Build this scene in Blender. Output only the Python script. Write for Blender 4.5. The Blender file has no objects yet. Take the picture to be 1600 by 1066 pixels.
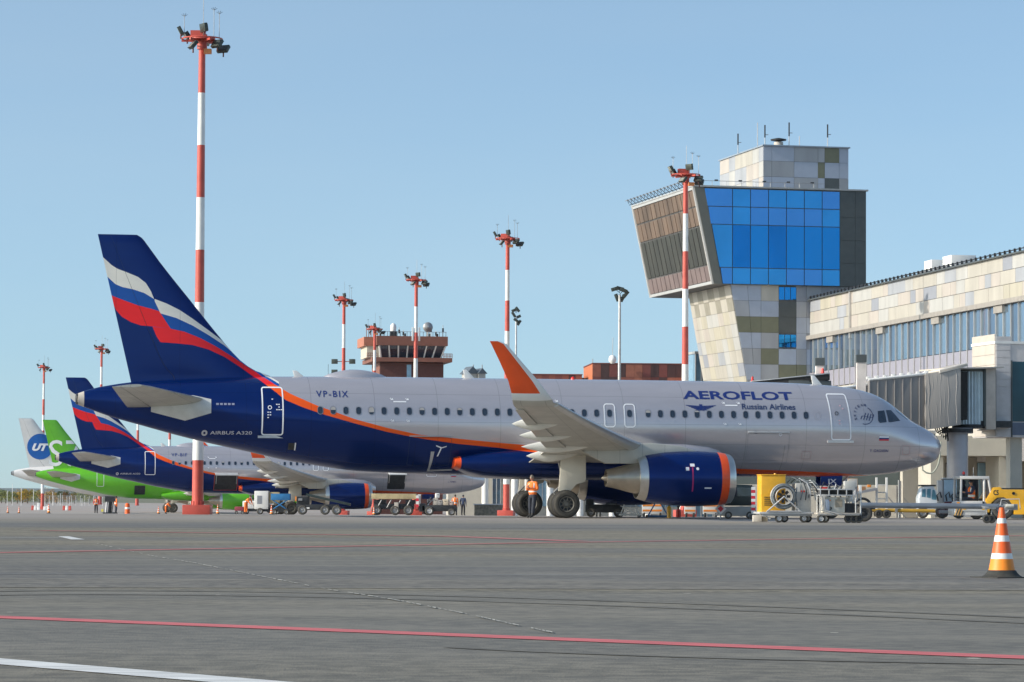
import bpy, bmesh, math, random
import numpy as np
from math import sin, cos, pi, radians, sqrt, atan, atan2
from mathutils import Vector, Matrix

random.seed(7)
# ------------------------------------------------------------------ camera
scene = bpy.context.scene
C = scene.collection
FPX = 5000.0; CAMH = 0.83; TH = atan(245/5000); RO = radians(0.3)
cam = bpy.data.cameras.new('camera'); cam.sensor_width = 36; cam.lens = 36*FPX/1600
cam.clip_start = 0.5; cam.clip_end = 30000
camo = bpy.data.objects.new('camera', cam); C.objects.link(camo)
ex = Vector((1, 0, 0)); ey = Vector((0, -sin(TH), cos(TH))); fw = Vector((0, cos(TH), sin(TH)))
Rv = ex*cos(RO)+ey*sin(RO); Uv = -ex*sin(RO)+ey*cos(RO); Bv = -fw
camo.matrix_world = Matrix(((Rv.x, Uv.x, Bv.x, 0), (Rv.y, Uv.y, Bv.y, 0), (Rv.z, Uv.z, Bv.z, CAMH), (0, 0, 0, 1)))
scene.camera = camo
scene.view_settings.view_transform = 'Standard'; scene.view_settings.look = 'None'
scene.view_settings.gamma = 1; scene.view_settings.use_curve_mapping = False
scene.view_settings.exposure = 0.35
# ------------------------------------------------------------------ sun and sky
SUN_AZ = radians(254); SUN_EL = radians(26)          # direction to the sun: (sin az, cos az)
SKY_LIFT = 0.08; SKY_SCALE = 1.4; SKY_SAT = 0.90; SKY_TINT = (1.03, 1.115, 1.06, 1)
world = bpy.data.worlds.new('World'); scene.world = world; world.use_nodes = True
wn = world.node_tree; bg = wn.nodes['Background']
sky = wn.nodes.new('ShaderNodeTexSky'); sky.sky_type = 'NISHITA'; sky.sun_disc = False
sky.sun_elevation = SUN_EL; sky.sun_rotation = SUN_AZ; sky.air_density = 1.0; sky.dust_density = 2.2; sky.ozone_density = 3.0
sky_tc = wn.nodes.new('ShaderNodeTexCoord'); sky_mp = wn.nodes.new('ShaderNodeMapping'); sky_mp.vector_type = 'POINT'
sky_mp.inputs['Location'].default_value = (0, 0, SKY_LIFT); sky_mp.inputs['Scale'].default_value = (1, 1, SKY_SCALE)
sky_nm = wn.nodes.new('ShaderNodeVectorMath'); sky_nm.operation = 'NORMALIZE'
wn.links.new(sky_tc.outputs['Generated'], sky_mp.inputs[0]); wn.links.new(sky_mp.outputs[0], sky_nm.inputs[0]); wn.links.new(sky_nm.outputs[0], sky.inputs[0])
tint = wn.nodes.new('ShaderNodeMix'); tint.data_type = 'RGBA'; tint.blend_type = 'MULTIPLY'; tint.inputs[0].default_value = 1.0; tint.inputs[7].default_value = SKY_TINT
hs = wn.nodes.new('ShaderNodeHueSaturation'); hs.inputs['Saturation'].default_value = SKY_SAT
veil = wn.nodes.new('ShaderNodeTexNoise'); veil.inputs['Scale'].default_value = 3.2; veil.inputs['Detail'].default_value = 5; vmp = wn.nodes.new('ShaderNodeMapping'); vmp.inputs['Scale'].default_value = (1, 1, 6)
wn.links.new(sky_tc.outputs['Generated'], vmp.inputs[0]); wn.links.new(vmp.outputs[0], veil.inputs['Vector'])
vr = wn.nodes.new('ShaderNodeMapRange'); vr.inputs[1].default_value = 0.3; vr.inputs[2].default_value = 0.7; vr.inputs[3].default_value = SKY_SAT+.03; vr.inputs[4].default_value = SKY_SAT-.05
wn.links.new(veil.outputs['Fac'], vr.inputs[0]); wn.links.new(vr.outputs[0], hs.inputs['Saturation'])
wn.links.new(sky.outputs[0], hs.inputs['Color']); wn.links.new(hs.outputs[0], tint.inputs[6]); wn.links.new(tint.outputs[2], bg.inputs['Color'])
bg.inputs['Strength'].default_value = 0.155
sl = bpy.data.lights.new('sun', 'SUN'); sl.energy = 3.7; sl.angle = radians(0.55); sl.color = (1, 0.93, 0.82)
so = bpy.data.objects.new('sun', sl); C.objects.link(so)
sd = Vector((sin(SUN_AZ)*cos(SUN_EL), cos(SUN_AZ)*cos(SUN_EL), sin(SUN_EL)))
so.rotation_euler = sd.to_track_quat('Z', 'Y').to_euler(); so.location = (-60, -40, 80)

# ------------------------------------------------------------------ pixel and ground helpers (used only to measure positions)
def ray(px, py):
    x = (px-800)/FPX; y = -(py-533)/FPX
    xr = x*cos(RO)-y*sin(RO); yr = x*sin(RO)+y*cos(RO)
    return (xr, cos(TH)-yr*sin(TH), sin(TH)+yr*cos(TH))
def at(px, py, Y):
    d = ray(px, py); k = Y/d[1]
    return Vector((d[0]*k, Y, CAMH+d[2]*k))
def gz(Y):
    if Y < 145: return 0.0
    if Y < 400: return -1.4*(Y-145)/255
    return -1.4
def foot(px, Y):                       # ground point under pixel column px at distance Y
    z = gz(Y); py = 780+ (CAMH-z)*FPX/Y
    v = at(px, py, Y); return Vector((v.x, Y, z))
def gpt(px, py):
    d = ray(px, py); k = 10.0
    for i in range(40):
        Y = d[1]*k
        k = (gz(Y)-CAMH)/d[2]
    return Vector((d[0]*k, d[1]*k, gz(d[1]*k)))

# ------------------------------------------------------------------ materials
MATS = {}
def M(name, col, rough=0.6, metal=0.0, var=0.12, scale=2.0, bump=0.0, coat=0.0, emit=None, detail=4, stretch=None, spec=None):
    if name in MATS: return MATS[name]
    m = bpy.data.materials.new(name); m.use_nodes = True; nt = m.node_tree; b = nt.nodes['Principled BSDF']
    b.inputs['Roughness'].default_value = rough; b.inputs['Metallic'].default_value = metal
    if coat: b.inputs['Coat Weight'].default_value = coat; b.inputs['Coat Roughness'].default_value = 0.06
    if spec is not None: b.inputs['Specular IOR Level'].default_value = spec
    tc = nt.nodes.new('ShaderNodeTexCoord'); mp = nt.nodes.new('ShaderNodeMapping')
    nt.links.new(tc.outputs['Object'], mp.inputs[0])
    if stretch: mp.inputs['Scale'].default_value = stretch
    n = nt.nodes.new('ShaderNodeTexNoise'); n.inputs['Scale'].default_value = scale; n.inputs['Detail'].default_value = detail
    nt.links.new(mp.outputs[0], n.inputs['Vector'])
    mx = nt.nodes.new('ShaderNodeMix'); mx.data_type = 'RGBA'
    mr = nt.nodes.new('ShaderNodeMapRange'); mr.inputs[1].default_value = 0.3; mr.inputs[2].default_value = 0.7
    nt.links.new(n.outputs['Fac'], mr.inputs[0]); nt.links.new(mr.outputs[0], mx.inputs[0])
    c = tuple(col)
    mx.inputs[6].default_value = tuple(min(1, v*(1+var)) for v in c)+(1,)
    mx.inputs[7].default_value = tuple(v*(1-var) for v in c)+(1,)
    nt.links.new(mx.outputs[2], b.inputs['Base Color'])
    if bump:
        bp = nt.nodes.new('ShaderNodeBump'); bp.inputs['Strength'].default_value = bump; bp.inputs['Distance'].default_value = 0.02
        nt.links.new(n.outputs['Fac'], bp.inputs['Height']); nt.links.new(bp.outputs[0], b.inputs['Normal'])
    if emit:
        b.inputs['Emission Color'].default_value = emit[0]+(1,); b.inputs['Emission Strength'].default_value = emit[1]
    MATS[name] = m
    return m

SILVER = (0.58, 0.545, 0.56); BLUE = (0.0005, 0.021, 0.140); NAVY = (0.004, 0.022, 0.11)
WHITE = M('white paint', (0.78, 0.77, 0.74), 0.4, var=0.06)
REDW = M('red paint', (0.52, 0.085, 0.06), 0.45, var=0.12)
ORANGE = M('orange paint', (0.82, 0.085, 0.008), 0.35, var=0.06, coat=0.3)
BLUEP = M('blue aircraft paint', BLUE, 0.22, 0.5, var=0.06, coat=0.15, spec=0.3)
SILV = M('silver aircraft paint', SILVER, 0.28, 0.5, var=0.04, coat=0.5)
GREY = M('grey steel', (0.32, 0.32, 0.32), 0.45, 0.5)
LGREY = M('light grey steel', (0.55, 0.55, 0.55), 0.45, 0.3)
DARK = M('dark machinery', (0.025, 0.027, 0.03), 0.5, 0.1, var=0.4, scale=6)
BLACK = M('black rubber', (0.022, 0.021, 0.02), 0.75, var=0.3, scale=8)
RUBL = M('dusty tyre sidewall', (0.075, 0.07, 0.06), 0.8, var=0.2, scale=6)
WINGU = M('pale grey wing skin', (0.50, 0.48, 0.42), 0.4, 0.15, var=0.1, scale=1.2)
METAL = M('bare bright metal', (0.62, 0.60, 0.56), 0.28, 0.9, var=0.1)
HOTMET = M('heat stained nozzle metal', (0.45, 0.40, 0.33), 0.35, 0.85, var=0.2, scale=1.5)
RIMD = M('dirty wheel rim', (0.19, 0.18, 0.155), 0.55, 0.3, var=0.2)
def add_joints(m, specs, strength=0.3):
    nt = m.node_tree; b = nt.nodes['Principled BSDF']; L = nt.links.new; tc = nt.nodes.new('ShaderNodeTexCoord'); sp = nt.nodes.new('ShaderNodeSeparateXYZ'); L(tc.outputs['Object'], sp.inputs[0])
    def mt(op, a, c=None):
        n = nt.nodes.new('ShaderNodeMath'); n.operation = op
        for i, v in enumerate((a, c)):
            if v is None: continue
            if isinstance(v, (int, float)): n.inputs[i].default_value = v
            else: L(v, n.inputs[i])
        return n.outputs[0]
    acc = None
    for (ax_, per, wd) in specs:
        e = sp.outputs[0] if ax_ == 'x' else sp.outputs[1] if ax_ == 'y' else sp.outputs[2] if ax_ == 'z' else mt('ADD', sp.outputs[0], mt('MULTIPLY', mt('ABSOLUTE', sp.outputs[1]), 0.40))
        l = mt('LESS_THAN', mt('ABSOLUTE', mt('SUBTRACT', mt('FRACT', mt('DIVIDE', e, per)), .5)), wd/per)
        acc = l if acc is None else mt('MAXIMUM', acc, l)
    src = b.inputs['Base Color'].links[0].from_socket; sc = nt.nodes.new('ShaderNodeVectorMath'); sc.operation = 'SCALE'
    L(src, sc.inputs[0]); L(mt('SUBTRACT', 1.0, mt('MULTIPLY', acc, strength)), sc.inputs['Scale']); L(sc.outputs[0], b.inputs['Base Color'])
add_joints(WINGU, [('y', 1.35, .012), ('d', 0.95, .010)], .38)
GLASSD = M('dark window glass', (0.018, 0.03, 0.05), 0.05, var=0.3, scale=1.3, coat=1)
YELLOW = M('yellow machine paint', (0.82, 0.42, 0.02), 0.42, var=0.1, coat=0.2)
CREAM = M('cream cladding', (0.50, 0.45, 0.39), 0.6, var=0.07)
SIDING = M('grey siding', (0.58, 0.55, 0.54), 0.6, var=0.08)
HIVIS = M('orange high visibility fabric', (0.95, 0.20, 0.03), 0.8, var=0.15, scale=9)
REFL = M('reflective tape', (0.75, 0.78, 0.75), 0.35, var=0.05)
TROUS = M('dark blue work trousers', (0.03, 0.035, 0.05), 0.85, var=0.3, scale=9)
SKIN = M('skin', (0.50, 0.28, 0.19), 0.55, var=0.08)
HAIR = M('short brown hair', (0.06, 0.035, 0.02), 0.8, var=0.3)
DKBLUE = M('dark blue ink', (0.012, 0.03, 0.16), 0.4, var=0.03)
INKG = M('grey blue ink', (0.025, 0.04, 0.11), 0.45, var=0.03)
MARKW = M('white marking paint on aircraft', (0.85, 0.85, 0.86), 0.35, var=0.02)
MARKR = M('red marking paint', (0.65, 0.03, 0.05), 0.4, var=0.03)
PALEB = M('pale blue glass', (0.25, 0.40, 0.52), 0.12, 0.3, var=0.15)

# ------------------------------------------------------------------ mesh builder
class MB:
    def __init__(s): s.v = []; s.f = []; s.m = []; s.mats = []; s.off = Vector((0, 0, 0))
    def mi(s, m):
        if m not in s.mats: s.mats.append(m)
        return s.mats.index(m)
    def add(s, vs, fs, m):
        o = len(s.v); s.v += [Vector(v) for v in vs]; k = s.mi(m)
        for f in fs: s.f.append([i+o for i in f]); s.m.append(k)
        return s
    def box(s, c, d, m, rz=0, ry=0, rx=0):
        R = Matrix.Rotation(rz, 3, 'Z') @ Matrix.Rotation(ry, 3, 'Y') @ Matrix.Rotation(rx, 3, 'X')
        c = Vector(c); vs = []
        for z in (-.5, .5):
            for x, y in ((-.5, -.5), (.5, -.5), (.5, .5), (-.5, .5)):
                vs.append(c+R @ Vector((x*d[0], y*d[1], z*d[2])))
        return s.add(vs, [[3, 2, 1, 0], [4, 5, 6, 7], [0, 1, 5, 4], [1, 2, 6, 5], [2, 3, 7, 6], [3, 0, 4, 7]], m)
    def box2(s, a, b, m): return s.box([(a[i]+b[i])/2 for i in range(3)], [abs(b[i]-a[i]) for i in range(3)], m)
    def cyl(s, a, b, r, m, r2=None, n=12, caps=True):
        a = Vector(a); b = Vector(b); r2 = r if r2 is None else r2
        d = (b-a).normalized(); u = d.orthogonal().normalized(); w = d.cross(u)
        vs = [a+(u*cos(2*pi*i/n)+w*sin(2*pi*i/n))*r for i in range(n)]+[b+(u*cos(2*pi*i/n)+w*sin(2*pi*i/n))*r2 for i in range(n)]
        fs = [[i, (i+1) % n, n+(i+1) % n, n+i] for i in range(n)]
        if caps: fs += [list(range(n))[::-1], list(range(n, 2*n))]
        return s.add(vs, fs, m)
    def tube(s, pts, r, m, n=8):
        pts = [Vector(p) for p in pts]; vs = []; fs = []
        u = None
        for i, p in enumerate(pts):
            d = (pts[min(i+1, len(pts)-1)]-pts[max(i-1, 0)]).normalized()
            u = d.orthogonal().normalized() if u is None else (u-d*u.dot(d)).normalized()
            w = d.cross(u)
            vs += [p+(u*cos(2*pi*k/n)+w*sin(2*pi*k/n))*r for k in range(n)]
        for i in range(len(pts)-1):
            for k in range(n): fs.append([i*n+k, i*n+(k+1) % n, (i+1)*n+(k+1) % n, (i+1)*n+k])
        fs += [list(range(n))[::-1], list(range((len(pts)-1)*n, len(pts)*n))]
        return s.add(vs, fs, m)
    def prism(s, poly, axis, a, b, m):       # poly of 2D points extruded along axis from a to b
        def P(p, t):
            if axis == 'y': return (p[0], t, p[1])
            if axis == 'x': return (t, p[0], p[1])
            return (p[0], p[1], t)
        n = len(poly); vs = [P(p, a) for p in poly]+[P(p, b) for p in poly]
        return s.add(vs, [list(range(n))[::-1], list(range(n, 2*n))]+[[i, (i+1) % n, n+(i+1) % n, n+i] for i in range(n)], m)
    def grid(s, rows, m, closed=False, caps=False, mf=None):
        nr = len(rows); nc = len(rows[0]); o = len(s.v)
        for r in rows: s.v += [Vector(p) for p in r]
        for i in range(nr-1):
            for j in range(nc if closed else nc-1):
                k = (j+1) % nc
                s.f.append([o+i*nc+j, o+i*nc+k, o+(i+1)*nc+k, o+(i+1)*nc+j]); s.m.append(s.mi(mf(i, j) if mf else m))
        if caps:
            s.f.append([o+j for j in range(nc)][::-1]); s.m.append(s.mi(mf(0, 0) if mf else m))
            s.f.append([o+(nr-1)*nc+j for j in range(nc)]); s.m.append(s.mi(mf(nr-2, 0) if mf else m))
        return s
    def lathe(s, prof, c, axis, m, n=32, mf=None):   # prof: (t along axis, r)
        c = Vector(c); ax = {'x': Vector((1, 0, 0)), 'y': Vector((0, 1, 0)), 'z': Vector((0, 0, 1))}[axis]
        u = {'x': Vector((0, 1, 0)), 'y': Vector((0, 0, 1)), 'z': Vector((1, 0, 0))}[axis]; w = ax.cross(u)
        rows = [[c+ax*t+(u*cos(2*pi*k/n)+w*sin(2*pi*k/n))*r for k in range(n)] for t, r in prof]
        return s.grid(rows, m, closed=True, mf=(lambda i, j: mf(i)) if mf else None)
    def build(s, name, parent=None, smooth=True, bevel=0, world=False, label=None, keep=False, angle=35):
        me = bpy.data.meshes.new(name)
        off = parent.location if (world and parent) else Vector((0, 0, 0))
        me.from_pydata([v-off for v in s.v], [], s.f); me.update()
        for m in s.mats: me.materials.append(m)
        me.polygons.foreach_set('material_index', s.m)
        bm = bmesh.new(); bm.from_mesh(me)
        if not keep: bmesh.ops.recalc_face_normals(bm, faces=bm.faces)
        if bevel:
            es = [e for e in bm.edges if len(e.link_faces) == 2 and e.calc_face_angle(0) > radians(40)]
            bmesh.ops.bevel(bm, geom=es, offset=bevel, segments=2, affect='EDGES', profile=0.6, clamp_overlap=True)
        if smooth:
            for f in bm.faces: f.smooth = True
            for e in bm.edges:
                if len(e.link_faces) == 2 and e.calc_face_angle(0) > radians(angle): e.smooth = False
        bm.to_mesh(me); bm.free()
        o = bpy.data.objects.new(name, me); C.objects.link(o)
        if parent: o.parent = parent
        if label: o['label'] = label
        return o

def tag(o, label=None, cat=None, group=None, kind=None):
    if label: o['label'] = label
    if cat: o['category'] = cat
    if group: o['group'] = group
    if kind: o['kind'] = kind
    return o
def thing(name, label, cat, loc=(0, 0, 0), rz=0, group=None, scale=None):
    o = bpy.data.objects.new(name, None); C.objects.link(o); o.location = loc; o.rotation_euler = (0, 0, rz)
    o.empty_display_size = 0.2
    if scale: o.scale = (scale,)*3
    return tag(o, label, cat, group)
def copy_tree(o, loc=None, rz=None, label=None, group=None, parent=None, scale=None):
    c = o.copy(); C.objects.link(c); c.parent = parent
    if loc is not None: c.location = loc
    if rz is not None: c.rotation_euler = (0, 0, rz)
    if label: c['label'] = label
    if group: c['group'] = group
    if scale: c.scale = (scale,)*3
    for ch in list(o.children): copy_tree(ch, parent=c)
    return c

# ------------------------------------------------------------------ ground
def ground_mat(name, c1, c2, c3, far=False, rough=0.85, streak=(0.012, 0.16, 1)):
    m = bpy.data.materials.new(name); m.use_nodes = True; nt = m.node_tree; b = nt.nodes['Principled BSDF']
    L = nt.links.new; tc = nt.nodes.new('ShaderNodeTexCoord')
    def noise(sc, scale, det=6, dist=0.0):
        mp = nt.nodes.new('ShaderNodeMapping'); mp.inputs['Scale'].default_value = sc; mp.inputs['Rotation'].default_value = (0, 0, 0.02)
        L(tc.outputs['Object'], mp.inputs[0]); n = nt.nodes.new('ShaderNodeTexNoise'); n.inputs['Scale'].default_value = scale
        n.inputs['Detail'].default_value = det; n.inputs['Distortion'].default_value = dist; L(mp.outputs[0], n.inputs['Vector']); return n
    def ramp(n, a, b_):
        r = nt.nodes.new('ShaderNodeMapRange'); r.inputs[1].default_value = a; r.inputs[2].default_value = b_; r.interpolation_type = 'SMOOTHSTEP'
        L(n.outputs['Fac'], r.inputs[0]); return r
    def mix(f, a, b_):
        x = nt.nodes.new('ShaderNodeMix'); x.data_type = 'RGBA'; L(f.outputs[0], x.inputs[0])
        for k, v in ((6, a), (7, b_)):
            if isinstance(v, tuple): x.inputs[k].default_value = v+(1,)
            else: L(v.outputs[2], x.inputs[k])
        return x
    n1 = ramp(noise(streak, 1.0, 6, 0.8), 0.38, 0.62)
    n5 = ramp(noise((0.7, 1.5, 1), 1.0, 10, 0.8), 0.40, 0.64); n6 = ramp(noise((6, 6, 1), 1.0, 8, 0.2), 0.40, 0.62)
    n2 = ramp(noise((0.06, 0.9, 1), 1.0, 7, 0.5), 0.42, 0.66)
    n3 = ramp(noise((1, 1, 1), 9.0, 8), 0.35, 0.72)
    n4 = ramp(noise((0.22, 0.5, 1), 0.8, 9, 1.6), 0.50, 0.72)
    a = mix(n1, c1, c2); a = mix(n2, a, c3)
    n4m = nt.nodes.new('ShaderNodeMath'); n4m.operation = 'MULTIPLY'; n4m.inputs[1].default_value = 0.70; L(n4.outputs[0], n4m.inputs[0])
    a = mix(n4m, a, tuple(v*0.62 for v in c1))
    n3m = nt.nodes.new('ShaderNodeMath'); n3m.operation = 'MULTIPLY'; n3m.inputs[1].default_value = 0.4; L(n3.outputs[0], n3m.inputs[0])
    a = mix(n3m, a, tuple(v*0.6 for v in c2))
    for nn_, k_, t_ in ((n5, 0.5, tuple(v*0.70 for v in c1)), (n6, 0.45, tuple(min(1, v*1.22) for v in c3))):
        q = nt.nodes.new('ShaderNodeMath'); q.operation = 'MULTIPLY'; q.inputs[1].default_value = k_; L(nn_.outputs[0], q.inputs[0]); a = mix(q, a, t_)
    nb = ramp(noise((0.004, 0.075, 1), 1.0, 4, 0.3), 0.44, 0.56); qb = nt.nodes.new('ShaderNodeMath'); qb.operation = 'MULTIPLY'; qb.inputs[1].default_value = 0.42; L(nb.outputs[0], qb.inputs[0]); a = mix(qb, a, tuple((c1[0]+c2[0])*.5*k for k in (.80, .84, .88)))
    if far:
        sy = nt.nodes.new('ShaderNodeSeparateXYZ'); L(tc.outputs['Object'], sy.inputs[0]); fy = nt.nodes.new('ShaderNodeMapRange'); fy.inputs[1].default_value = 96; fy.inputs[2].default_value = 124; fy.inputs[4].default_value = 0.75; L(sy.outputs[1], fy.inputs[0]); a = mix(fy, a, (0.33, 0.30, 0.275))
    vo = nt.nodes.new('ShaderNodeTexVoronoi'); vo.inputs['Scale'].default_value = 0.55; L(tc.outputs['Object'], vo.inputs['Vector'])
    lt = nt.nodes.new('ShaderNodeMath'); lt.operation = 'LESS_THAN'; lt.inputs[1].default_value = 0.022; L(vo.outputs['Distance'], lt.inputs[0]); a = mix(lt, a, (0.5, 0.47, 0.40))
    L(a.outputs[2], b.inputs['Base Color']); b.inputs['Roughness'].default_value = rough; b.inputs['Specular IOR Level'].default_value = 0.25
    bp = nt.nodes.new('ShaderNodeBump'); bp.inputs['Strength'].default_value = 0.5; bp.inputs['Distance'].default_value = 0.012
    nn = noise((1, 1, 1), 55, 3); L(nn.outputs['Fac'], bp.inputs['Height']); L(bp.outputs[0], b.inputs['Normal'])
    return m
ASPH = ground_mat('worn asphalt', (0.138, 0.127, 0.099), (0.195, 0.178, 0.138), (0.258, 0.232, 0.178), far=True)
ASPH2 = ground_mat('bluish asphalt strip', (0.130, 0.125, 0.114), (0.175, 0.167, 0.148), (0.23, 0.212, 0.178))
CONC = ground_mat('pale apron concrete', (0.40, 0.34, 0.29), (0.48, 0.40, 0.34), (0.33, 0.28, 0.24), streak=(0.01, 0.06, 1))
GRASSM = ground_mat('dry grass', (0.20, 0.19, 0.11), (0.24, 0.22, 0.13), (0.14, 0.15, 0.07), streak=(0.01, 0.03, 1))
YS = [-40, -10, 0, 10, 20, 40, 80, 145, 190, 240, 300, 350, 400, 600, 1000, 2000, 5000, 9000]
def sheet(name, y0, y1, mat, dz, xs=(-1, 1), w=4000, kind='structure', edge=None):
    ys = [y for y in YS if y0 < y < y1]; ys = [y0]+ys+[y1]; b = MB()
    rows = [[(-w, y, gz(y)+dz), (w, y, gz(y)+dz)] for y in ys]
    if edge: rows[0] = [(-w, edge(-w), gz(y0)+dz), (w, edge(w), gz(y0)+dz)]
    b.grid(rows, mat); o = b.build(name, smooth=False); o['kind'] = kind; return o
sheet('ground', -40, 9000, ASPH, 0)
# near boundary of the concrete: line through measured points
b = MB(); pa = gpt(100, 803.6); pb = gpt(880, 809.2); pc = gpt(1500, 811.8)
def edgeY(x):
    return pa.y+(pb.y-pa.y)*(x-pa.x)/(pb.x-pa.x) if x < pb.x else pb.y+(pc.y-pb.y)*(x-pb.x)/(pc.x-pb.x)
xs = [-400, -60, pa.x, -8, pb.x, 12, pc.x, 60]
rows = [[(x, max(95, min(165, edgeY(x))), gz(max(95, min(165, edgeY(x))))+0.004) for x in xs]]
for y in (190, 240, 300, 350, 400, 600, 1000): rows.append([(x, y, gz(y)+0.004) for x in [-400, -60, -30, -8, 2, 12, 30, 400]])
b.grid(rows, CONC); o = b.build('concrete_apron', smooth=False); o['kind'] = 'structure'
sheet('grass_field', 1000, 5000, GRASSM, 0.004)

PWHITE = M('worn white road paint', (0.62, 0.62, 0.60), 0.7, var=0.3, scale=4, stretch=(0.4, 3, 1))
PRED = M('faded red road paint', (0.55, 0.13, 0.13), 0.7, var=0.25, scale=4, stretch=(0.4, 3, 1))
PREDF = M('very faded red road paint', (0.42, 0.15, 0.14), 0.8, var=0.3, scale=2, stretch=(0.2, 3, 1))
PWF = M('very faded white road paint', (0.26, 0.26, 0.26), 0.8, var=0.4, scale=2, stretch=(0.2, 3, 1))
def line(name, pts, w, mat, dz=0.004, label=None):
    b = MB(); P = [gpt(*p) for p in pts]; l = []; r = []
    for i, p in enumerate(P):
        d = (P[min(i+1, len(P)-1)]-P[max(i-1, 0)]); d.z = 0; d.normalize(); n = Vector((-d.y, d.x, 0))
        ww = w[i] if isinstance(w, (list, tuple)) else w
        l.append(p+n*ww/2+Vector((0, 0, dz))); r.append(p-n*ww/2+Vector((0, 0, dz)))
    b.grid([l, r], mat); o = b.build(name, smooth=False); o['kind'] = 'structure'
    return o
line('red_painted_line', [(-60, 962.6), (1660, 1030.4)], 0.32, PRED)
line('white_painted_line', [(-60, 1029.5), (500, 1076)], 0.30, PWHITE)
line('red_painted_line', [(-40, 864.8), (800, 849.3), (1700, 836)], 0.42, PREDF, 0.006)
line('red_painted_line', [(60, 829.5), (700, 838.5), (900, 846)], 0.6, PREDF, 0.008)
line('white_painted_line', [(-40, 897.5), (700, 898.5), (1660, 902)], 0.10, PWF, 0.006)
line('white_painted_line', [(-40, 840.5), (97, 840.3)], 0.12, PWHITE, 0.007)
line('white_painted_line', [(99, 838.8), (122, 843.8)], [.22, .26], PWHITE, 0.009)
TYR = M('tyre rubber mark', (0.135, 0.125, 0.102), 0.8, var=0.3, scale=1.2, detail=8)
for (pa_, pb_, pc_, w_) in (((-40, 925), (500, 915), (1660, 968), .16), ((-40, 931), (500, 921), (1660, 977), .16), ((700, 1012), (1000, 1030), (1660, 1040), .10)):
    q_ = []
    for k in range(25):
        t = k/24; q_.append(((1-t)**2*pa_[0]+2*t*(1-t)*pb_[0]+t*t*pc_[0], (1-t)**2*pa_[1]+2*t*(1-t)*pb_[1]+t*t*pc_[1]))
    line('tyre_mark', q_, w_, TYR, 0.0035+w_*.001)
cp = [(150, 850), (230, 868), (300, 880), (400, 900), (500, 920), (625, 940), (725, 960), (800, 977), (870, 991.5)]
cr = []
for i in range(len(cp)-1):
    for k in range(12):
        t = k/12; cr.append((cp[i][0]*(1-t)+cp[i+1][0]*t, cp[i][1]*(1-t)+cp[i+1][1]*t+random.uniform(-.25, .25)))
def broken(pts, mat, dz):
    b = MB(); P = [gpt(*p) for p in pts]
    for i in range(len(P)-1):
        if random.random() < .15: continue
        w = random.choice((.03, .05, .08, .045)); n = Vector((0, w, 0)); z = Vector((0, 0, dz)); q0 = P[i].lerp(P[i+1], random.uniform(0, .2)); q1 = P[i].lerp(P[i+1], random.uniform(.7, 1))
        b.add([q0-n+z, q1-n+z, q1+n+z, q0+n+z], [[0, 1, 2, 3]], mat)
    o = b.build('joint_marking', smooth=False); o['kind'] = 'structure'
broken(cr+[cp[-1]], M('broken white joint paint', (0.42, 0.40, 0.34), 0.8, var=0.5, scale=1.4, detail=8), 0.010)
# strips of different paving
def strip(name, ya, yb, mat, dz, x0=-60, x1=1660, slope=0.0):
    b = MB(); A = [gpt(x0, ya), gpt(x1, ya+slope), gpt(x1, yb+slope), gpt(x0, yb)]
    b.add([p+Vector((0, 0, dz)) for p in A], [[0, 1, 2, 3]], mat); o = b.build(name, smooth=False); o['kind'] = 'structure'
strip('asphalt_strip', 884, 918, ASPH2, 0.003, slope=5)
strip('asphalt_strip', 817, 823, ASPH2, 0.003, slope=6)

# ------------------------------------------------------------------ airliner geometry (x = 17.71 - s, starboard = -y)
S0 = 17.71
def pchip(pts, x):
    xs = [p[0] for p in pts]; ys = [p[1] for p in pts]
    if x <= xs[0]: return ys[0]
    if x >= xs[-1]: return ys[-1]
    n = len(xs); h = [xs[i+1]-xs[i] for i in range(n-1)]; d = [(ys[i+1]-ys[i])/h[i] for i in range(n-1)]
    def sl(i):
        if i == 0: return d[0]
        if i == n-1: return d[-1]
        if d[i-1]*d[i] <= 0: return 0
        return 2*d[i-1]*d[i]/(d[i-1]+d[i])
    i = max(k for k in range(n-1) if xs[k] <= x); t = (x-xs[i])/h[i]
    m0, m1 = sl(i), sl(i+1)
    return (2*t**3-3*t*t+1)*ys[i]+(t**3-2*t*t+t)*h[i]*m0+(-2*t**3+3*t*t)*ys[i+1]+(t**3-t*t)*h[i]*m1
TOP = [(0, 3.05), (.03, 3.28), (.07, 3.4), (.21, 3.62), (.65, 3.92), (1.39, 4.3), (2.03, 4.78), (2.47, 5.1), (2.99, 5.38), (3.49, 5.55), (4.22, 5.70), (5.67, 5.83), (7.83, 5.9), (13.5, 5.92), (24.7, 5.92), (29.5, 5.88), (32, 5.8), (35.3, 5.58), (36.17, 5.45), (36.8, 5.33), (37.33, 5.17), (37.57, 5.08)]
BOT = [(0, 3.05), (.03, 2.91), (.07, 2.83), (.21, 2.6), (.73, 2.35), (1.68, 2.09), (2.76, 1.92), (4.22, 1.83), (6.4, 1.79), (21.5, 1.79), (23.85, 1.84), (25.9, 1.93), (27.95, 2.21), (29.03, 2.39), (30.33, 2.68), (32.14, 3.06), (33.48, 3.38), (34.82, 3.74), (36.15, 4.1), (37.32, 4.51), (37.57, 4.6)]
WID = [(0, 0.0), (.03, .17), (.07, .27), (.21, .45), (.73, .83), (1.68, 1.27), (2.76, 1.6), (4.22, 1.86), (5.6, 1.96), (7, 1.975), (25, 1.975), (27, 1.93), (29, 1.78), (31, 1.5), (33, 1.12), (35, .68), (36.5, .4), (37.57, .22)]
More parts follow.
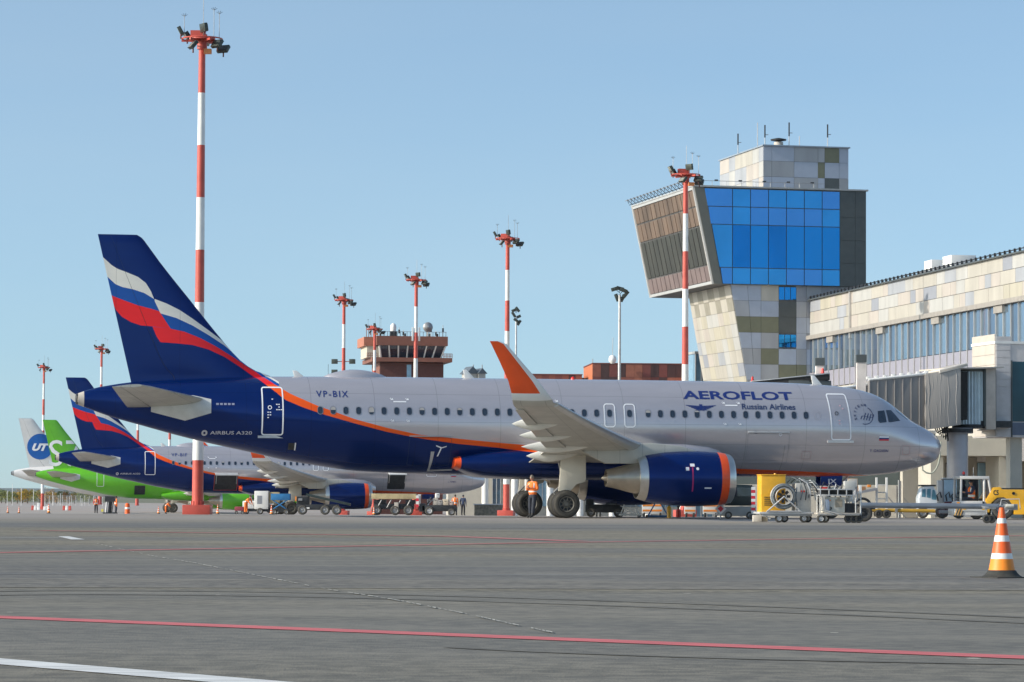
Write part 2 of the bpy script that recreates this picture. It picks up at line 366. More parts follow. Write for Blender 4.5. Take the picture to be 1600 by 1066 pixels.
def fus(s, z):                                 # half width of the fuselage at station s and height z
    t = pchip(TOP, s); b = pchip(BOT, s); w = pchip(WID, s); c = (t+b)/2; h = (t-b)/2
    return w*sqrt(max(0.0, 1-((z-c)/h)**2))
def proj(x, z, off): return (x, -(fus(S0-x, z)+off), z)

def floatcurve(nt, src, pts, sx, ox, sz):       # pts in (s, z); returns node giving z at s
    f = nt.nodes.new('ShaderNodeFloatCurve'); c = f.mapping.curves[0]
    P = [((s-ox)/sx, z/sz) for s, z in pts]
    c.points[0].location = (max(0, P[0][0]), P[0][1]); c.points[1].location = (min(1, P[-1][0]), P[-1][1])
    for p in P[1:-1]: c.points.new(p[0], p[1])
    for p in c.points: p.handle_type = 'VECTOR'
    f.mapping.extend = 'HORIZONTAL'; f.mapping.update(); nt.links.new(src, f.inputs['Value']); return f.outputs[0]
def dens(pts, lo, hi, n=30):
    out = []
    for i in range(n+1):
        s = lo+(hi-lo)*i/n; out.append((s, pchip(pts, s)))
    return out
def aero_livery():
    m = bpy.data.materials.new('airliner livery paint'); m.use_nodes = True; nt = m.node_tree; L = nt.links.new
    b = nt.nodes['Principled BSDF']; tc = nt.nodes.new('ShaderNodeTexCoord'); sp = nt.nodes.new('ShaderNodeSeparateXYZ')
    L(tc.outputs['Object'], sp.inputs[0])
    def math(op, a, c=None):
        n = nt.nodes.new('ShaderNodeMath'); n.operation = op
        for i, v in enumerate((a, c)):
            if v is None: continue
            if isinstance(v, (int, float)): n.inputs[i].default_value = v
            else: L(v, n.inputs[i])
        return n.outputs[0]
    s = math('SUBTRACT', S0, sp.outputs[0]); zn = math('DIVIDE', sp.outputs[2], 12.5)
    t1 = math('DIVIDE', s, 40.0); t2 = math('DIVIDE', math('SUBTRACT', s, 28.0), 10.0)
    A = lambda pts: floatcurve(nt, t1, pts, 40, 0, 12.5)
    B = lambda pts: floatcurve(nt, t2, pts, 10, 28, 12.5)
    LO = [(0, 1.7), (3, 1.72), (5, 1.80), (10, 1.93), (15, 2.35), (17.5, 2.62), (19.7, 2.88), (20.06, 2.93), (21.85, 3.08), (23.49, 3.30), (24.86, 3.55), (26.21, 3.89), (27.55, 4.26), (28.4, 4.55), (29.14, 4.87), (29.5, 5.2)]
    UP = [(0, 1.72), (3, 1.86), (5, 1.98), (10, 2.15), (15, 2.6), (17.5, 2.86), (19.11, 3.07), (20.07, 3.14), (21.86, 3.30), (23.5, 3.45), (24.86, 3.72), (26.21, 4.07), (27.78, 4.62), (28.85, 5.10), (29.5, 5.5)]
    LF = [(28, 4.4), (28.4, 4.55), (29.14, 4.87), (29.45, 5.16), (29.82, 5.46), (30.15, 5.76), (30.83, 6.25), (31.5, 6.67), (32.18, 6.97), (32.85, 7.15), (33.52, 7.21), (34.19, 7.25), (34.35, 7.49), (34.53, 7.91), (34.7, 8.9), (38, 12)]
    UF = [(28, 4.7), (28.85, 5.10), (29.5, 5.52), (30.15, 6.05), (31.17, 6.69), (31.84, 7.09), (32.52, 7.44), (33.19, 7.70), (33.77, 7.82), (34.53, 7.9), (34.7, 8.8), (38, 12)]
    W2B = [(28, 4.9), (28.9, 5.25), (29.47, 5.66), (30.15, 6.17), (30.83, 6.63), (31.51, 7.16), (32.18, 7.58), (32.86, 7.97), (33.53, 8.27), (34.2, 8.46), (34.5, 8.5), (38, 8.5)]
    W2T = [(28, 5.0), (28.9, 5.32), (29.47, 5.76), (30.15, 6.30), (30.83, 6.80), (31.51, 7.30), (32.19, 7.79), (32.86, 8.26), (33.4, 8.61), (33.94, 8.87), (34.48, 9.07), (38, 9.1)]
    R1B = [(28, 7.7), (33.77, 7.82), (34.53, 7.91), (35.0, 7.94), (35.4, 8.07), (35.8, 8.3), (36.05, 8.59), (36.35, 9.2), (38, 12)]
    R1T = [(28, 8), (33.9, 8.42), (34.2, 8.53), (34.61, 8.65), (35.14, 8.78), (35.68, 8.97), (36.18, 9.16), (36.6, 9.4), (38, 12)]
    W1B = [(28, 8.3), (34.2, 8.9), (34.48, 9.06), (34.88, 9.30), (35.35, 9.45), (35.8, 9.54), (36.08, 9.66), (36.41, 9.96), (36.7, 10.4), (38, 12)]
    W1T = [(28, 8.3), (34.4, 8.9), (34.48, 9.08), (34.61, 9.39), (34.82, 9.72), (35.15, 9.97), (35.62, 10.16), (36.0, 10.3), (36.23, 10.44), (36.63, 10.8), (36.9, 11.2), (38, 12)]
    FO = [(28, 0), (33.74, 7.7), (33.77, 7.82), (34.2, 8.46), (34.46, 9.0), (34.52, 12), (38, 12)]
    gt = lambda v, c: math('GREATER_THAN', v, c)
    def both(a, c): return math('MULTIPLY', a, c)
    def mix(f, a, c):
        x = nt.nodes.new('ShaderNodeMix'); x.data_type = 'RGBA'; L(f, x.inputs[0])
        for k, v in ((6, a), (7, c)):
            if isinstance(v, tuple): x.inputs[k].default_value = v+(1,)
            else: L(v, x.inputs[k])
        return x.outputs[2]
    red = (0.80, 0.012, 0.018); org = (0.85, 0.10, 0.008); wh = (0.76, 0.73, 0.66); mid = (0.005, 0.075, 0.34)
    # forward part
    cA = mix(gt(zn, A(LO)), BLUE, org); cA = mix(gt(zn, A(UP)), cA, SILVER)
    # tail part
    lf = gt(zn, B(LF)); uf = gt(zn, B(UF)); ro = mix(gt(sp.outputs[2], 5.5), org, red)
    above = mix(gt(zn, B(W2B)), mid, wh); above = mix(gt(zn, B(W2T)), above, BLUE)
    front = both(math('LESS_THAN', s, 29.95), 1.0)
    above = mix(both(front, gt(zn, B(W2T))), above, SILVER)
    above = mix(math('LESS_THAN', sp.outputs[2], 5.45), above, SILVER)
    cB = mix(lf, BLUE, ro); cB = mix(uf, cB, above)
    # folded ribbon
    set1 = mix(gt(zn, B(R1T)), red, mid); set1 = mix(gt(zn, B(W1B)), set1, wh); set1 = mix(gt(zn, B(W1T)), set1, BLUE)
    inF = both(math('LESS_THAN', zn, B(FO)), gt(zn, B(R1B)))
    cB = mix(inF, cB, set1)
    # red under the fold goes no further aft than the fold foot
    aft = both(gt(s, 34.55), math('LESS_THAN', zn, B(R1B))); cB = mix(aft, cB, BLUE)
    hi = both(gt(s, 34.45), gt(zn, B(FO))); cB = mix(hi, cB, cB)
    col = mix(gt(s, 29.3), cA, cB)
    # light grime
    nz = nt.nodes.new('ShaderNodeTexNoise'); mp = nt.nodes.new('ShaderNodeMapping'); mp.inputs['Scale'].default_value = (0.5, 1, 2.5)
    L(tc.outputs['Object'], mp.inputs[0]); L(mp.outputs[0], nz.inputs['Vector']); nz.inputs['Scale'].default_value = 1.5; nz.inputs['Detail'].default_value = 6
    g = math('MULTIPLY_ADD', nz.outputs['Fac'], -0.16); nt.nodes[-1].inputs[2].default_value = 1.08
    sc = nt.nodes.new('ShaderNodeVectorMath'); sc.operation = 'SCALE'; L(col, sc.inputs[0]); L(g, sc.inputs['Scale'])
    # panel joints every 2.1 m, thin and slightly darker
    fr = math('ABSOLUTE', math('SUBTRACT', math('FRACT', math('DIVIDE', s, 2.67)), 0.5)); ln = math('LESS_THAN', fr, 0.0035)
    lz = math('LESS_THAN', math('ABSOLUTE', math('SUBTRACT', sp.outputs[2], 3.98)), 0.008)
    for zl in (3.15, 5.15, 2.5): lz = math('MAXIMUM', lz, math('LESS_THAN', math('ABSOLUTE', math('SUBTRACT', sp.outputs[2], zl)), 0.007))
    fr2 = math('ABSOLUTE', math('SUBTRACT', math('FRACT', math('DIVIDE', math('ADD', s, .4), 5.34)), 0.5)); lz = math('MAXIMUM', lz, both(math('LESS_THAN', fr2, .0025), math('LESS_THAN', sp.outputs[2], 3.15)))
    lines = math('MULTIPLY', math('MAXIMUM', ln, lz), 0.34)
    dk = nt.nodes.new('ShaderNodeVectorMath'); dk.operation = 'SCALE'; L(sc.outputs[0], dk.inputs[0]); L(math('SUBTRACT', 1.0, lines), dk.inputs['Scale'])
    L(dk.outputs[0], b.inputs['Base Color'])
    b.inputs['Roughness'].default_value = 0.22; b.inputs['Specular IOR Level'].default_value = 0.3; b.inputs['Coat Weight'].default_value = 0.18; b.inputs['Coat Roughness'].default_value = 0.05
    # silver has metallic flakes
    sel = math('GREATER_THAN', math('ABSOLUTE', 0.0), 1.0)
    sepc = nt.nodes.new('ShaderNodeSeparateColor'); L(col, sepc.inputs[0])
    issil = both(gt(sepc.outputs[1], 0.3), math('LESS_THAN', sepc.outputs[0], 0.6)); isblu = math('LESS_THAN', sepc.outputs[0], 0.004); L(math('ADD', math('MULTIPLY', issil, 0.55), math('MULTIPLY', isblu, 0.5)), b.inputs['Metallic'])
    bp = nt.nodes.new('ShaderNodeBump'); bp.inputs['Strength'].default_value = 0.10; bp.inputs['Distance'].default_value = 0.02
    n2 = nt.nodes.new('ShaderNodeTexNoise'); n2.inputs['Scale'].default_value = 0.9; L(tc.outputs['Object'], n2.inputs['Vector']); L(n2.outputs['Fac'], bp.inputs['Height']); L(bp.outputs[0], b.inputs['Normal'])
    return m
LIVERY = aero_livery()

def text_mesh(body, x0, x1, z0, z1, bold=0.0, shear=0.0, spacing=1.0):
    cu = bpy.data.curves.new('text', 'FONT'); cu.body = body; cu.size = 1; cu.offset = bold; cu.shear = shear; cu.space_character = spacing
    cu.resolution_u = 3; ob = bpy.data.objects.new('text', cu); C.objects.link(ob)
    dg = bpy.context.evaluated_depsgraph_get(); me = bpy.data.meshes.new_from_object(ob.evaluated_get(dg))
    bpy.data.objects.remove(ob); bpy.data.curves.remove(cu)
    bm = bmesh.new(); bm.from_mesh(me); bpy.data.meshes.remove(me)
    xs = [v.co.x for v in bm.verts]; ys = [v.co.y for v in bm.verts]
    ax, bx, ay, by = min(xs), max(xs), min(ys), max(ys)
    for v in bm.verts:
        v.co = Vector((x0+(v.co.x-ax)/(bx-ax)*(x1-x0), 0, z0+(v.co.y-ay)/(by-ay)*(z1-z0)))
    return bm
def put_decal(bm, name, parent, mat, off=0.006, fn=None, label=None, cut=0.08):
    zs = [v.co.z for v in bm.verts]; z = min(zs)+cut
    while z < max(zs):
        bmesh.ops.bisect_plane(bm, geom=bm.verts[:]+bm.edges[:]+bm.faces[:], plane_co=(0, 0, z), plane_no=(0, 0, 1)); z += cut
    xs = [v.co.x for v in bm.verts]; x = min(xs)+0.3
    while x < max(xs):
        bmesh.ops.bisect_plane(bm, geom=bm.verts[:]+bm.edges[:]+bm.faces[:], plane_co=(x, 0, 0), plane_no=(1, 0, 0)); x += 0.3
    fn = fn or (lambda x, z: proj(x, z, off))
    for v in bm.verts: v.co = Vector(fn(v.co.x, v.co.z))
    me = bpy.data.meshes.new(name); bm.to_mesh(me); bm.free(); me.materials.append(mat)
    o = bpy.data.objects.new(name, me); C.objects.link(o); o.parent = parent
    if label: o['label'] = label
    return o
def poly_bm(polys):
    bm = bmesh.new()
    for P in polys:
        bm.faces.new([bm.verts.new((p[0], 0, p[1])) for p in P])
    bmesh.ops.triangulate(bm, faces=[f for f in bm.faces if len(f.verts) > 4])
    return bm
def rrect(cx, cz, w, h, r, n=4, sk=0.0):
    out = []
    for (sx, sz, a0) in ((1, 1, 0), (-1, 1, 90), (-1, -1, 180), (1, -1, 270)):
        for k in range(n+1):
            a = radians(a0+90*k/n); px = sx*(w/2-r)+r*cos(a); pz = sz*(h/2-r)+r*sin(a); out.append((cx+px+sk*pz, cz+pz))
    return out
def ring_bm(outer, inner):
    bm = bmesh.new(); o = [bm.verts.new((p[0], 0, p[1])) for p in outer]; i = [bm.verts.new((p[0], 0, p[1])) for p in inner]; n = len(o)
    for k in range(n): bm.faces.new((o[k], o[(k+1) % n], i[(k+1) % n], i[k]))
    return bm
def airfoil(n=14, t=0.12, camber=0.015):
    up = []; lo = []
    for i in range(n+1):
        x = (1-cos(pi*i/n))/2; y = 5*t*(0.2969*sqrt(x)-0.126*x-0.3516*x*x+0.2843*x**3-0.1036*x**4); c = camber*4*x*(1-x)
        up.append((x, c+y)); lo.append((x, c-y))
    return up[::-1]+lo[1:-1]                    # TE -> LE (upper), LE -> TE (lower)

LE = lambda y: 12.9+0.523*(y-1.975)+(0.0 if y > 4.2 else (4.2-y)*-0.12)
def TE(y): return 18.75+0.03*(y-2) if y < 6.4 else 18.88+(22.45-18.88)*(y-6.4)/(17-6.4)
WZ = lambda y: 2.62+0.08*(y-2)+0.0022*(y-2)**2

def window_part(parent, s, z=4.43, n=0, mat=None, blind=0):
    b = bmesh.new(); o = rrect(0, 0, 0.245, 0.35, 0.11); i = rrect(0, 0, 0.20, 0.30, 0.09)
    vo = [b.verts.new((p[0], 0, p[1])) for p in o]; vi = [b.verts.new((p[0], 0, p[1])) for p in i]; k = len(o)
    for j in range(k):
        f = b.faces.new((vo[j], vo[(j+1) % k], vi[(j+1) % k], vi[j])); f.material_index = 1
    b.faces.new(vi)
    if blind:
        gm = b.verts[:]+b.edges[:]+[f for f in b.faces if f.material_index == 0]
        bmesh.ops.bisect_plane(b, geom=gm, plane_co=(0, 0, blind), plane_no=(0, 0, 1))
        for f in b.faces:
            if f.material_index == 0 and f.calc_center_median().z > blind: f.material_index = 2
    for v in b.verts:
        x = S0-s+v.co.x; zz = z+v.co.z; v.co = Vector(proj(x, zz, 0.006))-Vector((S0-s, 0, 0))
    me = bpy.data.meshes.new('window'); b.to_mesh(me); b.free(); me.materials.append(GLASSD); me.materials.append(mat or GREY); me.materials.append(BLIND)
    o = bpy.data.objects.new('window', me); C.objects.link(o); o.parent = parent; o.location = (S0-s, 0, 0)
    return o
BLIND = M('window blind', (0.40, 0.38, 0.36), 0.6, var=0.05)
SHELLRIM = M('window surround', (0.22, 0.22, 0.24), 0.4, 0.3, var=0.03)
WHEELMESH = {}
def wheel(parent, loc, r, w, axis='y', rimc=None, spokes=0, mesh=None, name='wheel'):
    key = (round(r, 3), round(w, 3), axis, rimc, spokes)
    if key in WHEELMESH:
        t0 = WHEELMESH[key]; t = t0.copy(); C.objects.link(t); t.parent = parent; t.location = loc
        for c0 in t0.children:
            c1 = c0.copy(); C.objects.link(c1); c1.parent = t
        return t
    b = MB(); e = w*0.18
    prof = [(-w/2, r*.55), (-w/2, r*.62), (-w/2-e*.2, r*.78), (-w/2+e*.3, r*.92), (-w/2+e, r*.985), (-w*.12, r), (-w*.11, r*.975), (-w*.07, r*.975), (-w*.06, r), (w*.06, r), (w*.07, r*.975), (w*.11, r*.975), (w*.12, r), (w/2-e, r*.985), (w/2-e*.3, r*.92), (w/2+e*.2, r*.78), (w/2, r*.62), (w/2, r*.55)]
    b.lathe(prof, (0, 0, 0), axis, BLACK, n=36, mf=lambda i: RUBL if i in (1, 2, 14, 15) else BLACK)
    t = b.build(name, parent); t.location = loc
    c = MB(); rm = rimc or GREY
    for sgn in (-1, 1):
        pr = [(sgn*w*.5, r*.56), (sgn*w*.46, r*.50), (sgn*w*.30, r*.47), (sgn*w*.26, r*.30), (sgn*w*.34, r*.20), (sgn*w*.42, r*.16), (sgn*w*.42, 0.001)]
        c.lathe(pr, (0, 0, 0), axis, rm, n=24, mf=lambda i: DARK if (i == 2 and spokes) else rm)
        for k in range(spokes):
            a = 2*pi*k/spokes; p1 = [0, 0, 0]; p2 = [0, 0, 0]; ia, ib = {'y': (0, 2), 'x': (1, 2)}[axis]; ix = {'y': 1, 'x': 0}[axis]
            p1[ia] = cos(a)*r*.18; p1[ib] = sin(a)*r*.18; p2[ia] = cos(a)*r*.47; p2[ib] = sin(a)*r*.47; p1[ix] = sgn*w*.38; p2[ix] = sgn*w*.34
            c.cyl(p1, p2, r*.035, rm, n=6)
    c.build('rim', t)
    WHEELMESH[key] = t
    return t

def airliner(name, label, loc, rz, livery, lod=0, group='parked airliners', scale=None, reg='VP-BIX', cargo_open=False, mats=None, stretch=1.0):
    R = thing(name, label, 'airliner', loc, rz, group, scale)
    mt = dict(body=LIVERY, fin=LIVERY, lip=METAL, band=ORANGE, cowl=BLUEP, pod=LIVERY, wing=WINGU, tip=ORANGE, winglet=WHITE, tcone=CREAM)
    if mats: mt.update(mats)
    NS = 96 if lod == 0 else 48
    # fuselage
    st = [37.0*((1-cos(pi/2*min(1, k/40)))) for k in range(0, 14)]
    st = sorted(set([0.0, .01, .03, .07, .13, .21, .35, .5, .73]+[1+.25*k for k in range(24)]+[7+.9*k for k in range(16)]+[21.4+.45*k for k in range(36)]+[37.33, 37.57]))
    st = [x for x in st if x <= 37.57]
    b = MB(); rows = []
    for s in st:
        t = pchip(TOP, s); bo = pchip(BOT, s); w = max(0.004, pchip(WID, s)); c = (t+bo)/2; h = max(0.004, (t-bo)/2)
        rows.append([(S0-s, w*sin(2*pi*k/NS), c+h*cos(2*pi*k/NS)) for k in range(NS)])
    b.grid(rows, mt['body'], closed=True, caps=True, mf=(lambda i, j: mt['tcone'] if st[i] > 37.2 else mt['body']))
    b.build('fuselage', R, angle=60)
    b = MB(); b.lathe([(-.02, .23), (-.06, .235), (-.10, .18), (-.02, .14)], (S0-37.57, 0, 4.84), 'x', DARK, n=20); b.build('exhaust_outlet', R)
    # belly fairing
    SEC = [(10.0, 1.65, 2.75, 1.86), (10.5, 1.93, 3.12, 1.76), (11, 2.02, 3.30, 1.70), (12, 2.10, 3.42, 1.63), (13.5, 2.14, 3.42, 1.61), (15.5, 2.16, 3.2, 1.60), (17, 2.16, 3.05, 1.60), (19, 2.15, 3.0, 1.62), (20.0, 2.12, 2.95, 1.65), (20.7, 2.08, 2.86, 1.70), (21.3, 2.03, 2.72, 1.84), (21.7, 1.99, 2.62, 1.97), (21.95, 1.94, 2.54, 2.06)]
    b = MB(); rows = []
    for s, w, zt, zb in SEC:
        c = (zt+zb)/2; h = (zt-zb)/2; r = []
        for k in range(40):
            a = 2*pi*k/40; ca_, sa_ = cos(a), sin(a); e = 0.62
            r.append((S0-s, w*math.copysign(abs(sa_)**e, sa_), c+h*math.copysign(abs(ca_)**e, ca_)))
        rows.append(r)
    b.grid(rows, mt['pod'], closed=True, caps=True, mf=lambda i, j: mt['band'] if (SEC[i][0] >= 21.69 and livery == 'aero') else mt['pod'])
    b.build('belly_fairing', R, angle=50)
    # fin and rudder
    LEF = [(4.9, 29.0), (5.86, 29.47), (6.1, 30.15), (6.55, 30.83), (7.29, 31.51), (8.94, 32.87), (10.61, 34.23), (11.35, 34.78), (11.62, 35.0), (11.74, 35.2)]
    TEf = lambda z: 35.38+(z-5.58)*1.45/6.16
    zs = [4.9, 5.4, 5.7, 5.86, 5.98, 6.1, 6.3, 6.55, 6.9, 7.29]+[7.7+.42*k for k in range(9)]+[11.35, 11.5, 11.62, 11.7, 11.74]
    def finpart(f0, f1, nm, par, thin=1.0, fm=None):
        b = MB(); rows = []
        for z in zs:
            l = pchip(LEF, z); t = TEf(z); c = t-l; th = 0.105*(t-max(l, 30.2+(z-5.6)*.8))
            fr = [f0+(f1-f0)*(1-cos(pi*i/12))/2 for i in range(13)] if f0 == 0 else [f0+(f1-f0)*i/4 for i in range(5)]
            up = []; lo = []
            for f in fr:
                # chord measured on the straight fin; fillet stays thin
                y = 5*th*(0.2969*sqrt(f)-0.126*f-0.3516*f*f+0.2843*f**3-0.1036*f**4); y = max(y, 0.012)*thin
                if z > 11.6: y *= 0.6
                up.append((S0-(l+c*f), -y, z)); lo.append((S0-(l+c*f), y, z))
            rows.append(up+lo[::-1])
        b.grid(rows, fm or mt['fin'], closed=True, caps=True); return b.build(nm, par, angle=45)
    fin = finpart(0, 0.695, 'vertical_stabilizer', R); rud = finpart(0.70, 1.0, 'rudder', R); finpart(0.68, 0.72, 'rudder_hinge', rud, 0.85, DARK)
    # tailplanes
    for sg, nm in ((-1, 'horizontal_stabilizer'), (1, 'horizontal_stabilizer')):
        for (f0, f1, pn) in ((0, .70, nm), (.708, 1.0, 'elevator')):
            b = MB(); rows = []
            af = airfoil(10, 0.10, -0.01)
            for k in range(9):
                q = k/8; y = 0.35+(6.22-.35)*q; l = 32.05+(35.3-32.05)*q; t = 35.55+(36.62-35.55)*q; zl = 4.80+(5.23-4.80)*q; zt = 4.50+(5.16-4.5)*q
                if pn == 'elevator' and q == 0: y = .5
                if k == 8: l += .12
                r = []
                for (x, h) in af:
                    x2 = f0+(f1-f0)*x; yy = 5*.10*(0.2969*sqrt(x2)-0.126*x2-0.3516*x2*x2+0.2843*x2**3-0.1036*x2**4)
                    sgn = 1 if h >= 0 else -1
                    r.append((S0-(l+(t-l)*x2), sg*y, zl+(zt-zl)*x2+sgn*yy*(t-l)))
                rows.append(r)
            b.grid(rows, mt['wing'], closed=True, caps=True)
            if pn == nm: hsb = b.build(pn, R, angle=45)
            else: b.build(pn, hsb, angle=45)
    # stabilizer apron plate
    if lod < 2:
        put_decal(poly_bm([[(S0-32.9, 5.02), (S0-32.15, 4.86), (S0-32.15, 4.28), (S0-33.2, 3.96), (S0-34.6, 4.32), (S0-34.6, 4.75)]]), 'stabilizer_fairing_plate', R, M('unpainted white plate', (.60, .60, .57), .4, .2), 0.012)
    # wings
    for sg in (-1, 1):
        af = airfoil(12, 0.125, 0.012)
        ys = [1.4, 2.0, 3.0, 4.2, 5.3, 6.4, 7.8, 9.2, 10.6, 12, 13.4, 14.8, 16, 17.0]
        b = MB(); rows = []
        for y in ys:
            l, t = LE(y), TE(y); th = 1.0-0.02*y
            rows.append([(S0-(l+(t-l)*x), sg*y, WZ(y)+(0.30-x)*0.05*(t-l)+h*(t-l)*th) for x, h in af])
        b.grid(rows, mt['wing'], closed=True, caps=True)
        W = b.build('wing', R, angle=50)
        b = MB(); rows = []
        for y in ys[2:]:
            l, t = LE(y), TE(y); c = t-l; z0 = WZ(y); rr = []
            for (x, h) in ((.115, -.052), (.06, -.047), (.02, -.032), (-.004, 0.0), (.015, .030), (.06, .050), (.08, .04), (.08, -.03)): rr.append((S0-(l+c*x), sg*y, z0+(.30-x)*.05*c+h*c))
            rows.append(rr)
        b.grid(rows, M('brushed slat metal', (.62, .61, .58), .32, .6, var=.06), closed=True, caps=True); b.build('slat', W, angle=40)
        # winglet
        b = MB(); rows = []
        WS = [(17.0, WZ(17), LE(17), TE(17), 0), (17.22, WZ(17)+.06, 21.0, 22.53, .3), (17.42, WZ(17)+.18, 21.08, 22.6, .7), (17.55, WZ(17)+.42, 21.3, 22.66, 1.05), (17.65, WZ(17)+.85, 21.66, 22.8, 1.3), (17.78, 5.9, 22.35, 23.17, 1.42), (17.88, 6.52, 22.92, 23.5, 1.45), (17.9, 6.62, 23.2, 23.56, 1.45)]
        for (y, z, l, t, a) in WS:
            af2 = airfoil(10, 0.09, 0.0)
            rows.append([(S0-(l+(t-l)*x), sg*(y-h*(t-l)*sin(a)), z+h*(t-l)*cos(a)+(0.30-x)*0.05*(t-l)*cos(a)) for x, h in af2])
        nn = len(rows[0])
        def wm(i, j):
            x = af2[j][0]
            if i >= 2 and x < .86 and False: return mt['winglet']
            return mt['tip'] if (i >= 3 and x > 0.2) else mt['winglet'] if i >= 2 else mt['wing']
        b.grid(rows, mt['wing'], closed=True, caps=True, mf=wm); b.build('winglet', W, angle=50)
        # flap panels and slat lines as thin raised strips on the lower skin, then flap track fairings
        if lod < 2:
            for (ya, yb) in ((2.3, 6.3), (6.5, 12.9), (13.1, 16.4)):
                b = MB(); rows = []
                for q in range(7):
                    y = ya+(yb-ya)*q/6; l, t = LE(y), TE(y); c = t-l; z0 = WZ(y)
                    dx = 0.16 if yb > 13 and ya > 13 else 0.22
                    rr = []
                    for (x, h) in ((1.02, -.014), (1-dx*.6, -.006), (1-dx, -.020), (1-dx, -.036), (1-dx*.5, -.030), (1.02, -.022)):
                        rr.append((S0-(l+c*x), sg*y, z0+(0.30-x)*0.05*c+h*c))
                    rows.append(rr)
                b.grid(rows, mt['wing'], closed=True, caps=True); b.build('flap' if ya < 13 else 'aileron', W, angle=30)
        FT = [(13.0, 21.75, 19.6, 3.62), (10.0, 20.85, 18.3, 3.24), (6.9, 20.15, 16.9, 2.84), (4.75, 19.5, 17.2, 2.50)]
        if lod < 2:
            for (y, sa_, sb_, z) in FT:
                b = MB(); pr = []; n = 12
                for i in range(n+1):
                    q = i/n; s = sb_+(sa_-sb_)*q; rr = 0.25*(sin(pi*min(1, q*1.6+.0)/2)**.7 if q < .62 else ((1-q)/.38)**.8)
                    zc = z+.06+0.12*(1-q)**2*1.5; pr.append([(S0-s, sg*(y+rr*.62*cos(2*pi*k/12)), zc+rr*1.15*sin(2*pi*k/12)) for k in range(12)])
                b.grid(pr, M('pale fairing paint', (.74, .71, .63), .4, .1, var=.06), closed=True, caps=True); b.build('flap_track_fairing', W, angle=60)
        # engine
        b = MB(); cy, cz = sg*5.75, 1.66
        oc = [(11.05, .93), (11.08, .97), (11.15, 1.01), (11.36, 1.06), (11.52, 1.085), (11.70, 1.10), (12.5, 1.14), (13.2, 1.135), (13.9, 1.09), (14.5, 1.0), (14.75, .95)]
        inn = [(11.05, .93), (11.08, .89), (11.16, .86), (11.3, .84), (12.0, .865), (12.1, .865)]
        def prof(l): return [(S0-s, r) for s, r in l]
        b.lathe(prof(oc), (0, cy, cz), 'x', mt['cowl'], n=48, mf=lambda i: mt['lip'] if i < 3 else (mt['band'] if i < 5 else mt['cowl']))
        b.lathe(prof(inn), (0, cy, cz), 'x', mt['lip'], n=48, mf=lambda i: mt['lip'] if i < 3 else GREY)
        E = b.build('engine', R, angle=40)
        b = MB(); b.lathe(prof([(12.1, .865), (12.12, .35), (12.12, .30), (11.95, .24), (11.65, .08), (11.6, .002)]), (0, cy, cz), 'x', DARK, n=48)
        for k in range(24):
            a = 2*pi*k/24; p = Vector((S0-12.05, cy+cos(a)*.3, cz+sin(a)*.3)); q = Vector((S0-12.0, cy+cos(a+.12)*.85, cz+sin(a+.12)*.85)); d = Vector((.03, -sin(a)*.07, cos(a)*.07))
            b.add([p-d, p+d, q+d*1.5, q-d*1.5], [[0, 1, 2, 3]], GREY)
        b.build('fan', E)
        b = MB(); b.lathe(prof([(14.72, .94), (14.76, .935), (15.08, .84), (15.09, .80), (14.7, .82)]), (0, cy, cz), 'x', METAL, n=48)
        b.lathe(prof([(14.7, .82), (15.02, .66), (15.5, .55), (16.0, .42), (16.35, .35), (16.36, .32), (16.0, .32)]), (0, cy, cz), 'x', HOTMET, n=40)
        b.lathe(prof([(16.0, .24), (16.3, .16), (16.5, .07), (16.55, .002)]), (0, cy, cz), 'x', HOTMET, n=24)
        b.build('exhaust_nozzle', E, angle=40)
        b = MB()
        b.prism([(S0-12.4, 2.75), (S0-13.2, 3.0), (S0-14.5, 3.12), (S0-16.6, 2.95), (S0-17.4, 2.75), (S0-16.4, 2.25), (S0-14.9, 2.25), (S0-14.0, 2.6)], 'y', cy-.17, cy+.17, mt['wing'])
        b.build('pylon', E, bevel=0.05)
        if lod < 2:
            b = MB(); b.prism([(S0-12.1, 2.3), (S0-12.7, 2.62), (S0-12.95, 2.55), (S0-12.5, 2.2)], 'y', cy+sg*-1.05-.012, cy+sg*-1.05+.012, mt['cowl']); b.build('nacelle_strake', E)
        # main gear
        b = MB(); gy = sg*3.8
        b.cyl((0, gy, .585), (0, gy, 2.7), .12, LGREY, n=14); b.cyl((0, gy, .585), (0, gy, 1.3), .085, METAL, n=12)
        b.cyl((0, gy-.55, .585), (0, gy+.55, .585), .10, LGREY, n=12)
        b.cyl((0, gy, 1.5), (0.05, gy-sg*1.3, 2.5), .06, LGREY); b.cyl((-.12, gy, .75), (-.42, gy, 1.05), .04, GREY); b.cyl((-.42, gy, 1.05), (-.12, gy, 1.35), .04, GREY)
        b.tube([(.12, gy, .7), (.2, gy, 1.2), (.1, gy, 1.9)], .018, BLACK)
        G = b.build('main_landing_gear', R)
        for dy in (-.46, .46): wheel(G, (0, gy+dy, .585), .585, .40, 'y', rimc=RIMD, spokes=9 if lod == 0 else 0)
        b = MB(); b.prism([(-.30, 1.12), (-.16, 2.9), (.85, 2.75), (.86, 1.62), (.80, 1.50), (.45, 1.40), (.26, 1.18), (.20, 1.12)], 'y', gy+sg*.36, gy+sg*.42, M('beige gear door', (.74, .69, .58), .45, var=.06)); b.build('gear_door', G, bevel=.012)
    # nose gear
    b = MB(); xg = S0-5.07
    b.cyl((xg, 0, .38), (xg-.05, 0, 2.0), .09, LGREY, n=12); b.cyl((xg, -.3, .38), (xg, .3, .38), .06, LGREY); b.cyl((xg, 0, 1.0), (xg+1.0, 0, 1.95), .05, LGREY)
    b.box((xg+.12, 0, 1.3), (.12, .3, .12), REFL)
    G = b.build('nose_landing_gear', R)
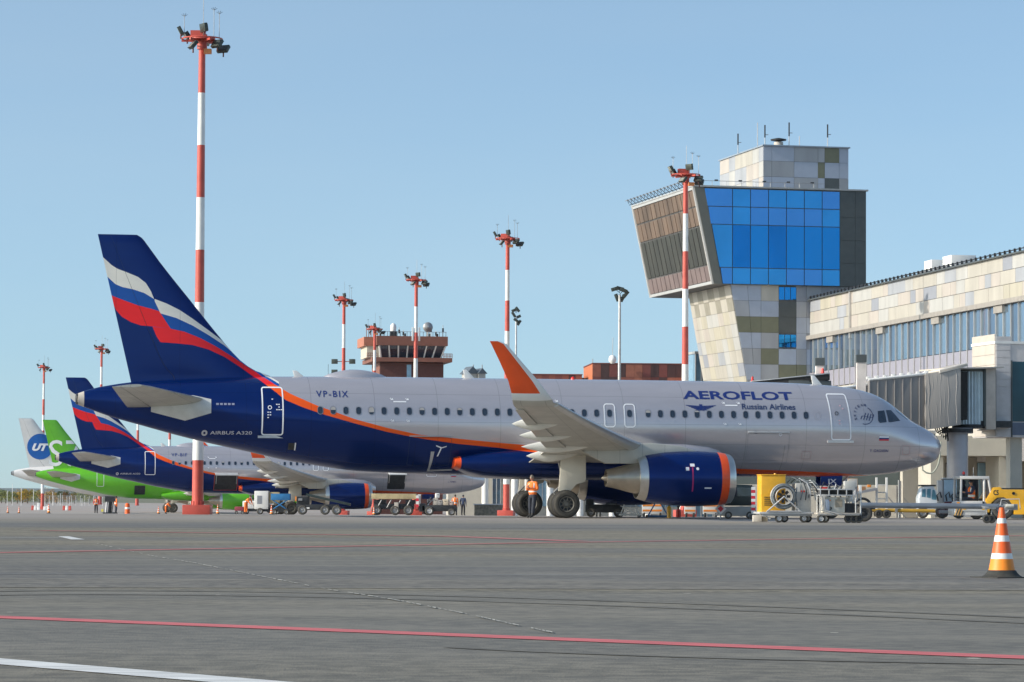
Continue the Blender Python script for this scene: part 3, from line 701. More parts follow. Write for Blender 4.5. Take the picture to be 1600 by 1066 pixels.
    for dy in (-.24, .24): wheel(G, (xg, dy, .38), .38, .22, 'y', rimc=GREY)
    for dy in (-.36, .36):
        b = MB(); b.prism([(xg-.5, 1.42), (xg-.5, 1.95), (xg+.5, 1.95), (xg+.45, 1.42)], 'y', dy-.02, dy+.02, mt['cowl']); D = b.build('gear_door', G, bevel=.008)
        if dy < 0 and livery == 'aero' and lod == 0: put_decal(text_mesh(reg[-2:], xg-.15, xg+.22, 1.52, 1.72, .01), 'registration_letters', D, MARKW, fn=lambda x, z: (x, -.387, z))
    # windows
    if lod == 0 or livery == 'aero':
        Sx = [27.66-.5355*i for i in range(23)]+[15.32, 14.45]+[13.64-.536*i for i in range(14)]
        w0 = window_part(R, Sx[0]-4, mat=SHELLRIM)
        for i, s in enumerate(Sx):
            window_part(R, s, mat=SHELLRIM, blind={1: .02, 4: -.06, 8: .05, 11: .07, 17: -.02, 25: .04, 29: .09, 33: .0}.get(i, 0))
        bpy.data.objects.remove(w0)
    # cockpit glazing
    cw = [[(3.33, 4.66), (2.99, 4.70), (2.96, 4.18), (3.30, 4.14), (3.37, 4.25)], [(2.90, 4.71), (2.62, 4.72), (2.24, 4.26), (2.76, 4.18), (2.86, 4.19)]]
    for P in cw:
        put_decal(poly_bm([[(S0-p[0], p[1]) for p in P]]), 'cockpit_window', R, GLASSD, 0.008)
    b = MB(); rows = []
    for i in range(7):                          # windscreen wraps over the nose to the far side
        a = radians(8+20*i-68)
        r = []
        for (sb, zb) in ((2.02, 4.36), (2.60, 4.90)):
            r.append((sb, zb, a))
        rows.append(r)
    def wrap(s, z, fr):                          # point on the nose at station s, fraction of half width
        t = pchip(TOP, s); bo = pchip(BOT, s); w = pchip(WID, s); c = (t+bo)/2; h = (t-bo)/2; y = w*fr; zz = c+h*sqrt(max(0, 1-fr*fr)); return (S0-s+.008, y, zz+.008)
    for sg in (-1, 1):
        b = MB(); b.grid([[wrap(1.62+.09*k+abs(f)*.22, 0, sg*f) for f in (.05, .2, .35, .5, .62)] for k in range(7)], GLASSD); b.build('windscreen', R)
    # doors
    def outline(cs, cz, w, h, r, lw, nm, mat, sk=0.0, parent=R, lbl=None):
        return put_decal(ring_bm(rrect(S0-cs, cz, w, h, r, 5, sk), rrect(S0-cs, cz, w-2*lw, h-2*lw, max(.02, r-lw), 5, sk)), nm, parent, mat, 0.010, label=lbl)
    if livery in ('aero', 's7', 'ut'):
        sk = 0.0
        for (cs, w, skw) in ((29.63, .90, 0.0), (5.14, .92, -.03)):
            d = outline(cs, 4.39, w, 2.04, .12, .055, 'passenger_door', MARKW, skw)
            if lod == 0:
                put_decal(ring_bm(rrect(S0-cs-.12 if cs > 20 else S0-cs-.15, 4.53, .17, .17, .08, 5), rrect(S0-cs-.12 if cs > 20 else S0-cs-.15, 4.53, .11, .11, .05, 5)), 'door_window', d, MARKW if cs > 20 else DARK, .012)
                if cs > 20:
                    [put_decal(poly_bm([q_]), 'door_marking', d, MARKW, .012) for q_ in ([[(S0-cs+.14+.09*k, 4.42+.11*j), (S0-cs+.20+.09*k, 4.42+.11*j), (S0-cs+.20+.09*k, 4.46+.11*j), (S0-cs+.14+.09*k, 4.46+.11*j)] for k, j in ((0, 0), (1, 0), (0, 2), (1, 1), (1, 2), (2, 0), (-4, -2), (-4, -1), (-4, -3), (-3, -2), (-3, -1), (-2, 4))])]
                else:
                    [put_decal(poly_bm([q_]), 'door_marking', d, M('pink door marking', (.62, .42, .46), .4), .012) for q_ in ([[(S0-cs+.02+.1*k, 4.32+.13*j), (S0-cs+.09+.1*k, 4.32+.13*j), (S0-cs+.09+.1*k, 4.38+.13*j), (S0-cs+.02+.1*k, 4.38+.13*j)] for k, j in ((-1, -1), (-1, -2), (0, 4), (1, 3))])]
                b = MB(); P = [proj(S0-cs-.52, 3.33, 0), proj(S0-cs+.52, 3.33, 0)]; b.box2((P[0][0]-.06, P[0][1]-.06, 3.26), (P[1][0]+.06, P[1][1]+.05, 3.36), MATS['light grey steel']); b.build('door_sill', d)
    if livery == 'aero':
        for cs in (15.32, 14.45): outline(cs, 4.34, .50, 1.02, .14, .045, 'emergency_exit', MARKW)
        # titles
        fx = lambda s0, s1: (S0-s0, S0-s1)
        if lod == 0:
            for body, sa_, sb_, za, zb, bold, mat in (('Russian Airlines', 9.49, 7.12, 4.66, 4.91, .02, INKG),):
                put_decal(text_mesh(body, S0-sa_, S0-sb_, za, zb, bold), 'title_lettering', R, mat, .009)
        put_decal(text_mesh('AEROFLOT', S0-12.03, S0-7.15, 5.08, 5.45, .028), 'title_lettering', R, DKBLUE, .012)
        put_decal(text_mesh(reg, S0-27.8, S0-26.46, 4.99, 5.26, .012, 0, 1.3), 'registration_lettering', R, DKBLUE, .012)
        put_decal(text_mesh('AIRBUS A320', S0-32.15, S0-30.45, 3.40, 3.54, .012), 'type_lettering', R, M('pale grey lettering', (.5, .5, .55), .4), .012)
        put_decal(ring_bm(rrect(S0-32.38, 3.46, .24, .24, .119, 6), rrect(S0-32.38, 3.46, .10, .10, .049, 6)), 'type_emblem', R, MATS['pale grey lettering'], .012)
        if lod == 0:
            put_decal(text_mesh('Y. GAGARIN', S0-3.74, S0-2.86, 2.88, 3.00, .008, .15), 'name_lettering', R, DKBLUE, .010)
        else:
            put_decal(text_mesh('L. FOMIN', S0-3.6, S0-2.86, 2.88, 3.00, .008, .15), 'name_lettering', R, DKBLUE, .010)
        # winged emblem
        wg = []
        for sg in (-1, 1):
            for k in range(5):
                x0 = S0-11.3+sg*.06; L_ = .62-.11*k; z0 = 4.79-.045*k
                wg.append([(x0, z0), (x0+sg*L_, z0+.035), (x0+sg*(L_-.04), z0+.005), (x0, z0-.035)])
        wg += [[(S0-11.3-.05, 4.60), (S0-11.3+.05, 4.60), (S0-11.3+.07, 4.86), (S0-11.3-.07, 4.86)], [(S0-11.55, 4.60), (S0-11.5, 4.60), (S0-11.28, 4.80), (S0-11.32, 4.80)], [(S0-11.05, 4.60), (S0-11.1, 4.60), (S0-11.32, 4.80), (S0-11.28, 4.80)]]
        put_decal(poly_bm(wg), 'winged_emblem', R, DKBLUE, .011)
        # flag
        for k, mt_ in enumerate((MARKW, DKBLUE, MARKR)):
            z = 3.50-.062*k; put_decal(poly_bm([[(S0-3.34, z), (S0-2.88, z), (S0-2.88, z+.06), (S0-3.34, z+.06)]]), 'flag_stripe', R, mt_, .012)
        # alliance roundel
        cx, cz = S0-3.99, 4.46
        def arc(r0, r1, a0, a1, n=16): return [[(cx+r0*cos(radians(a0+(a1-a0)*i/n)), cz+r0*sin(radians(a0+(a1-a0)*i/n))), (cx+r1*cos(radians(a0+(a1-a0)*i/n)), cz+r1*sin(radians(a0+(a1-a0)*i/n))), (cx+r1*cos(radians(a0+(a1-a0)*(i+1)/n)), cz+r1*sin(radians(a0+(a1-a0)*(i+1)/n))), (cx+r0*cos(radians(a0+(a1-a0)*(i+1)/n)), cz+r0*sin(radians(a0+(a1-a0)*(i+1)/n)))] for i in range(n)]
        pl = arc(.37, .40, -110, 60)
        for k in range(4):
            for i in range(8):
                q0 = i/8; q1 = (i+1)/8; f = lambda q: (cx-.22+.14*k*.9+.26*q, cz-.16+.28*q+.06*sin(q*2*pi)-.02*k); A_, B_ = f(q0), f(q1); pl.append([A_, (A_[0]+.035, A_[1]-.02), (B_[0]+.035, B_[1]-.02), B_])
        put_decal(poly_bm(pl), 'alliance_roundel', R, INKG, .012)
        if lod == 0:
            for i, ch in enumerate('SKYTEAM'):
                a = radians(200-20*i); bm = text_mesh(ch, -.05, .05, -.055, .055, .02); rot = a-pi/2
                for v in bm.verts:
                    x, z = v.co.x, v.co.z; v.co = Vector((cx+.46*cos(a)+x*cos(rot)-z*sin(rot), 0, cz+.46*sin(a)+x*sin(rot)+z*cos(rot)))
                put_decal(bm, 'alliance_lettering', R, INKG, .012)
        # evacuation slide marks above and below the windows
        for cs in (24.3, 17.9, 9.95):
            pl = [[(S0-cs-.27, 4.80), (S0-cs+.27, 4.80), (S0-cs+.27, 4.85), (S0-cs-.27, 4.85)]]
            for dx in (-.33, .33):
                for zz in (4.93, 4.02): pl += [[(S0-cs+dx-.07, zz-.03), (S0-cs+dx+.07, zz-.03), (S0-cs+dx+.03, zz+.05)], [(S0-cs+dx-.09, zz+.03), (S0-cs+dx-.03, zz+.06), (S0-cs+dx-.05, zz+.01)]]
            for q_ in pl: put_decal(poly_bm([q_]), 'slide_marking', R, MARKW, .011)
        # cargo doors and access panels
        if lod == 0:
            for (cs, w, z, h) in ((8.35, 1.85, 2.98, 1.3), (23.0, 1.8, 2.75, 1.15)):
                d = outline(cs, z, w, h, .08, .012, 'cargo_door', M('panel gap', (.16, .16, .17), .5) if cs < 10 else M('blue panel gap', (.003, .008, .03), .5))
                b = MB(); P = proj(S0-cs, z+h/2+.02, 0); b.box((S0-cs, P[1]-.02, z+h/2+.06), (w, .05, .05), LGREY if cs < 10 else GREY); b.build('door_hinge', d, bevel=.01)
            put_decal(poly_bm([[(S0-22.95, 1.92), (S0-22.87, 1.92), (S0-22.8, 2.75), (S0-22.95, 2.75)], [(S0-22.87, 1.92), (S0-21.9, 1.97), (S0-21.9, 2.03), (S0-22.87, 1.99)]]), 'cargo_door_trim', R, LGREY, .012)
            put_decal(poly_bm([[(S0-22.75, 3.02), (S0-22.5, 2.93), (S0-22.52, 2.88), (S0-22.75, 2.97)], [(S0-22.5, 2.93), (S0-22.3, 2.99), (S0-22.3, 2.95), (S0-22.52, 2.88)], [(S0-22.55, 2.92), (S0-22.49, 2.92), (S0-22.62, 2.55), (S0-22.68, 2.55)]]), 'access_marking', R, MARKW, .012)
            put_decal(poly_bm([rrect(S0-28.8, 2.92, .26, .28, .03)]), 'service_opening', R, DARK, .011)
            put_decal(poly_bm([[(S0-28.67, 2.76), (S0-28.62, 2.76), (S0-28.62, 3.07), (S0-28.67, 3.07)]]), 'service_flap', R, MARKW, .03)
            outline(6.6, 2.72, .42, .34, .05, .012, 'service_panel', M('faded red panel outline', (.42, .25, .25), .5))
            outline(2.0, 2.98, .36, .40, .05, .012, 'service_panel', MATS['faded red panel outline'])
            outline(6.15, 4.42, .26, .34, .12, .012, 'blanked_window', M('faint panel gap', (.34, .33, .36), .5))
            put_decal(text_mesh('45', S0-9.0, S0-8.86, 3.62, 3.74, .02), 'frame_number', R, INKG, .010)
            put_decal(poly_bm([[(S0-7.83+.09*cos(a), 3.60+.09*sin(a)), (S0-7.83+.04*cos(a+.4), 3.60+.04*sin(a+.4)), (S0-7.83+.04*cos(a-.4), 3.60+.04*sin(a-.4))] for a in [k*pi/4 for k in range(8)]]), 'static_port_marking', R, MARKW, .011)
            # tail cone stencils
            put_decal(poly_bm([[(S0-31.95+.16*k, 4.62), (S0-31.84+.16*k, 4.62), (S0-31.84+.16*k, 4.70), (S0-31.95+.16*k, 4.70)] for k in range(5)]), 'tail_stencil', R, M('faint stencil', (.30, .32, .42), .4), .012)
            # engine marks
            fe = lambda x, z: (x, -5.75-sqrt(max(0, (1.10+.03*math.cos((S0-12.8-x)*1.2))**2-(z-1.66)**2))-.012, z)
            put_decal(poly_bm([rrect(S0-12.95, 1.62, .055, 1.0, .01, 2), rrect(S0-12.95, 2.2, .2, .13, .02, 2), rrect(S0-13.15, 2.05, .15, .15, .02, 2)]), 'engine_marking', R, M('crimson marking', (.45, .02, .12), .4), fn=fe, cut=.06)
            put_decal(poly_bm([rrect(S0-12.95, 2.21, .19, .12, .02, 2), rrect(S0-13.17, 2.05, .14, .14, .02, 2), rrect(S0-12.74, 2.06, .12, .12, .055, 3), rrect(S0-12.3, 1.27, .3, .05, .02, 2)]), 'engine_marking', R, MARKW, fn=lambda x, z: (x, fe(x, z)[1]-.006, z), cut=.06)
        if cargo_open:
            for (cs, w, z, h, red) in ((23.1, 1.95, 2.75, 1.25, True), (8.2, 1.55, 2.9, 1.25, False)):
                d = put_decal(poly_bm([rrect(S0-cs, z, w, h, .06)]), 'cargo_door', R, DARK, .014, label='open cargo hold')
                b = MB(); P = proj(S0-cs, z+h/2, 0)
                b.box((S0-cs, P[1]-.35, z+h/2+.12), (w, .9, .07), WHITE if not red else LGREY, rx=.25)
                for sx in (-1, 1): b.cyl((S0-cs+sx*w*.45, P[1]-.6, z+h/2+.1), (S0-cs+sx*w*.45, P[1]-.05, z-.1), .03, GREY)
                b.build('door_leaf', d)
                if red: outline(cs, z, w+.1, h+.1, .06, .06, 'door_frame', M('red door frame', (.4, .06, .05), .5), parent=d)
    # roof fittings
    if livery == 'aero':
        b = MB(); rows = []
        for i in range(17):
            q = i/16; s = 27.3-2.7*q; hh = .30*sin(pi*q)**.8 if 0 < q < 1 else 0; ww = .42*sin(pi*q)**.5 if 0 < q < 1 else 0.01
            tz = pchip(TOP, s)-.06; rows.append([(S0-s, ww*cos(pi*k/10), tz+(hh+.06)*sin(pi*k/10)) for k in range(11)])
        b.grid(rows, SILV); b.build('antenna_radome', R, angle=60)
    for (s, h) in ((28.3, .28), (21.0, .38), (5.6, .42)):
        b = MB(); tz = pchip(TOP, s)-.03; b.prism([(S0-s+.22, tz), (S0-s-.22, tz), (S0-s-.30, tz+h), (S0-s-.14, tz+h)], 'y', -.025, .025, WHITE); b.build('blade_antenna', R, bevel=.008)
    b = MB(); b.lathe([(0, .1), (.06, .09), (.11, .05), (.13, .002)], (S0-16.5, 0, 5.91), 'z', M('red beacon glass', (.7, .03, .02), .2), n=16); b.build('beacon', R)
    return R
A0 = radians(11.2)
def gate(xn, yn, z): return (xn-cos(A0)*S0, yn-sin(A0)*S0, z)

# ================================================================== airliners
def finy(x, z):
    s = S0-x; l = 30.2+(z-5.6)*.8; t = 35.38+(z-5.58)*1.45/6.16; f = max(0.02, min(1, (s-l)/(t-l))); th = .105*(t-l)
    return 5*th*(0.2969*sqrt(f)-0.126*f-0.3516*f*f+0.2843*f**3-0.1036*f**4)
near = airliner('airliner', 'nearest airliner, silver and blue with orange winglet, nose towards the jet bridge', gate(18.81, 140.4, 0), A0, 'aero')
second = airliner('airliner', 'second silver and blue airliner parked behind the tail of the nearest one, cargo holds open', gate(-2.32, 282.8, gz(280)), A0, 'aero', lod=1, reg='VP-BIF', cargo_open=True)
GREEN = M('lime green aircraft paint', (0.12, 0.47, 0.008), 0.35, var=0.05, coat=0.5)
LIME = M('yellow green paint', (0.62, 0.72, 0.05), 0.4, var=0.05)
WHP = M('white aircraft paint', (0.72, 0.70, 0.68), 0.35, var=0.04, coat=0.5)
s7 = airliner('airliner', 'lime green airliner seen between the white tail and the second blue airliner', (gate(-22.9, 410, 0)[0], gate(-22.9, 410, 0)[1], -1.4), A0, 's7', lod=1,
              mats=dict(body=GREEN, fin=GREEN, pod=GREEN, cowl=GREEN, band=GREEN, tip=GREEN, winglet=GREEN, tcone=GREEN, lip=METAL))
KU = 1.07
ut = airliner('airliner', 'white airliner farthest left with a blue disc on its tail', (-27.6-cos(A0)*S0*KU, 437.7-sin(A0)*S0*KU, -1.4), A0, 'ut', lod=1, scale=KU,
              mats=dict(body=WHP, fin=WHP, pod=WHP, cowl=WHP, band=WHP, tip=WHP, winglet=WHP, tcone=GREY, lip=METAL))
fin_fn = lambda o: (lambda x, z: (x, -finy(x, z)-o, z))
bmS = text_mesh('S7', S0-36.0, S0-31.9, 5.9, 9.2, .0)
bmesh.ops.bisect_plane(bmS, geom=bmS.verts[:]+bmS.edges[:]+bmS.faces[:], plane_co=(S0-31.51-.12, 0, 7.29), plane_no=(1.65, 0, 1.36), clear_outer=True)
put_decal(bmS, 'tail_lettering', s7, MARKW, fn=fin_fn(.02))
put_decal(text_mesh('VQ-BYI', S0-28.2, S0-26.8, 4.7, 4.95, .02), 'registration_lettering', s7, DKBLUE, .02)
put_decal(poly_bm([rrect(S0-24.7, 2.95, 1.35, 1.15, .08)]), 'open_cargo_door', s7, DARK, .02)
put_decal(poly_bm([[(S0-20.6+.2*k*sg, 2.3+.25*j), (S0-19.6+.2*k, 2.45+.25*j), (S0-20.3, 2.42+.25*j)] for k, j, sg in ((0, 0, 1), (1, 1, -1), (-1, 2, 1), (2, 3, -1))]), 'white_star_pattern', s7, MARKW, .25)
DISC = M('blue disc paint', (0.005, 0.11, 0.42), .4)
put_decal(poly_bm([[(S0-34.1+1.62*cos(2*pi*k/40), 8.2+1.62*sin(2*pi*k/40)) for k in range(40)]]), 'tail_disc', ut, DISC, fn=fin_fn(.02), cut=.3)
put_decal(text_mesh('UT', S0-35.1, S0-33.0, 7.65, 8.6, .06, .35), 'tail_lettering', ut, MARKW, fn=fin_fn(.05))

# ================================================================== floodlight masts
def bands(b, z1, r0, r1, bandh, n=16, first=REDW, zmin=0.45):
    z = z1; k = 0
    while z > zmin+.01:
        zb = max(zmin, z-bandh); f = lambda q: r0+(r1-r0)*q/z1
        b.cyl((0, 0, zb), (0, 0, z), f(zb), first if k % 2 == 0 else (WHITE if first is REDW else REDW), r2=f(z), n=n, caps=False); z = zb; k += 1
LAMPG = M('dark floodlight housing', (.06, .07, .06), .4, .4, var=.2)
LENS = M('floodlight lens', (.30, .32, .28), .12, .2, var=.2)
def make_mast(loc, label):
    R = thing('floodlight_mast', label, 'floodlight mast', loc, 0, 'red and white floodlight masts')
    b = MB(); bands(b, 22.3, .27, .155, 2.47); 
    for k in range(8): b.box((.28*cos(k*pi/4), .28*sin(k*pi/4), .52), (.04, .10, .22), REDW, rz=k*pi/4)
    b.build('pole', R, angle=40)
    b = MB(); b.box((0, 0, .22), (1.3, 1.3, .46), REDW); b.build('base_block', R, bevel=.03)
    b = MB()
    b.cyl((0, 0, 21.9), (0, 0, 22.6), .24, REDW); b.cyl((0, 0, 22.35), (0, 0, 22.43), .62, REDW, n=16)
    for a in range(0, 360, 60): b.box((.5*cos(radians(a)), .5*sin(radians(a)), 22.3), (.95, .07, .10), REDW, rz=radians(a))
    b.tube([(.95*cos(k*pi/12), .95*sin(k*pi/12), 22.38) for k in range(25)], .035, REDW, n=6)
    b.box((-.18, -.1, 22.62), (.7, .4, .28), REDW); b.box((.3, -.35, 21.75), (.35, .35, .22), M('orange box', (.7, .25, .08), .5))
    b.build('crown', R)
    for (x, y, z, rz, t) in ((-1.0, -.1, 22.75, .2, -.5), (-.75, .45, 22.6, .9, -.6), (.12, -.55, 22.85, 1.5, -.15), (.75, -.45, 22.1, 2.4, .6), (.98, .25, 21.95, 3.0, .7), (.1, .8, 22.4, -1.4, .5), (-.35, -.75, 22.0, 1.2, .7)):
        f = MB(); Rm = Matrix.Rotation(rz, 3, 'Z')
        f.box((0, 0, 0), (.16, .58, .40), LAMPG, ry=t); f.box((-.10 if x < 0 else .10, 0, 0), (.03, .50, .33), LENS, ry=t); f.cyl((0, 0, -.05), (0, 0, -.38), .04, REDW, n=6)
        o = f.build('floodlight', R, bevel=.02); o.location = (x, y, z); o.rotation_euler = (0, 0, rz*.35)
    for (x, y, h) in ((-.85, .0, 1.0), (.52, .3, 1.35), (.82, -.2, 1.1), (.05, 0, 1.8)):
        f = MB(); f.cyl((x, y, 22.4), (x, y, 22.5+h), .014, GREY, n=5)
        if h < 1.5:
            for a in (-.9, -.3, .3, .9): f.cyl((x, y, 22.45+h), (x+.16*sin(a*1.2), y+.05, 22.45+h+.16*cos(a)), .012, DARK, n=4)
        f.build('lightning_rod', R)
    return R
MASTS = [(308.5, 150, 'tallest floodlight mast, in front of the second blue airliner, leftmost of the large ones'), (535, 333, 'floodlight mast left of the brick tower, four square lamps low on its pole'),
         (648, 304, 'floodlight mast before the old brick tower, white antenna panels on its pole'), (791, 258, 'floodlight mast rising behind the orange winglet of the nearest airliner'),
         (1070, 209, 'floodlight mast in front of the glass control tower'), (583.5, 385, 'small floodlight mast overlapping the left edge of the old brick tower'),
         (156, 600, 'distant floodlight mast just left of the big blue tail fin'), (66, 504, 'farthest floodlight mast above the green and white tails at the left'),
         (264, 600, 'mostly hidden mast under the big blue rear fuselage, right of two'), (214, 620, 'mostly hidden mast under the big blue rear fuselage, left of two')]
m0 = None; ms = []
for (px, Y, lb) in MASTS:
    f = foot(px, Y)
    if m0 is None: m0 = make_mast(f, lb); ms.append(m0)
    else:
        o = copy_tree(m0, f, random.uniform(-.3, .3), lb)
        if px in (156, 264, 214):
            o.scale = (1.3, 1.3, 1.33) if px == 156 else (1.3, 1.3, .86)
            for ch in list(o.children):
                if ch.name.startswith('base_block'): bpy.data.objects.remove(ch)
        ms.append(o)
# extra fittings that sit on two of the masts
b = MB()
for dx in (-.85, .85):
    for z in (14.85, 15.95): b.box((dx*1.1, -.1, z), (.62, .3, .5), LAMPG)
b.box((0, 0, 15.95), (2.2, .08, .08), REDW); b.box((0, 0, 14.85), (2.2, .08, .08), REDW); b.build('square_lamp_frame', ms[1], bevel=.02)
b = MB(); b.box((-.32, -.1, 17.2), (.16, .14, 1.3), WHITE); b.box((.32, -.1, 17.2), (.16, .14, 1.3), LGREY); b.build('antenna_panel', ms[2], bevel=.02)
# plain grey lamp posts
def lamp_post(px, Y, H, label, dbl=False):
    R = thing('lamp_post', label, 'lamp post', foot(px, Y), 0, 'plain grey lamp posts')
    b = MB(); b.cyl((0, 0, 0), (0, 0, H-.5), .16, LGREY, r2=.10, n=12); b.build('pole', R)
    L_ = ((-.55, .3, .35, -.3), (.05, .35, .3, .25), (.45, .15, .2, .4), (-.3, -.55, .9, 1.2), (.35, -.6, .9, -1.1), (.7, -.25, .8, -.9))
    if dbl: L_ = ((-.3, .6, .4, -.4), (.2, .7, .6, .9), (-.4, 0, .4, 1.0), (.3, -.3, .4, -.4), (.45, -1.1, .6, -1.0), (.0, -.8, .5, .6))
    for (x, z, s, r) in L_:
        f = MB(); f.box((0, 0, 0), (.62, .4, .28), LAMPG, ry=r); f.cyl((0, 0, 0), (-x*.7, .1, -.3), .03, GREY, n=5); o = f.build('lamp_head', R, bevel=.04); o.location = (x*.7, random.uniform(-.3, .3), H-.3+z*.8)
lamp_post(967, 258, 18.4, 'plain grey lamp post with a cluster of dark lamps above the brown terminal')
lamp_post(805, 345, 22.0, 'plain grey lamp post just right of the mast behind the winglet', True)
def thin_mast(px, Y, H, label, r=.05):
    R = thing('antenna_mast', label, 'antenna mast', foot(px, Y)); b = MB(); b.cyl((0, 0, 0), (0, 0, H), r, LGREY, n=6); b.build('pole', R)
    b = MB(); b.cyl((0, 0, H), (0, 0, H+1.2), r*.5, DARK, n=5); b.box((0, 0, H*.97), (.25, .1, .6), GREY); b.build('aerial', R)
thin_mast(511, 400, 17.6, 'thin lattice aerial left of the floodlight mast with square lamps')

# ================================================================== buildings
def quad(c00, c10, c11, c01):
    c = [Vector(p) for p in (c00, c10, c11, c01)]
    return lambda u, v: (c[0]*(1-u)+c[1]*u)*(1-v)+(c[3]*(1-u)+c[2]*u)*v
def panels(b, Q, us, vs, choose, th=.05, gap=.02, W=None, H=None):
    nrm = (Q(1, 0)-Q(0, 0)).cross(Q(0, 1)-Q(0, 0)).normalized()
    W = W or (Q(1, 0)-Q(0, 0)).length; H = H or (Q(0, 1)-Q(0, 0)).length; gu = gap/W/2; gv = gap/H/2
    for j in range(len(vs)-1):
        uu = us[j] if isinstance(us[0], list) else us
        for i in range(len(uu)-1):
            m = choose(i, j)
            if m is None: continue
            a, c, d, e = uu[i]+gu, uu[i+1]-gu, vs[j]+gv, vs[j+1]-gv
            P = [Q(a, d), Q(c, d), Q(c, e), Q(a, e)]; F = [p+nrm*th for p in P]
            b.add(P+F, [[4, 5, 6, 7], [0, 1, 5, 4], [1, 2, 6, 5], [2, 3, 7, 6], [3, 0, 4, 7]], m)
def lin(n): return [i/n for i in range(n+1)]
PC = [M('cream panel', (.42, .39, .335), .5, var=.11, scale=.9, stretch=(1, 1, .3)), M('pale yellow panel', (.42, .385, .305), .5, var=.11, scale=.9, stretch=(1, 1, .3)), M('off white panel', (.42, .41, .385), .5, var=.11, scale=.9, stretch=(1, 1, .3)), M('light grey panel', (.33, .34, .36), .5, var=.11, scale=.9, stretch=(1, 1, .3)), M('pinkish cream panel', (.43, .385, .34), .5, var=.11, scale=.9, stretch=(1, 1, .3))]
PGREY = M('mid grey panel', (.27, .28, .31), .5, var=.06); POLIVE = M('olive panel', (.17, .17, .11), .5, var=.06); PDK = M('dark grey panel', (.075, .085, .085), .45, var=.08); PBLU = M('pale blue grey panel', (.36, .40, .48), .5, var=.04)
TGLASS = M('blue tower glass', (.02, .25, .62), .03, .85, var=.06, scale=.3, stretch=(1, 1, .3)); TG_A = M('deep blue tower glass', (.012, .20, .55), .03, .85, var=.10, scale=.4); TG_B = M('pale blue tower glass', (.05, .31, .66), .05, .82, var=.08, scale=.4); TGLASS2 = M('lighter blue tower glass', (.08, .29, .66), .05, .8, var=.05, scale=.3)
TMG = M('grey blue facade glass', (.25, .345, .45), .04, .75, var=.14, scale=.4); TMG2 = M('darker facade glass', (.17, .24, .34), .04, .75, var=.12, scale=.4)
MULL = M('aluminium mullion', (.55, .53, .50), .4, .4, var=.05); BACK = M('facade backing', (.10, .10, .10), .7)
def rnd(w=(5, 2, 4, 1.6, 2)): return random.choices(PC, w)[0]
# ---- new control tower
TB = radians(13); tx = at(1085, 290, 240).x
T = thing('control_tower', 'modern control tower with leaning blue glass cab and patchwork panels', 'control tower', (tx, 240, gz(240)), TB); g0 = gz(240)
def P(x, y, z): return Vector((x, y, z-g0))
LN = 1.55
cabp = [(0, 24.3), (13.6, 24.3), (13.6, 17.0), (LN, 17.0)]
b = MB(); b.prism([(x, z-g0) for x, z in cabp], 'y', 0, 17.6, BACK); CAB = b.build('cab', T, smooth=False)
b = MB(); Qf = quad(P(LN, 0, 17.0), P(13.6, 0, 17.0), P(13.6, 0, 24.3), P(0, 0, 24.3))
# front: dark slanted strip, then dark panels at the right, glass built between (in true metres)
def lx(z): return (24.3-z)*LN/7.3
CM = M('grey brown cab frame', (.14, .14, .12), .5, var=.06)
b.add([P(lx(17)-.0, -.06, 17), P(lx(17)+.62, -.06, 17), P(.75, -.06, 24.3), P(0, -.06, 24.3), P(lx(17), 0, 17), P(lx(17)+.62, 0, 17), P(.75, 0, 24.3), P(0, 0, 24.3)], [[0, 1, 2, 3], [0, 4, 5, 1], [1, 5, 6, 2], [2, 6, 7, 3], [3, 7, 4, 0]], CM)
panels(b, quad(P(11.5, 0, 17), P(13.6, 0, 17), P(13.6, 0, 24.3), P(11.5, 0, 24.3)), [0, .58, 1], [0, .24, .48, .72, 1], lambda i, j: PDK)
b.box(P(6.8, 8.8, 24.36), (13.9, 17.9, .12), M('roof edge', (.35, .36, .36), .5)); b.build('cladding', CAB, smooth=False)
rowsz = [17.0, 18.25, 21.5, 22.85, 24.22]; cols = [None]+[2.2+1.55*k for k in range(1, 7)]+[11.5]
cols = [3.0-.2+1.45*k for k in range(0, 6)]
cols = [11.5-1.42*k for k in range(0, 7)][::-1]     # 2.98 ... 11.5
for j in range(4):
    z0, z1 = rowsz[j], rowsz[j+1]
    xs0 = [lx(z0)+.66]+[c for c in cols if c > lx(z0)+.9]; xs1 = [lx(z1)+.66]+[c for c in cols if c > lx(z1)+.9]
    xs_ = sorted(set([round(c, 3) for c in cols]))
    for i in range(len(xs_)):
        xr = xs_[i]; xl0 = xs_[i-1] if i else None
        l0 = max(lx(z0)+.70, xl0 if xl0 is not None else -9); l1 = max(lx(z1)+.76, xl0 if xl0 is not None else -9)
        if i == 0: l0, l1 = lx(z0)+.66, lx(z1)+.74
        if xr-max(l0, l1) < .1: continue
        f = MB(); f.add([P(l0+.03, -.05, z0+.03), P(xr-.03, -.05, z0+.03), P(xr-.03, -.05, z1-.03), P(l1+.03, -.05, z1-.03), P(l0+.03, .05, z0+.03), P(xr-.03, .05, z0+.03), P(xr-.03, .05, z1-.03), P(l1+.03, .05, z1-.03)],
              [[0, 1, 2, 3], [0, 4, 5, 1], [1, 5, 6, 2], [2, 6, 7, 3], [3, 7, 4, 0]], (random.choice((TGLASS2, TGLASS2, TG_B)) if j in (0, 2, 3) else random.choice((TGLASS, TG_A, TGLASS, TG_B))))  # random pane tints put uneven sky reflections into the glass colour
        f.build('cab_window', CAB, smooth=False)
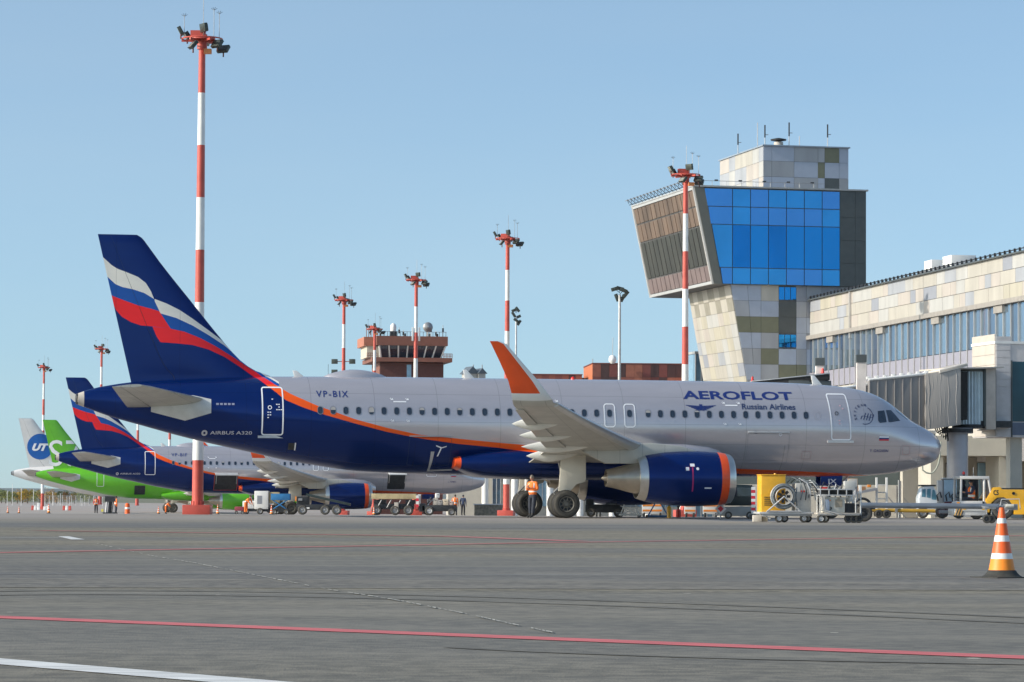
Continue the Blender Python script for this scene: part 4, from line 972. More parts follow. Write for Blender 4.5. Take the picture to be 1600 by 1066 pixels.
# left face: ribbed bands, the upper ones in uneven streaky bronze
b = MB(); BR1 = M('streaky bronze panel', (.19, .125, .085), .3, .3, var=.35, scale=.6, stretch=(1, 1, .3)); BR2 = M('dark louvre glass', (.05, .05, .04), .3, .3, var=.35, scale=.8, stretch=(1, 1, .2)); BR3 = M('mauve brown panel', (.21, .155, .145), .4, .2, var=.15, scale=.6)
Ql = quad(P(LN, 17.6, 17.0), P(LN, 0, 17.0), P(0, 0, 24.3), P(0, 17.6, 24.3))
panels(b, Ql, [.012+.976*i/14 for i in range(15)], [.03, .20, .60, .80, .975], lambda i, j: (BR3, BR2, BR1, BR1)[j], th=.08, gap=.13)
for v in (.015, .985): 
    b.box(Ql(.5, v)+Vector((-.05, 0, 0)), (.14, 17.6, .22), MULL)
for u in (0.006, .994):
    p, q = Ql(u, 0), Ql(u, 1); b.cyl(p+Vector((-.06, 0, 0)), q+Vector((-.06, 0, 0)), .12, MULL, n=6)
b.build('louvre_wall', CAB, smooth=False)
# shaft
SL = .182; sx = lambda z: 2.95+(17-z)*SL
b = MB(); b.prism([(sx(17)+.06, 17-.002-g0), (13.2, 17-.002-g0), (13.2, .0), (sx(0)+.06, .0)], 'y', .35, 11.6, BACK); SH = b.build('shaft', T, smooth=False)
b = MB(); rz_ = [17-1.2*k for k in range(15)]
for k in range(14):
    z1, z0 = rz_[k], rz_[k+1]
    if z0 < .3: z0 = .3
    xa0, xa1 = sx(z0), sx(z1); cut = 5.35+.0*k; 
    q = quad(P(xa0, .35, z0), P(cut, .35, z0), P(cut, .35, z1), P(xa1, .35, z1))
    mA = {2: POLIVE, 0: PBLU, 1: PBLU, 3: PBLU}.get(k, random.choice([PBLU, PC[3], PC[3], PBLU]))
    if cut-xa1 > .3 and cut-xa0 > .05: panels(b, q, [0, .55, 1] if cut-xa0 > 1.2 else [0, 1], [0, 1], lambda i, j: (mA if i or k == 2 else random.choice([PC[3], PBLU])))
    mB = [PC[0], PBLU, POLIVE, PC[3], POLIVE, PC[3], POLIVE, PBLU, POLIVE, PC[3], POLIVE, PBLU, PC[3], POLIVE][k]
    panels(b, quad(P(max(cut, xa0), .35, z0), P(6.75, .35, z0), P(6.75, .35, z1), P(max(cut, xa1), .35, z1)), [0, 1], [0, 1], lambda i, j: mB)
    mD = [PGREY, PC[3], PBLU, PBLU, PC[3], POLIVE, PC[3], PBLU, PC[3], PBLU, PC[3], PBLU, PC[3], PBLU][k]
    panels(b, quad(P(8.15, .35, z0), P(13.2, .35, z0), P(13.2, .35, z1), P(8.15, .35, z1)), [0, .16, .4, .7, 1], [0, 1], lambda i, j: (mD if i == 0 else random.choice([PC[3], PBLU, PC[3], PGREY])))
    mW = [None, PDK, PDK, None, PBLU, POLIVE, None, PC[3], PDK, None, POLIVE, PDK, None, PC[3]][k]
    if mW: panels(b, quad(P(6.75, .35, z0), P(8.15, .35, z0), P(8.15, .35, z1), P(6.75, .35, z1)), [0, 1], [0, 1], lambda i, j: mW)
    else:
        f = MB(); panels(f, quad(P(6.75, .35, z0+.1), P(8.15, .35, z0+.1), P(8.15, .35, z1-.1), P(6.75, .35, z1-.1)), lin(3), [0, 1], lambda i, j: TGLASS, gap=.05); f.build('shaft_window', SH, smooth=False)
Qs = quad((sx(0.3)-.0, 11.6, .3-g0), (sx(.3), .35, .3-g0), (sx(17), .35, 17-g0), (sx(17), 11.6, 17-g0))
panels(b, Qs, [0, .09, .2, .33, .45, .6, .72, .86, 1], lin(17), lambda i, j: (PGREY if (i*7+j*13) % 29 == 5 else (PC[3] if (i*5+j*3) % 17 == 2 else random.choices(PC, (5, 3, 2, .2, 2))[0])) if j < 15 else (M('khaki panel', (.27, .25, .20), .5) if (i+j) % 2 == 0 else PC[0]), th=.05)
b.build('cladding', SH, smooth=False)
# penthouse on the roof
zc0, zc1 = 24.42, 28.0; qx = (at(1195, 250, 244).x-tx)/cos(TB)+.92; qy = 4.0
b = MB(); b.box2((qx+.05, qy+.05, zc0-g0), (qx+6.85, qy+11.6, zc1-.03-g0), BACK); PH = b.build('penthouse', T, smooth=False)
b = MB(); PF = [PBLU, PC[3], PBLU, PBLU]
chart = {(3, 2): POLIVE, (4, 2): POLIVE, (4, 1): PBLU, (3, 1): POLIVE, (4, 0): PDK, (5, 0): PBLU}
panels(b, quad(P(qx, qy+.05, zc0), P(qx+6.9, qy+.05, zc0), P(qx+6.9, qy+.05, zc1), P(qx, qy+.05, zc1)), [0, .10, .36, .64, .72, .89, 1], [0, .34, .68, 1], lambda i, j: (POLIVE if (i, j) in ((4, 2), (3, 1)) else PDK if (i, j) == (4, 0) else random.choice(PF)))
panels(b, quad(P(qx+.05, qy+11.6, zc0), P(qx+.05, qy, zc0), P(qx+.05, qy, zc1), P(qx+.05, qy+11.6, zc1)), [0, .22, .36, .5, .62, .76, .9, 1], [0, .34, .68, 1], lambda i, j: PC[3] if (i, j) in ((1, 2), (2, 1), (3, 1), (0, 1), (5, 0), (6, 2), (3, 0)) else random.choice([PC[0], PC[2], PC[4]]))
b.box(P(qx+3.45, qy+5.8, zc1+.05), (7.1, 11.9, .10), M('blue grey coping', (.25, .30, .36), .5)); b.build('cladding', PH, smooth=False)
b = MB()
for k in range(9): b.cyl(P(.3+1.15*k, .2, 24.4), P(.3+1.15*k, .2, 24.82), .02, GREY, n=5)
b.cyl(P(.2, .2, 24.80), P(10.3, .2, 24.80), .018, GREY, n=5)
for k in range(18): b.cyl(P(-.15, .4+k*.98, 24.4), P(-.55, .7+k*.98, 24.85), .03, DARK, n=5); b.cyl(P(-.55, .7+k*.98, 24.85), P(-.3, 1.2+k*.98, 24.6), .025, DARK, n=5)
b.cyl(P(-.5, .2, 24.82), P(-.5, 18.2, 24.82), .03, GREY, n=5); b.cyl(P(-.15, .2, 24.5), P(-.15, 18.2, 24.5), .03, DARK, n=5)
for k in range(5): b.box(P(1.8+1.9*k, .3, 24.85), (.25, .15, .12), DARK)
b.build('roof_railing', T)
for (x, y, h, k) in ((qx+.6, 5.5, 1.5, 1), (qx+1.1, 9, 2.4, 0), (qx+2.4, 5, 1.7, 1), (qx+5.4, 4.6, 1.6, 1), (qx+3.9, 7, 1.2, 0), (qx-.2, 10, 1.3, 1)):
    b = MB(); b.cyl(P(x, y, 28), P(x, y, 28+h), .035, LGREY, n=6)
    if k: b.cyl(P(x, y, 28+h*.55), P(x, y, 28+h+.3), .055, DARK, n=6); b.box(P(x+.12, y, 28+h*.7), (.3, .05, .05), GREY)
    b.build('antenna', T)
b = MB(); b.lathe([(28-g0, .38), (28.5-g0, .36), (28.55-g0, .15), (28.62-g0, .6), (28.72-g0, .62), (28.82-g0, .15)], (qx+1.7, qy+1.5, 0), 'z', DARK, n=18, mf=lambda i: CREAM if i < 2 else DARK); b.build('rooftop_beacon', T)
# ---- terminal
Fp = at(1264, 700, 243); Np = at(1600, 700, 194); d = Vector((Np.x-Fp.x, Np.y-Fp.y, 0)).normalized(); nl = Vector((d.y, -d.x, 0)); 
if nl.x > 0: nl = -nl
WL = 88.0; F0 = Vector((Fp.x, Fp.y, 0)); gT = gz(243)
TR = thing('terminal', 'terminal wing with cream patchwork upper wall above tall glazing', 'terminal', (Fp.x, Fp.y, gT))
def WP(t, z, o=0.0): return F0+d*t+nl*o+Vector((0, 0, z))
bk = -nl*26
ZT = CAMH+15.05; ZS = CAMH+12.15; ZG = CAMH+8.35
b = MB(); b.add([WP(0, gT), WP(WL, gT), WP(WL, ZT), WP(0, ZT)]+[p+bk for p in (WP(0, gT), WP(WL, gT), WP(WL, ZT), WP(0, ZT))], [[0, 1, 2, 3], [4, 7, 6, 5], [0, 4, 5, 1], [1, 5, 6, 2], [2, 6, 7, 3], [3, 7, 4, 0]], BACK); b.build('structure', TR, smooth=False, world=True)
b = MB()
usr = []
for j in range(3):
    t = 0; l = [0]
    while t < WL: t += random.choice((1.2, 1.8, 2.4, 2.9)); l.append(min(t, WL)/WL)
    usr.append(l)
random.seed(11)
def upc(i, j):
    r = random.random()
    if (j, i) in ((1, 8), (1, 12), (1, 14), (2, 21), (1, 27), (0, 33)): return PGREY
    return random.choices(PC, (5, 1.5, 4, 1.6, 3))[0]
panels(b, quad(WP(WL, ZS, 0), WP(0, ZS, 0), WP(0, ZT, 0), WP(WL, ZT, 0)) if False else quad(WP(0, ZS+.25), WP(WL, ZS+.25), WP(WL, ZT), WP(0, ZT)), usr, [0, .34, .67, 1], upc, th=(.10 if quad(WP(0, 0), WP(1, 0), WP(1, 1), WP(0, 1)) else .1), gap=.03)
nq = (WP(1, 0)-WP(0, 0)).cross(Vector((0, 0, 1)))
if nq.dot(nl) < 0:
    for v in b.v: v += nl*.2                       # panel fronts always stand proud on the apron side
b.build('upper_cladding', TR, smooth=False, world=True)
b = MB()
def wbox(t0, t1, z0, z1, o0, o1, m, B=None):
    B = B or b; A = [WP(t0, z0, o0), WP(t1, z0, o0), WP(t1, z0, o1), WP(t0, z0, o1)]; U = [p+Vector((0, 0, z1-z0)) for p in A]
    B.add(A+U, [[3, 2, 1, 0], [4, 5, 6, 7], [0, 1, 5, 4], [1, 2, 6, 5], [2, 3, 7, 6], [3, 0, 4, 7]], m)
wbox(0, WL, ZS-.08, ZS+.22, .02, .42, M('grey cream soffit band', (.30, .275, .245), .6)); wbox(0, WL, ZT, ZT+.09, -.4, .3, PDK)
t = 0
while t < WL:                                      # roof edge rail with bird spikes
    wbox(t, t+.12, ZT+.09, ZT+.34, .1, .2, DARK); wbox(t+.5, t+.62, ZT+.09, ZT+.26, -.1, .0, GREY); t += .95
wbox(0, WL, ZT+.24, ZT+.30, .08, .14, DARK); wbox(11.9, 12.1, ZS-.5, ZT, .1, .26, MULL); b.build('trim', TR, smooth=False, world=True)
b = MB(); t = .3; k = 0; NG = int(WL/1.44)
for k in range(NG):
    t0 = .3+1.44*k
    g = MB(); wbox(t0+.04, t0+1.40, ZG+1.25, ZS-.12, .02, .10, TMG if k % 3 else TMG2, g)
    if k < 60: g.build('glass_panel', TR, smooth=False, world=True)
    wbox(t0+.04, t0+1.40, ZG+.02, ZG+1.21, .02, .12, M('lilac grey spandrel', (.30, .29, .34), .45, .1, var=.04)); wbox(t0-.035, t0+.035, ZG-.05, ZS-.1, .10, .20, MULL)
    if k % 9 == 4: wbox(t0-.1, t0+1.6, ZS-.55, ZS-.1, .1, .30, MATS['grey cream soffit band'])
b.build('mullions', TR, smooth=False, world=True)
b = MB(); wbox(0, WL, gT, ZG-.06, .02, .2, M('warm white render', (.47, .44, .38), .6, var=.06)); b.build('lower_wall', TR, smooth=False, world=True)
for (t0, w) in ((27.8, 1.7), (31.9, 1.9)):
    g = MB(); wbox(t0, t0+w, ZT+.1, ZT+1.05, -2.2, -.5, WHITE, g)
    for q in range(5): wbox(t0+.1+q*w/5, t0+.1+q*w/5+.06, ZT+.3, ZT+.95, -.5, -.47, GREY, g)
    wbox(t0-.3, t0+w+.2, ZT+.2, ZT+.3, -.5, -.1, GREY, g)
    v0 = g.v[0].copy(); a = thing('air_handling_unit', ('left' if t0 < 30 else 'right')+' of the two white ventilation boxes on the terminal roof', 'ventilation unit', v0, 0, 'ventilation boxes on the terminal roof'); g.build('casing', a, world=True, bevel=.03)
# ---- ground floor front buildings
def wall_front(name, label, cat, px0, px1, Y, spec, depth=6, H=None):   # spec: list of (z0,z1,mat)
    a, c = foot(px0, Y), foot(px1, Y); R = thing(name, label, cat, a); L_ = c.x-a.x
    for i, (z0, z1, m, nm, yo) in enumerate(spec):
        b = MB(); b.box2((0, yo, z0), (L_, yo+depth, z1), m); b.build(nm, R, smooth=False)
    return R, L_
GRN = M('dark grey green cladding', (.085, .105, .10), .6, var=.08)
R, L_ = wall_front('service_building', 'low beige service building with grey green upper wall behind the nose', 'building', 1130, 1462, 190, [(0, 1.95, M('beige block wall', (.46, .43, .37), .7, var=.08), 'lower_wall', 0), (1.95, 5.0, GRN, 'upper_wall', .04), (5.0, 5.2, GREY, 'roof', -.1)])
b = MB()
for k in range(5): b.box((1+k*(L_-1)/5, -.03, .95), (.03, .04, 1.88), GREY)
b.build('wall_joints', R, smooth=False)
b = MB(); x0 = at(1406, 760, 190).x-R.location.x; b.box((x0, -.3, 1.0), (.28, .14, 2.4), GREY); b.build('downpipe', R)
# colonnade under the gate house
R = thing('gate_building', 'cream gate building with columns, dark doors and a canopy at the right edge', 'building', foot(1457, 184), radians(11)); k5 = 184/5000
XX = lambda px: (at(px, 700, 184).x-R.location.x)/cos(radians(11)); ZZ = lambda px, py: at(px, py, 184).z-R.location.z
b = MB(); b.box2((-.05, 0, ZZ(1500, 712)), (XX(1579), 10, ZZ(1500, 681)), M('cream canopy panel', (.50, .47, .40), .55, var=.05)); b.build('canopy', R, smooth=False)
b = MB(); b.box2((XX(1579)+.02, -.05, ZZ(1579, 720)), (XX(1660), 10, ZZ(1579, 684)), SIDING); b.build('side_canopy', R, smooth=False)
for px in (1457, 1567, 1625):
    b = MB(); x = XX(px); b.box2((x, .3, 0), (x+.75, 2.6, ZZ(px, 713)), M('cream column render', (.48, .45, .38), .6, var=.06)); b.build('column', R, smooth=False)
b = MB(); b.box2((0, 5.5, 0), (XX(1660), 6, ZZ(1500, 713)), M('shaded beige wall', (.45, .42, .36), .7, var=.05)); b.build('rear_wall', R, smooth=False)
b = MB(); b.box2((XX(1527), 5.3, 0), (XX(1560), 5.48, ZZ(1530, 722)), GLASSD)
for q in range(4): b.box((XX(1527)+(XX(1560)-XX(1527))*q/3, 5.26, 1.6), (.07, .08, 3.2), GREY)
b.build('glass_doors', R, smooth=False)
b = MB(); b.box2((XX(1580), 5.3, 0), (XX(1620), 5.48, ZZ(1580, 722)), PALEB); b.build('side_glazing', R, smooth=False)
# gate house (boarding lounge end) in front of the terminal
hx = at(1556, 700, 153); GB = radians(11)
H = thing('gate_house', 'boarding gate house with lit cream end wall and grey siding beside a tall window', 'building', (hx.x, 153, 0), GB); hz0 = at(1556, 683, 153).z; hz1 = at(1556, 537, 153).z
b = MB(); b.box2((0, 0, hz0), (13, 3.3, hz1), SIDING); b.build('wall', H, smooth=False)
b = MB(); 
for k in range(14): b.box((.38, -.015, hz0+.17+k*.345), (.72, .03, .32), SIDING)
b.box2((-.05, -.05, hz1), (13.1, 3.4, hz1+.12), WHITE); b.build('siding_boards', H, smooth=False)
b = MB()
for k in range(10): b.box2((-.04, .02, hz0+.05+k*.49), (-.002, 3.28, hz0+.52+k*.49), CREAM)
b.build('end_wall', H, smooth=False)
b = MB(); b.box2((.82, -.03, hz0+.75), (12.5, 0, hz1-.85), M('teal dark glass', (.01, .05, .075), .06, .2, var=.3, scale=.5)); b.box2((.82, -.03, hz0+.1), (12.5, 0, hz0+.7), M('slate panel', (.10, .13, .19), .4))
b.box2((.76, -.06, hz0), (.82, .01, hz1-.8), PDK); b.build('window', H, smooth=False)
for xa_, xb_, ya_, yb_ in ((12.2, 12.9, .3, 3.0), (.9, 1.5, .5, 1.1)): b = MB(); b.box2((xa_, ya_, 0), (xb_, yb_, hz0), MATS['cream column render']); b.build('support', H, smooth=False)
# ---- jet bridge
def obox(b, A, B_, w, h, m, dz0=0):                 # sloping box between two centre line points (bottom centre)
    A = Vector(A); B_ = Vector(B_); dd = (B_-A); n = Vector((-dd.y, dd.x, 0)).normalized()*w/2; u = Vector((0, 0, h))
    b.add([A-n, A+n, B_+n, B_-n, A-n+u, A+n+u, B_+n+u, B_-n+u], [[0, 3, 2, 1], [4, 5, 6, 7], [0, 1, 5, 4], [1, 2, 6, 5], [2, 3, 7, 6], [3, 0, 4, 7]], m)
JR = at(1516, 700, 152)
J = thing('jet_bridge', 'grey passenger boarding bridge reaching behind the nose of the nearest airliner', 'jet bridge', (at(1496, 700, 151.5).x, 151.5, 0))
JG = M('grey tunnel wall', (.25, .235, .225), .55, .1, var=.12, scale=.5, stretch=(1, 1, .25)); JL = M('creased grey curtain wall', (.36, .335, .31), .65, var=.16, scale=.9, bump=.6, stretch=(1.2, 1.2, .2)); 
def JP(px, py, Y): return at(px, py, Y)
b = MB(); A = JP(1489, 664, 152.0); A.z = 4.38; Bq = JP(1435, 664, 151.8); Bq.z = 4.12; obox(b, A, Bq, 2.9, 2.65, JL)
rs = random.Random(2)
for q in range(9):
    p = A.lerp(Bq, (q+.4)/9); x_ = p.x+rs.uniform(-.04, .04); b.tube([(x_+.03*sin(k*1.3+q), p.y-1.45, p.z+.05+2.55*k/8) for k in range(9)], .012+.008*rs.random(), JL, n=6)
o = b.build('curtain_section', J, world=True, bevel=.04)
b = MB(); Cq = JP(1345, 690, 151.3); Cq.z = 3.85; obox(b, Bq+Vector((0, 0, .03)), Cq, 2.6, 2.55, JG)
for q in range(7):
    p = Bq.lerp(Cq, (q+.3)/7); b.box2((p.x-.03, p.y-1.37, p.z+.04), (p.x+.03, p.y-1.28, p.z+2.5), M('dull rib steel', (.17, .165, .16), .5))
b.build('outer_tunnel', J, world=True, bevel=.03)
b = MB(); Dq = JP(1286, 690, 150.8); Dq.z = 3.6; obox(b, Cq+Vector((0, 0, .05)), Dq, 2.2, 2.3, JG); b.build('inner_tunnel', J, world=True, bevel=.03)
b = MB()
def up(p, z, q=None): return Vector((p.x, p.y, p.z+z))
sidev = Vector((-(Cq-Bq).y, (Cq-Bq).x, 0)).normalized()*1.3
if sidev.y > 0: sidev = -sidev
b.cyl(up(Bq, 2.64)+sidev, up(Cq, 2.60)+sidev, .07, WHITE, n=8); b.cyl(up(Cq, 2.38)+sidev*.85, up(Dq, 2.35)+sidev*.85, .07, WHITE, n=8)
for q in range(8):
    p = up(Bq, 2.72)*(1-q/7)+up(Cq, 2.68)*(q/7)+sidev*.95; b.box(p, (.18, .18, .14), WHITE)
obox(b, up(A, 2.75)+Vector((.3, 0, 0)), up(Bq, 2.72)+Vector((.6, 0, -.05)), 2.9, .16, CREAM); b.build('roof_trim', J, world=True, bevel=.02)
# cab at the aircraft door
b = MB(); K = Vector((13.9, 143.6, 0)); 
k0 = at(1292, 588, 144); k1 = at(1172, 597, 143.5)
obox(b, Vector((k0.x, 144.0, 3.35)), Vector((k0.x-1.9, 143.9, 3.35)), 2.6, k0.z-3.35-.25, PDK)
obox(b, Vector((k0.x, 144.0, k0.z-.22)), Vector((k1.x, 144.0, k1.z-.30)), 2.7, .26, BLACK); obox(b, Vector((k0.x, 144.0, k0.z+.05)), Vector((k1.x, 144.0, k1.z-.03)), 2.8, .06, LGREY)
for q in range(4): b.cyl((k1.x+.4+q*.7, 142.7, k1.z-.25), (k1.x+1.0+q*.7, 142.7, k1.z-.02+q*.03), .035, GREY, n=6)
b.cyl((k1.x, 142.7, k1.z-.02), (k1.x, 142.7, k1.z-.7), .06, WHITE); b.lathe([(0, .07), (.2, .05), (.24, 0.002)], (k1.x+.05, 142.7, k1.z+.0), 'z', MATS['red beacon glass'], n=10)
b.build('cab', J, world=True, bevel=.01)
for (px, y0, y1, Y, w) in ((1275, 562, 600, 146, .36), (1339, 557, 625, 149, .40)):
    b = MB(); p = at(px, y0, Y); q = at(px, y1+40, Y); zc = at(px, y0+12, Y).z
    b.box2((p.x-w/2, Y-1.7-w/2, q.z), (p.x+w/2, Y-1.7+w/2, zc), M('pinkish white post', (.70, .63, .58), .5)); b.box2((p.x-w/2-.04, Y-1.7-w/2-.04, zc), (p.x+w/2+.04, Y-1.7+w/2+.04, p.z), PDK)
    if px < 1300: b.lathe([(0, .08), (.2, .05), (.24, 0.002)], (p.x+.12, Y-1.7-w/2-.05, zc-.35), 'z', MATS['red beacon glass'], n=10); b.cyl((p.x+.1, Y-1.9, zc-.4), (p.x+.75, Y-1.9, zc-1.4), .09, WHITE)
    b.build('lift_post', J, world=True)
# rotunda with corrugated shutter, throat and column
b = MB(); rc = at(1517, 660, 152.8); rr = .80; rows = []; z0 = at(1514, 663, 151.8).z; z1 = at(1514, 580, 151.8).z; n = 72
for z in (z0, z1):
    rows.append([(rc.x+(rr+(.035 if k % 2 else -.02))*cos(2*pi*k/n), 152.8+(rr+(.035 if k % 2 else -.02))*sin(2*pi*k/n), z) for k in range(n)])
CORR = M('pale teal corrugated shutter', (.60, .70, .74), .4, .2, var=.08); b.grid(rows, CORR, closed=True, caps=True); b.build('rotunda', J, world=True, smooth=False)
b = MB(); b.cyl((rc.x, 152.8, z1), (rc.x, 152.8, z1+.14), .95, PDK, n=32); obox(b, (rc.x-1.1, 152.3, z0+.2), (rc.x-.6, 152.4, z0+.2), 2.3, z1-z0-.25, BLACK)
b.cyl((rc.x, 152.8, z0-.18), (rc.x, 152.8, z0), .9, DARK, n=32)
obox(b, (rc.x-2.0, 151.8, z1+.02), (rc.x+1.0, 153.0, z1+.16), 2.4, .07, CREAM); b.build('rotunda_frame', J, world=True)
b = MB(); tx1 = at(1551, 600, 153).x; b.box2((rc.x+.5, 151.9, z0-.1), (tx1-.5, 154.6, z1+.05), GRN); b.box2((tx1-.5, 151.9, z0-.25), (tx1, 154.8, z1+.2), M('beige throat panel', (.52, .46, .40), .6)); b.build('throat', J, world=True, bevel=.02)
cx = at(1496, 700, 152.2); b = MB(); b.cyl((cx.x, 152.2, .3), (cx.x, 152.2, 4.25), .50, M('pale column paint', (.42, .41, .43), .45, .1, var=.06), n=32); b.cyl((cx.x, 152.2, 4.0), (cx.x, 152.2, 4.25), .75, DARK, n=24); b.box((cx.x, 152.2, .16), (1.9, 1.9, .3), LGREY); b.build('support_column', J, world=True, bevel=.02)
b = MB()
for q in range(6): b.tube([(cx.x-1.4+.15*q, 151.2, 4.6), (cx.x-1.1+.1*q, 151.1, 4.0-.08*q), (cx.x-.6, 151.2, 4.3), (cx.x-.2, 151.4, 4.5)], .035, BLACK, n=6)
b.box((cx.x-1.3, 151.4, 4.5), (1.0, .8, .35), DARK); b.box((cx.x+1.6, 152.7, 4.45), (2.0, 1.2, .3), DARK); b.build('cable_chain', J, world=True)
# white hose hanging by the nose
p0 = at(1470, 690, 143); H_ = tag(None or MB().tube([at(1470+6*sin(t*.9)-t*6.4+.0, 690+50*sin(t*pi/6.2), 143) for t in [k*.5 for k in range(9)]]+[at(1441, 724, 143)], .035, M('pale hose', (.45, .47, .38), .6), n=8).build('cable'), 'pale cable looping down beside the tip of the nose', 'cable')

# ---- old red control tower
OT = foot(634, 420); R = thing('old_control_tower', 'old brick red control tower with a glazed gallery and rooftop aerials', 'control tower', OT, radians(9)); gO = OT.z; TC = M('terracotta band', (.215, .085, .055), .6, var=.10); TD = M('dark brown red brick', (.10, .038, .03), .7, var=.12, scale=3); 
zz = lambda py: .83+(777.2-py)*420/5000-gO
xw = lambda px: (px-634)*420/5000
b = MB(); b.box2((xw(592), 0, 0), (xw(692), 9.5, zz(567)), TD); b.box2((xw(592)-.03, .3, 0), (xw(592)-.0, 9.2, zz(567)), TC); b.build('shaft', R, smooth=False)
b = MB(); b.box2((xw(634), -.02, zz(590)), (xw(641), 0, zz(570)), PALEB); b.build('stair_window', R, smooth=False)
b = MB(); b.box2((xw(578), -1.1, zz(566)), (xw(704), 10.5, zz(559.5)), TC); b.build('balcony', R, smooth=False)
b = MB()
for (xa, xb) in ((570, 586), (690, 704)):
    for q in range(7): b.cyl((xw(xa+(xb-xa)*q/6), -1.0, zz(560)), (xw(xa+(xb-xa)*q/6), -1.0, zz(553)), .04, TC, n=5)
    for zq in (553, 556.5): b.cyl((xw(xa), -1.0, zz(zq)), (xw(xb), -1.0, zz(zq)), .04, TC, n=5)
b.build('balcony_railing', R)
z0, z1 = zz(559.5), zz(540.5)
b = MB(); b.add([(xw(594), .3, z0), (xw(688), .3, z0), (xw(694), -.6, z1), (xw(590), -.6, z1), (xw(594), 9, z0), (xw(688), 9, z0), (xw(694), 9.9, z1), (xw(590), 9.9, z1)], [[0, 1, 2, 3], [4, 7, 6, 5], [0, 4, 5, 1], [1, 5, 6, 2], [2, 6, 7, 3], [3, 7, 4, 0]], GLASSD); G_ = b.build('gallery_glazing', R, smooth=False)
b = MB()
for q in range(8):
    u = q/7; b.cyl((xw(594+94*u), .26, z0), (xw(590+104*u), -.66, z1), .10, WHITE, n=6)
for q in range(4):
    u = q/3; b.cyl((xw(594)-.05, .3+8.7*u, z0), (xw(590)-.05, -.6+10.5*u, z1), .12, WHITE, n=6)
b.cyl((xw(592), -.2, (z0+z1)/2+.3), (xw(691), -.2, (z0+z1)/2+.3), .05, LGREY, n=5)
b.box2((xw(586), .5, z0), (xw(593.5), 8.5, z1-.1), M('cream gallery wall', (.55, .50, .40), .6)); b.build('mullion', R, smooth=False)
b = MB(); b.box2((xw(585), -1.0, z1), (xw(697), 10.4, zz(526)), TC); b.build('roof_band', R, smooth=False)
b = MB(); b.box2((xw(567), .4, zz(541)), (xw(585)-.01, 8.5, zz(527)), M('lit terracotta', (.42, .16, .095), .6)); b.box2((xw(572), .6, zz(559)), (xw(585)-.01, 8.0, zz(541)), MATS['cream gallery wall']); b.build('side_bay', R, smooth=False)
b = MB()
for q in range(22): b.cyl((xw(587+5.1*q), -.8, zz(526)), (xw(587+5.1*q), -.8, zz(519)), .035, DARK, n=5)
b.cyl((xw(587), -.8, zz(519)), (xw(695), -.8, zz(519)), .03, GREY, n=5)
for q in range(5): b.cyl((xw(571+3.6*q), .6, zz(527)), (xw(571+3.6*q), .6, zz(508)), .05, TC, n=5)
b.build('roof_railing', R)
for (px, h) in ((599, 8), (626, 16), (637, 14), (672, 22), (675, 20), (679, 9), (686, 12), (694, 20), (690, 8), (640, 9), (656, 8)):
    b = MB(); b.cyl((xw(px), 2+h % 5, zz(526)), (xw(px), 2+h % 5, zz(526-h)), .04, GREY, n=5); b.box((xw(px), 2+h % 5, zz(526-h*.6)), (.22, .15, .5), DARK); b.build('aerial', R)
b = MB(); b.lathe([(0, .05), (.12, .45), (.25, .62), (.32, .66)], (xw(669), 1.0, zz(510)), 'y', GREY, n=24); b.cyl((xw(669), 1.2, zz(510)), (xw(669), 1.4, zz(526)), .08, GREY); b.build('dish_antenna', R)
b = MB(); b.lathe([(0, .35), (.5, .42), (.8, .36), (1.0, .2), (1.08, .002)], (xw(614.5), 1.5, zz(517)), 'z', WHITE, n=18); b.box((xw(614.5), 1.5, zz(521.5)), (.9, .6, .75), DARK); b.build('radome', R)
# ---- brown terminal blocks
BP = [M('rust brown panel', (.22, .07, .045), .6), M('dark umber panel', (.06, .028, .025), .6), M('terracotta panel', (.28, .10, .06), .6), M('red brown panel', (.16, .045, .035), .6)]
def brown(px0, px1, ytop, Y, label, nc):
    a, c = foot(px0, Y), foot(px1, Y); R = thing('old_terminal_block', label, 'building', a, radians(4)); Hh = at(px0, ytop, Y).z-a.z; L_ = c.x-a.x
    b = MB(); b.box2((.02, .02, 0), (L_-.02, 12, Hh), TD); b.box2((-.01, .1, 0), (.015, 11.9, Hh-.05), M('bright orange side wall', (.5, .15, .06), .6)); b.build('wall', R, smooth=False)
    b = MB(); panels(b, quad((0, .02, 1), (L_, .02, 1), (L_, .02, Hh), (0, .02, Hh)), lin(nc), lin(int(Hh/1.6)), lambda i, j: random.choice(BP), gap=.03); b.box2((-.05, -.08, Hh), (L_+.05, 12, Hh+.12), BP[3]); b.build('facade', R, smooth=False)
    return R
brown(815, 909, 585.5, 400, 'lower brown patchwork building block left of the grey lamp post', 9)
brown(925, 1082, 568.5, 395, 'taller brown patchwork building block right of the grey lamp post', 12)
brown(1083, 1100, 568, 392, 'narrow orange building bay beside the control tower foot', 2)
b = MB(); a = foot(919, 405); R = thing('rooftop_plant_room', 'grey rooftop plant machinery between the two brown building blocks', 'plant room', a); h = at(919, 573, 405).z-a.z
b.box2((0, 0, 0), (1.0, 4, h), PDK); b.box2((1.1, 0, 0), (2.4, 4, h-.2), PGREY); b.build('housing', R, smooth=False); b = MB(); b.box2((-2.5, .5, 0), (3.0, 5, h-1.4), TC); b.build('base_block', R, smooth=False)
b = MB(); b.cyl((2.8, 1, h-1), (2.8, 1, h+.4), .25, GREY); b.cyl((.5, .1, h), (.5, .1, h+1), .05, GREY); b.build('flue', R)
a = at(957, 562, 394); R = thing('radome', 'white ball radome on the brown building roof', 'radome', (a.x, 394, at(957, 568.5, 394).z)); b = MB(); b.lathe([(0, .2), (.25, .42), (.55, .5), (.85, .42), (1.05, .2), (1.1, .002)], (0, 0, 0), 'z', WHITE, n=20); b.build('ball', R); b = MB(); b.cyl((0, 0, 1.1), (0.05, 0, 3.2), .035, GREY, n=5); b.build('rod', R)
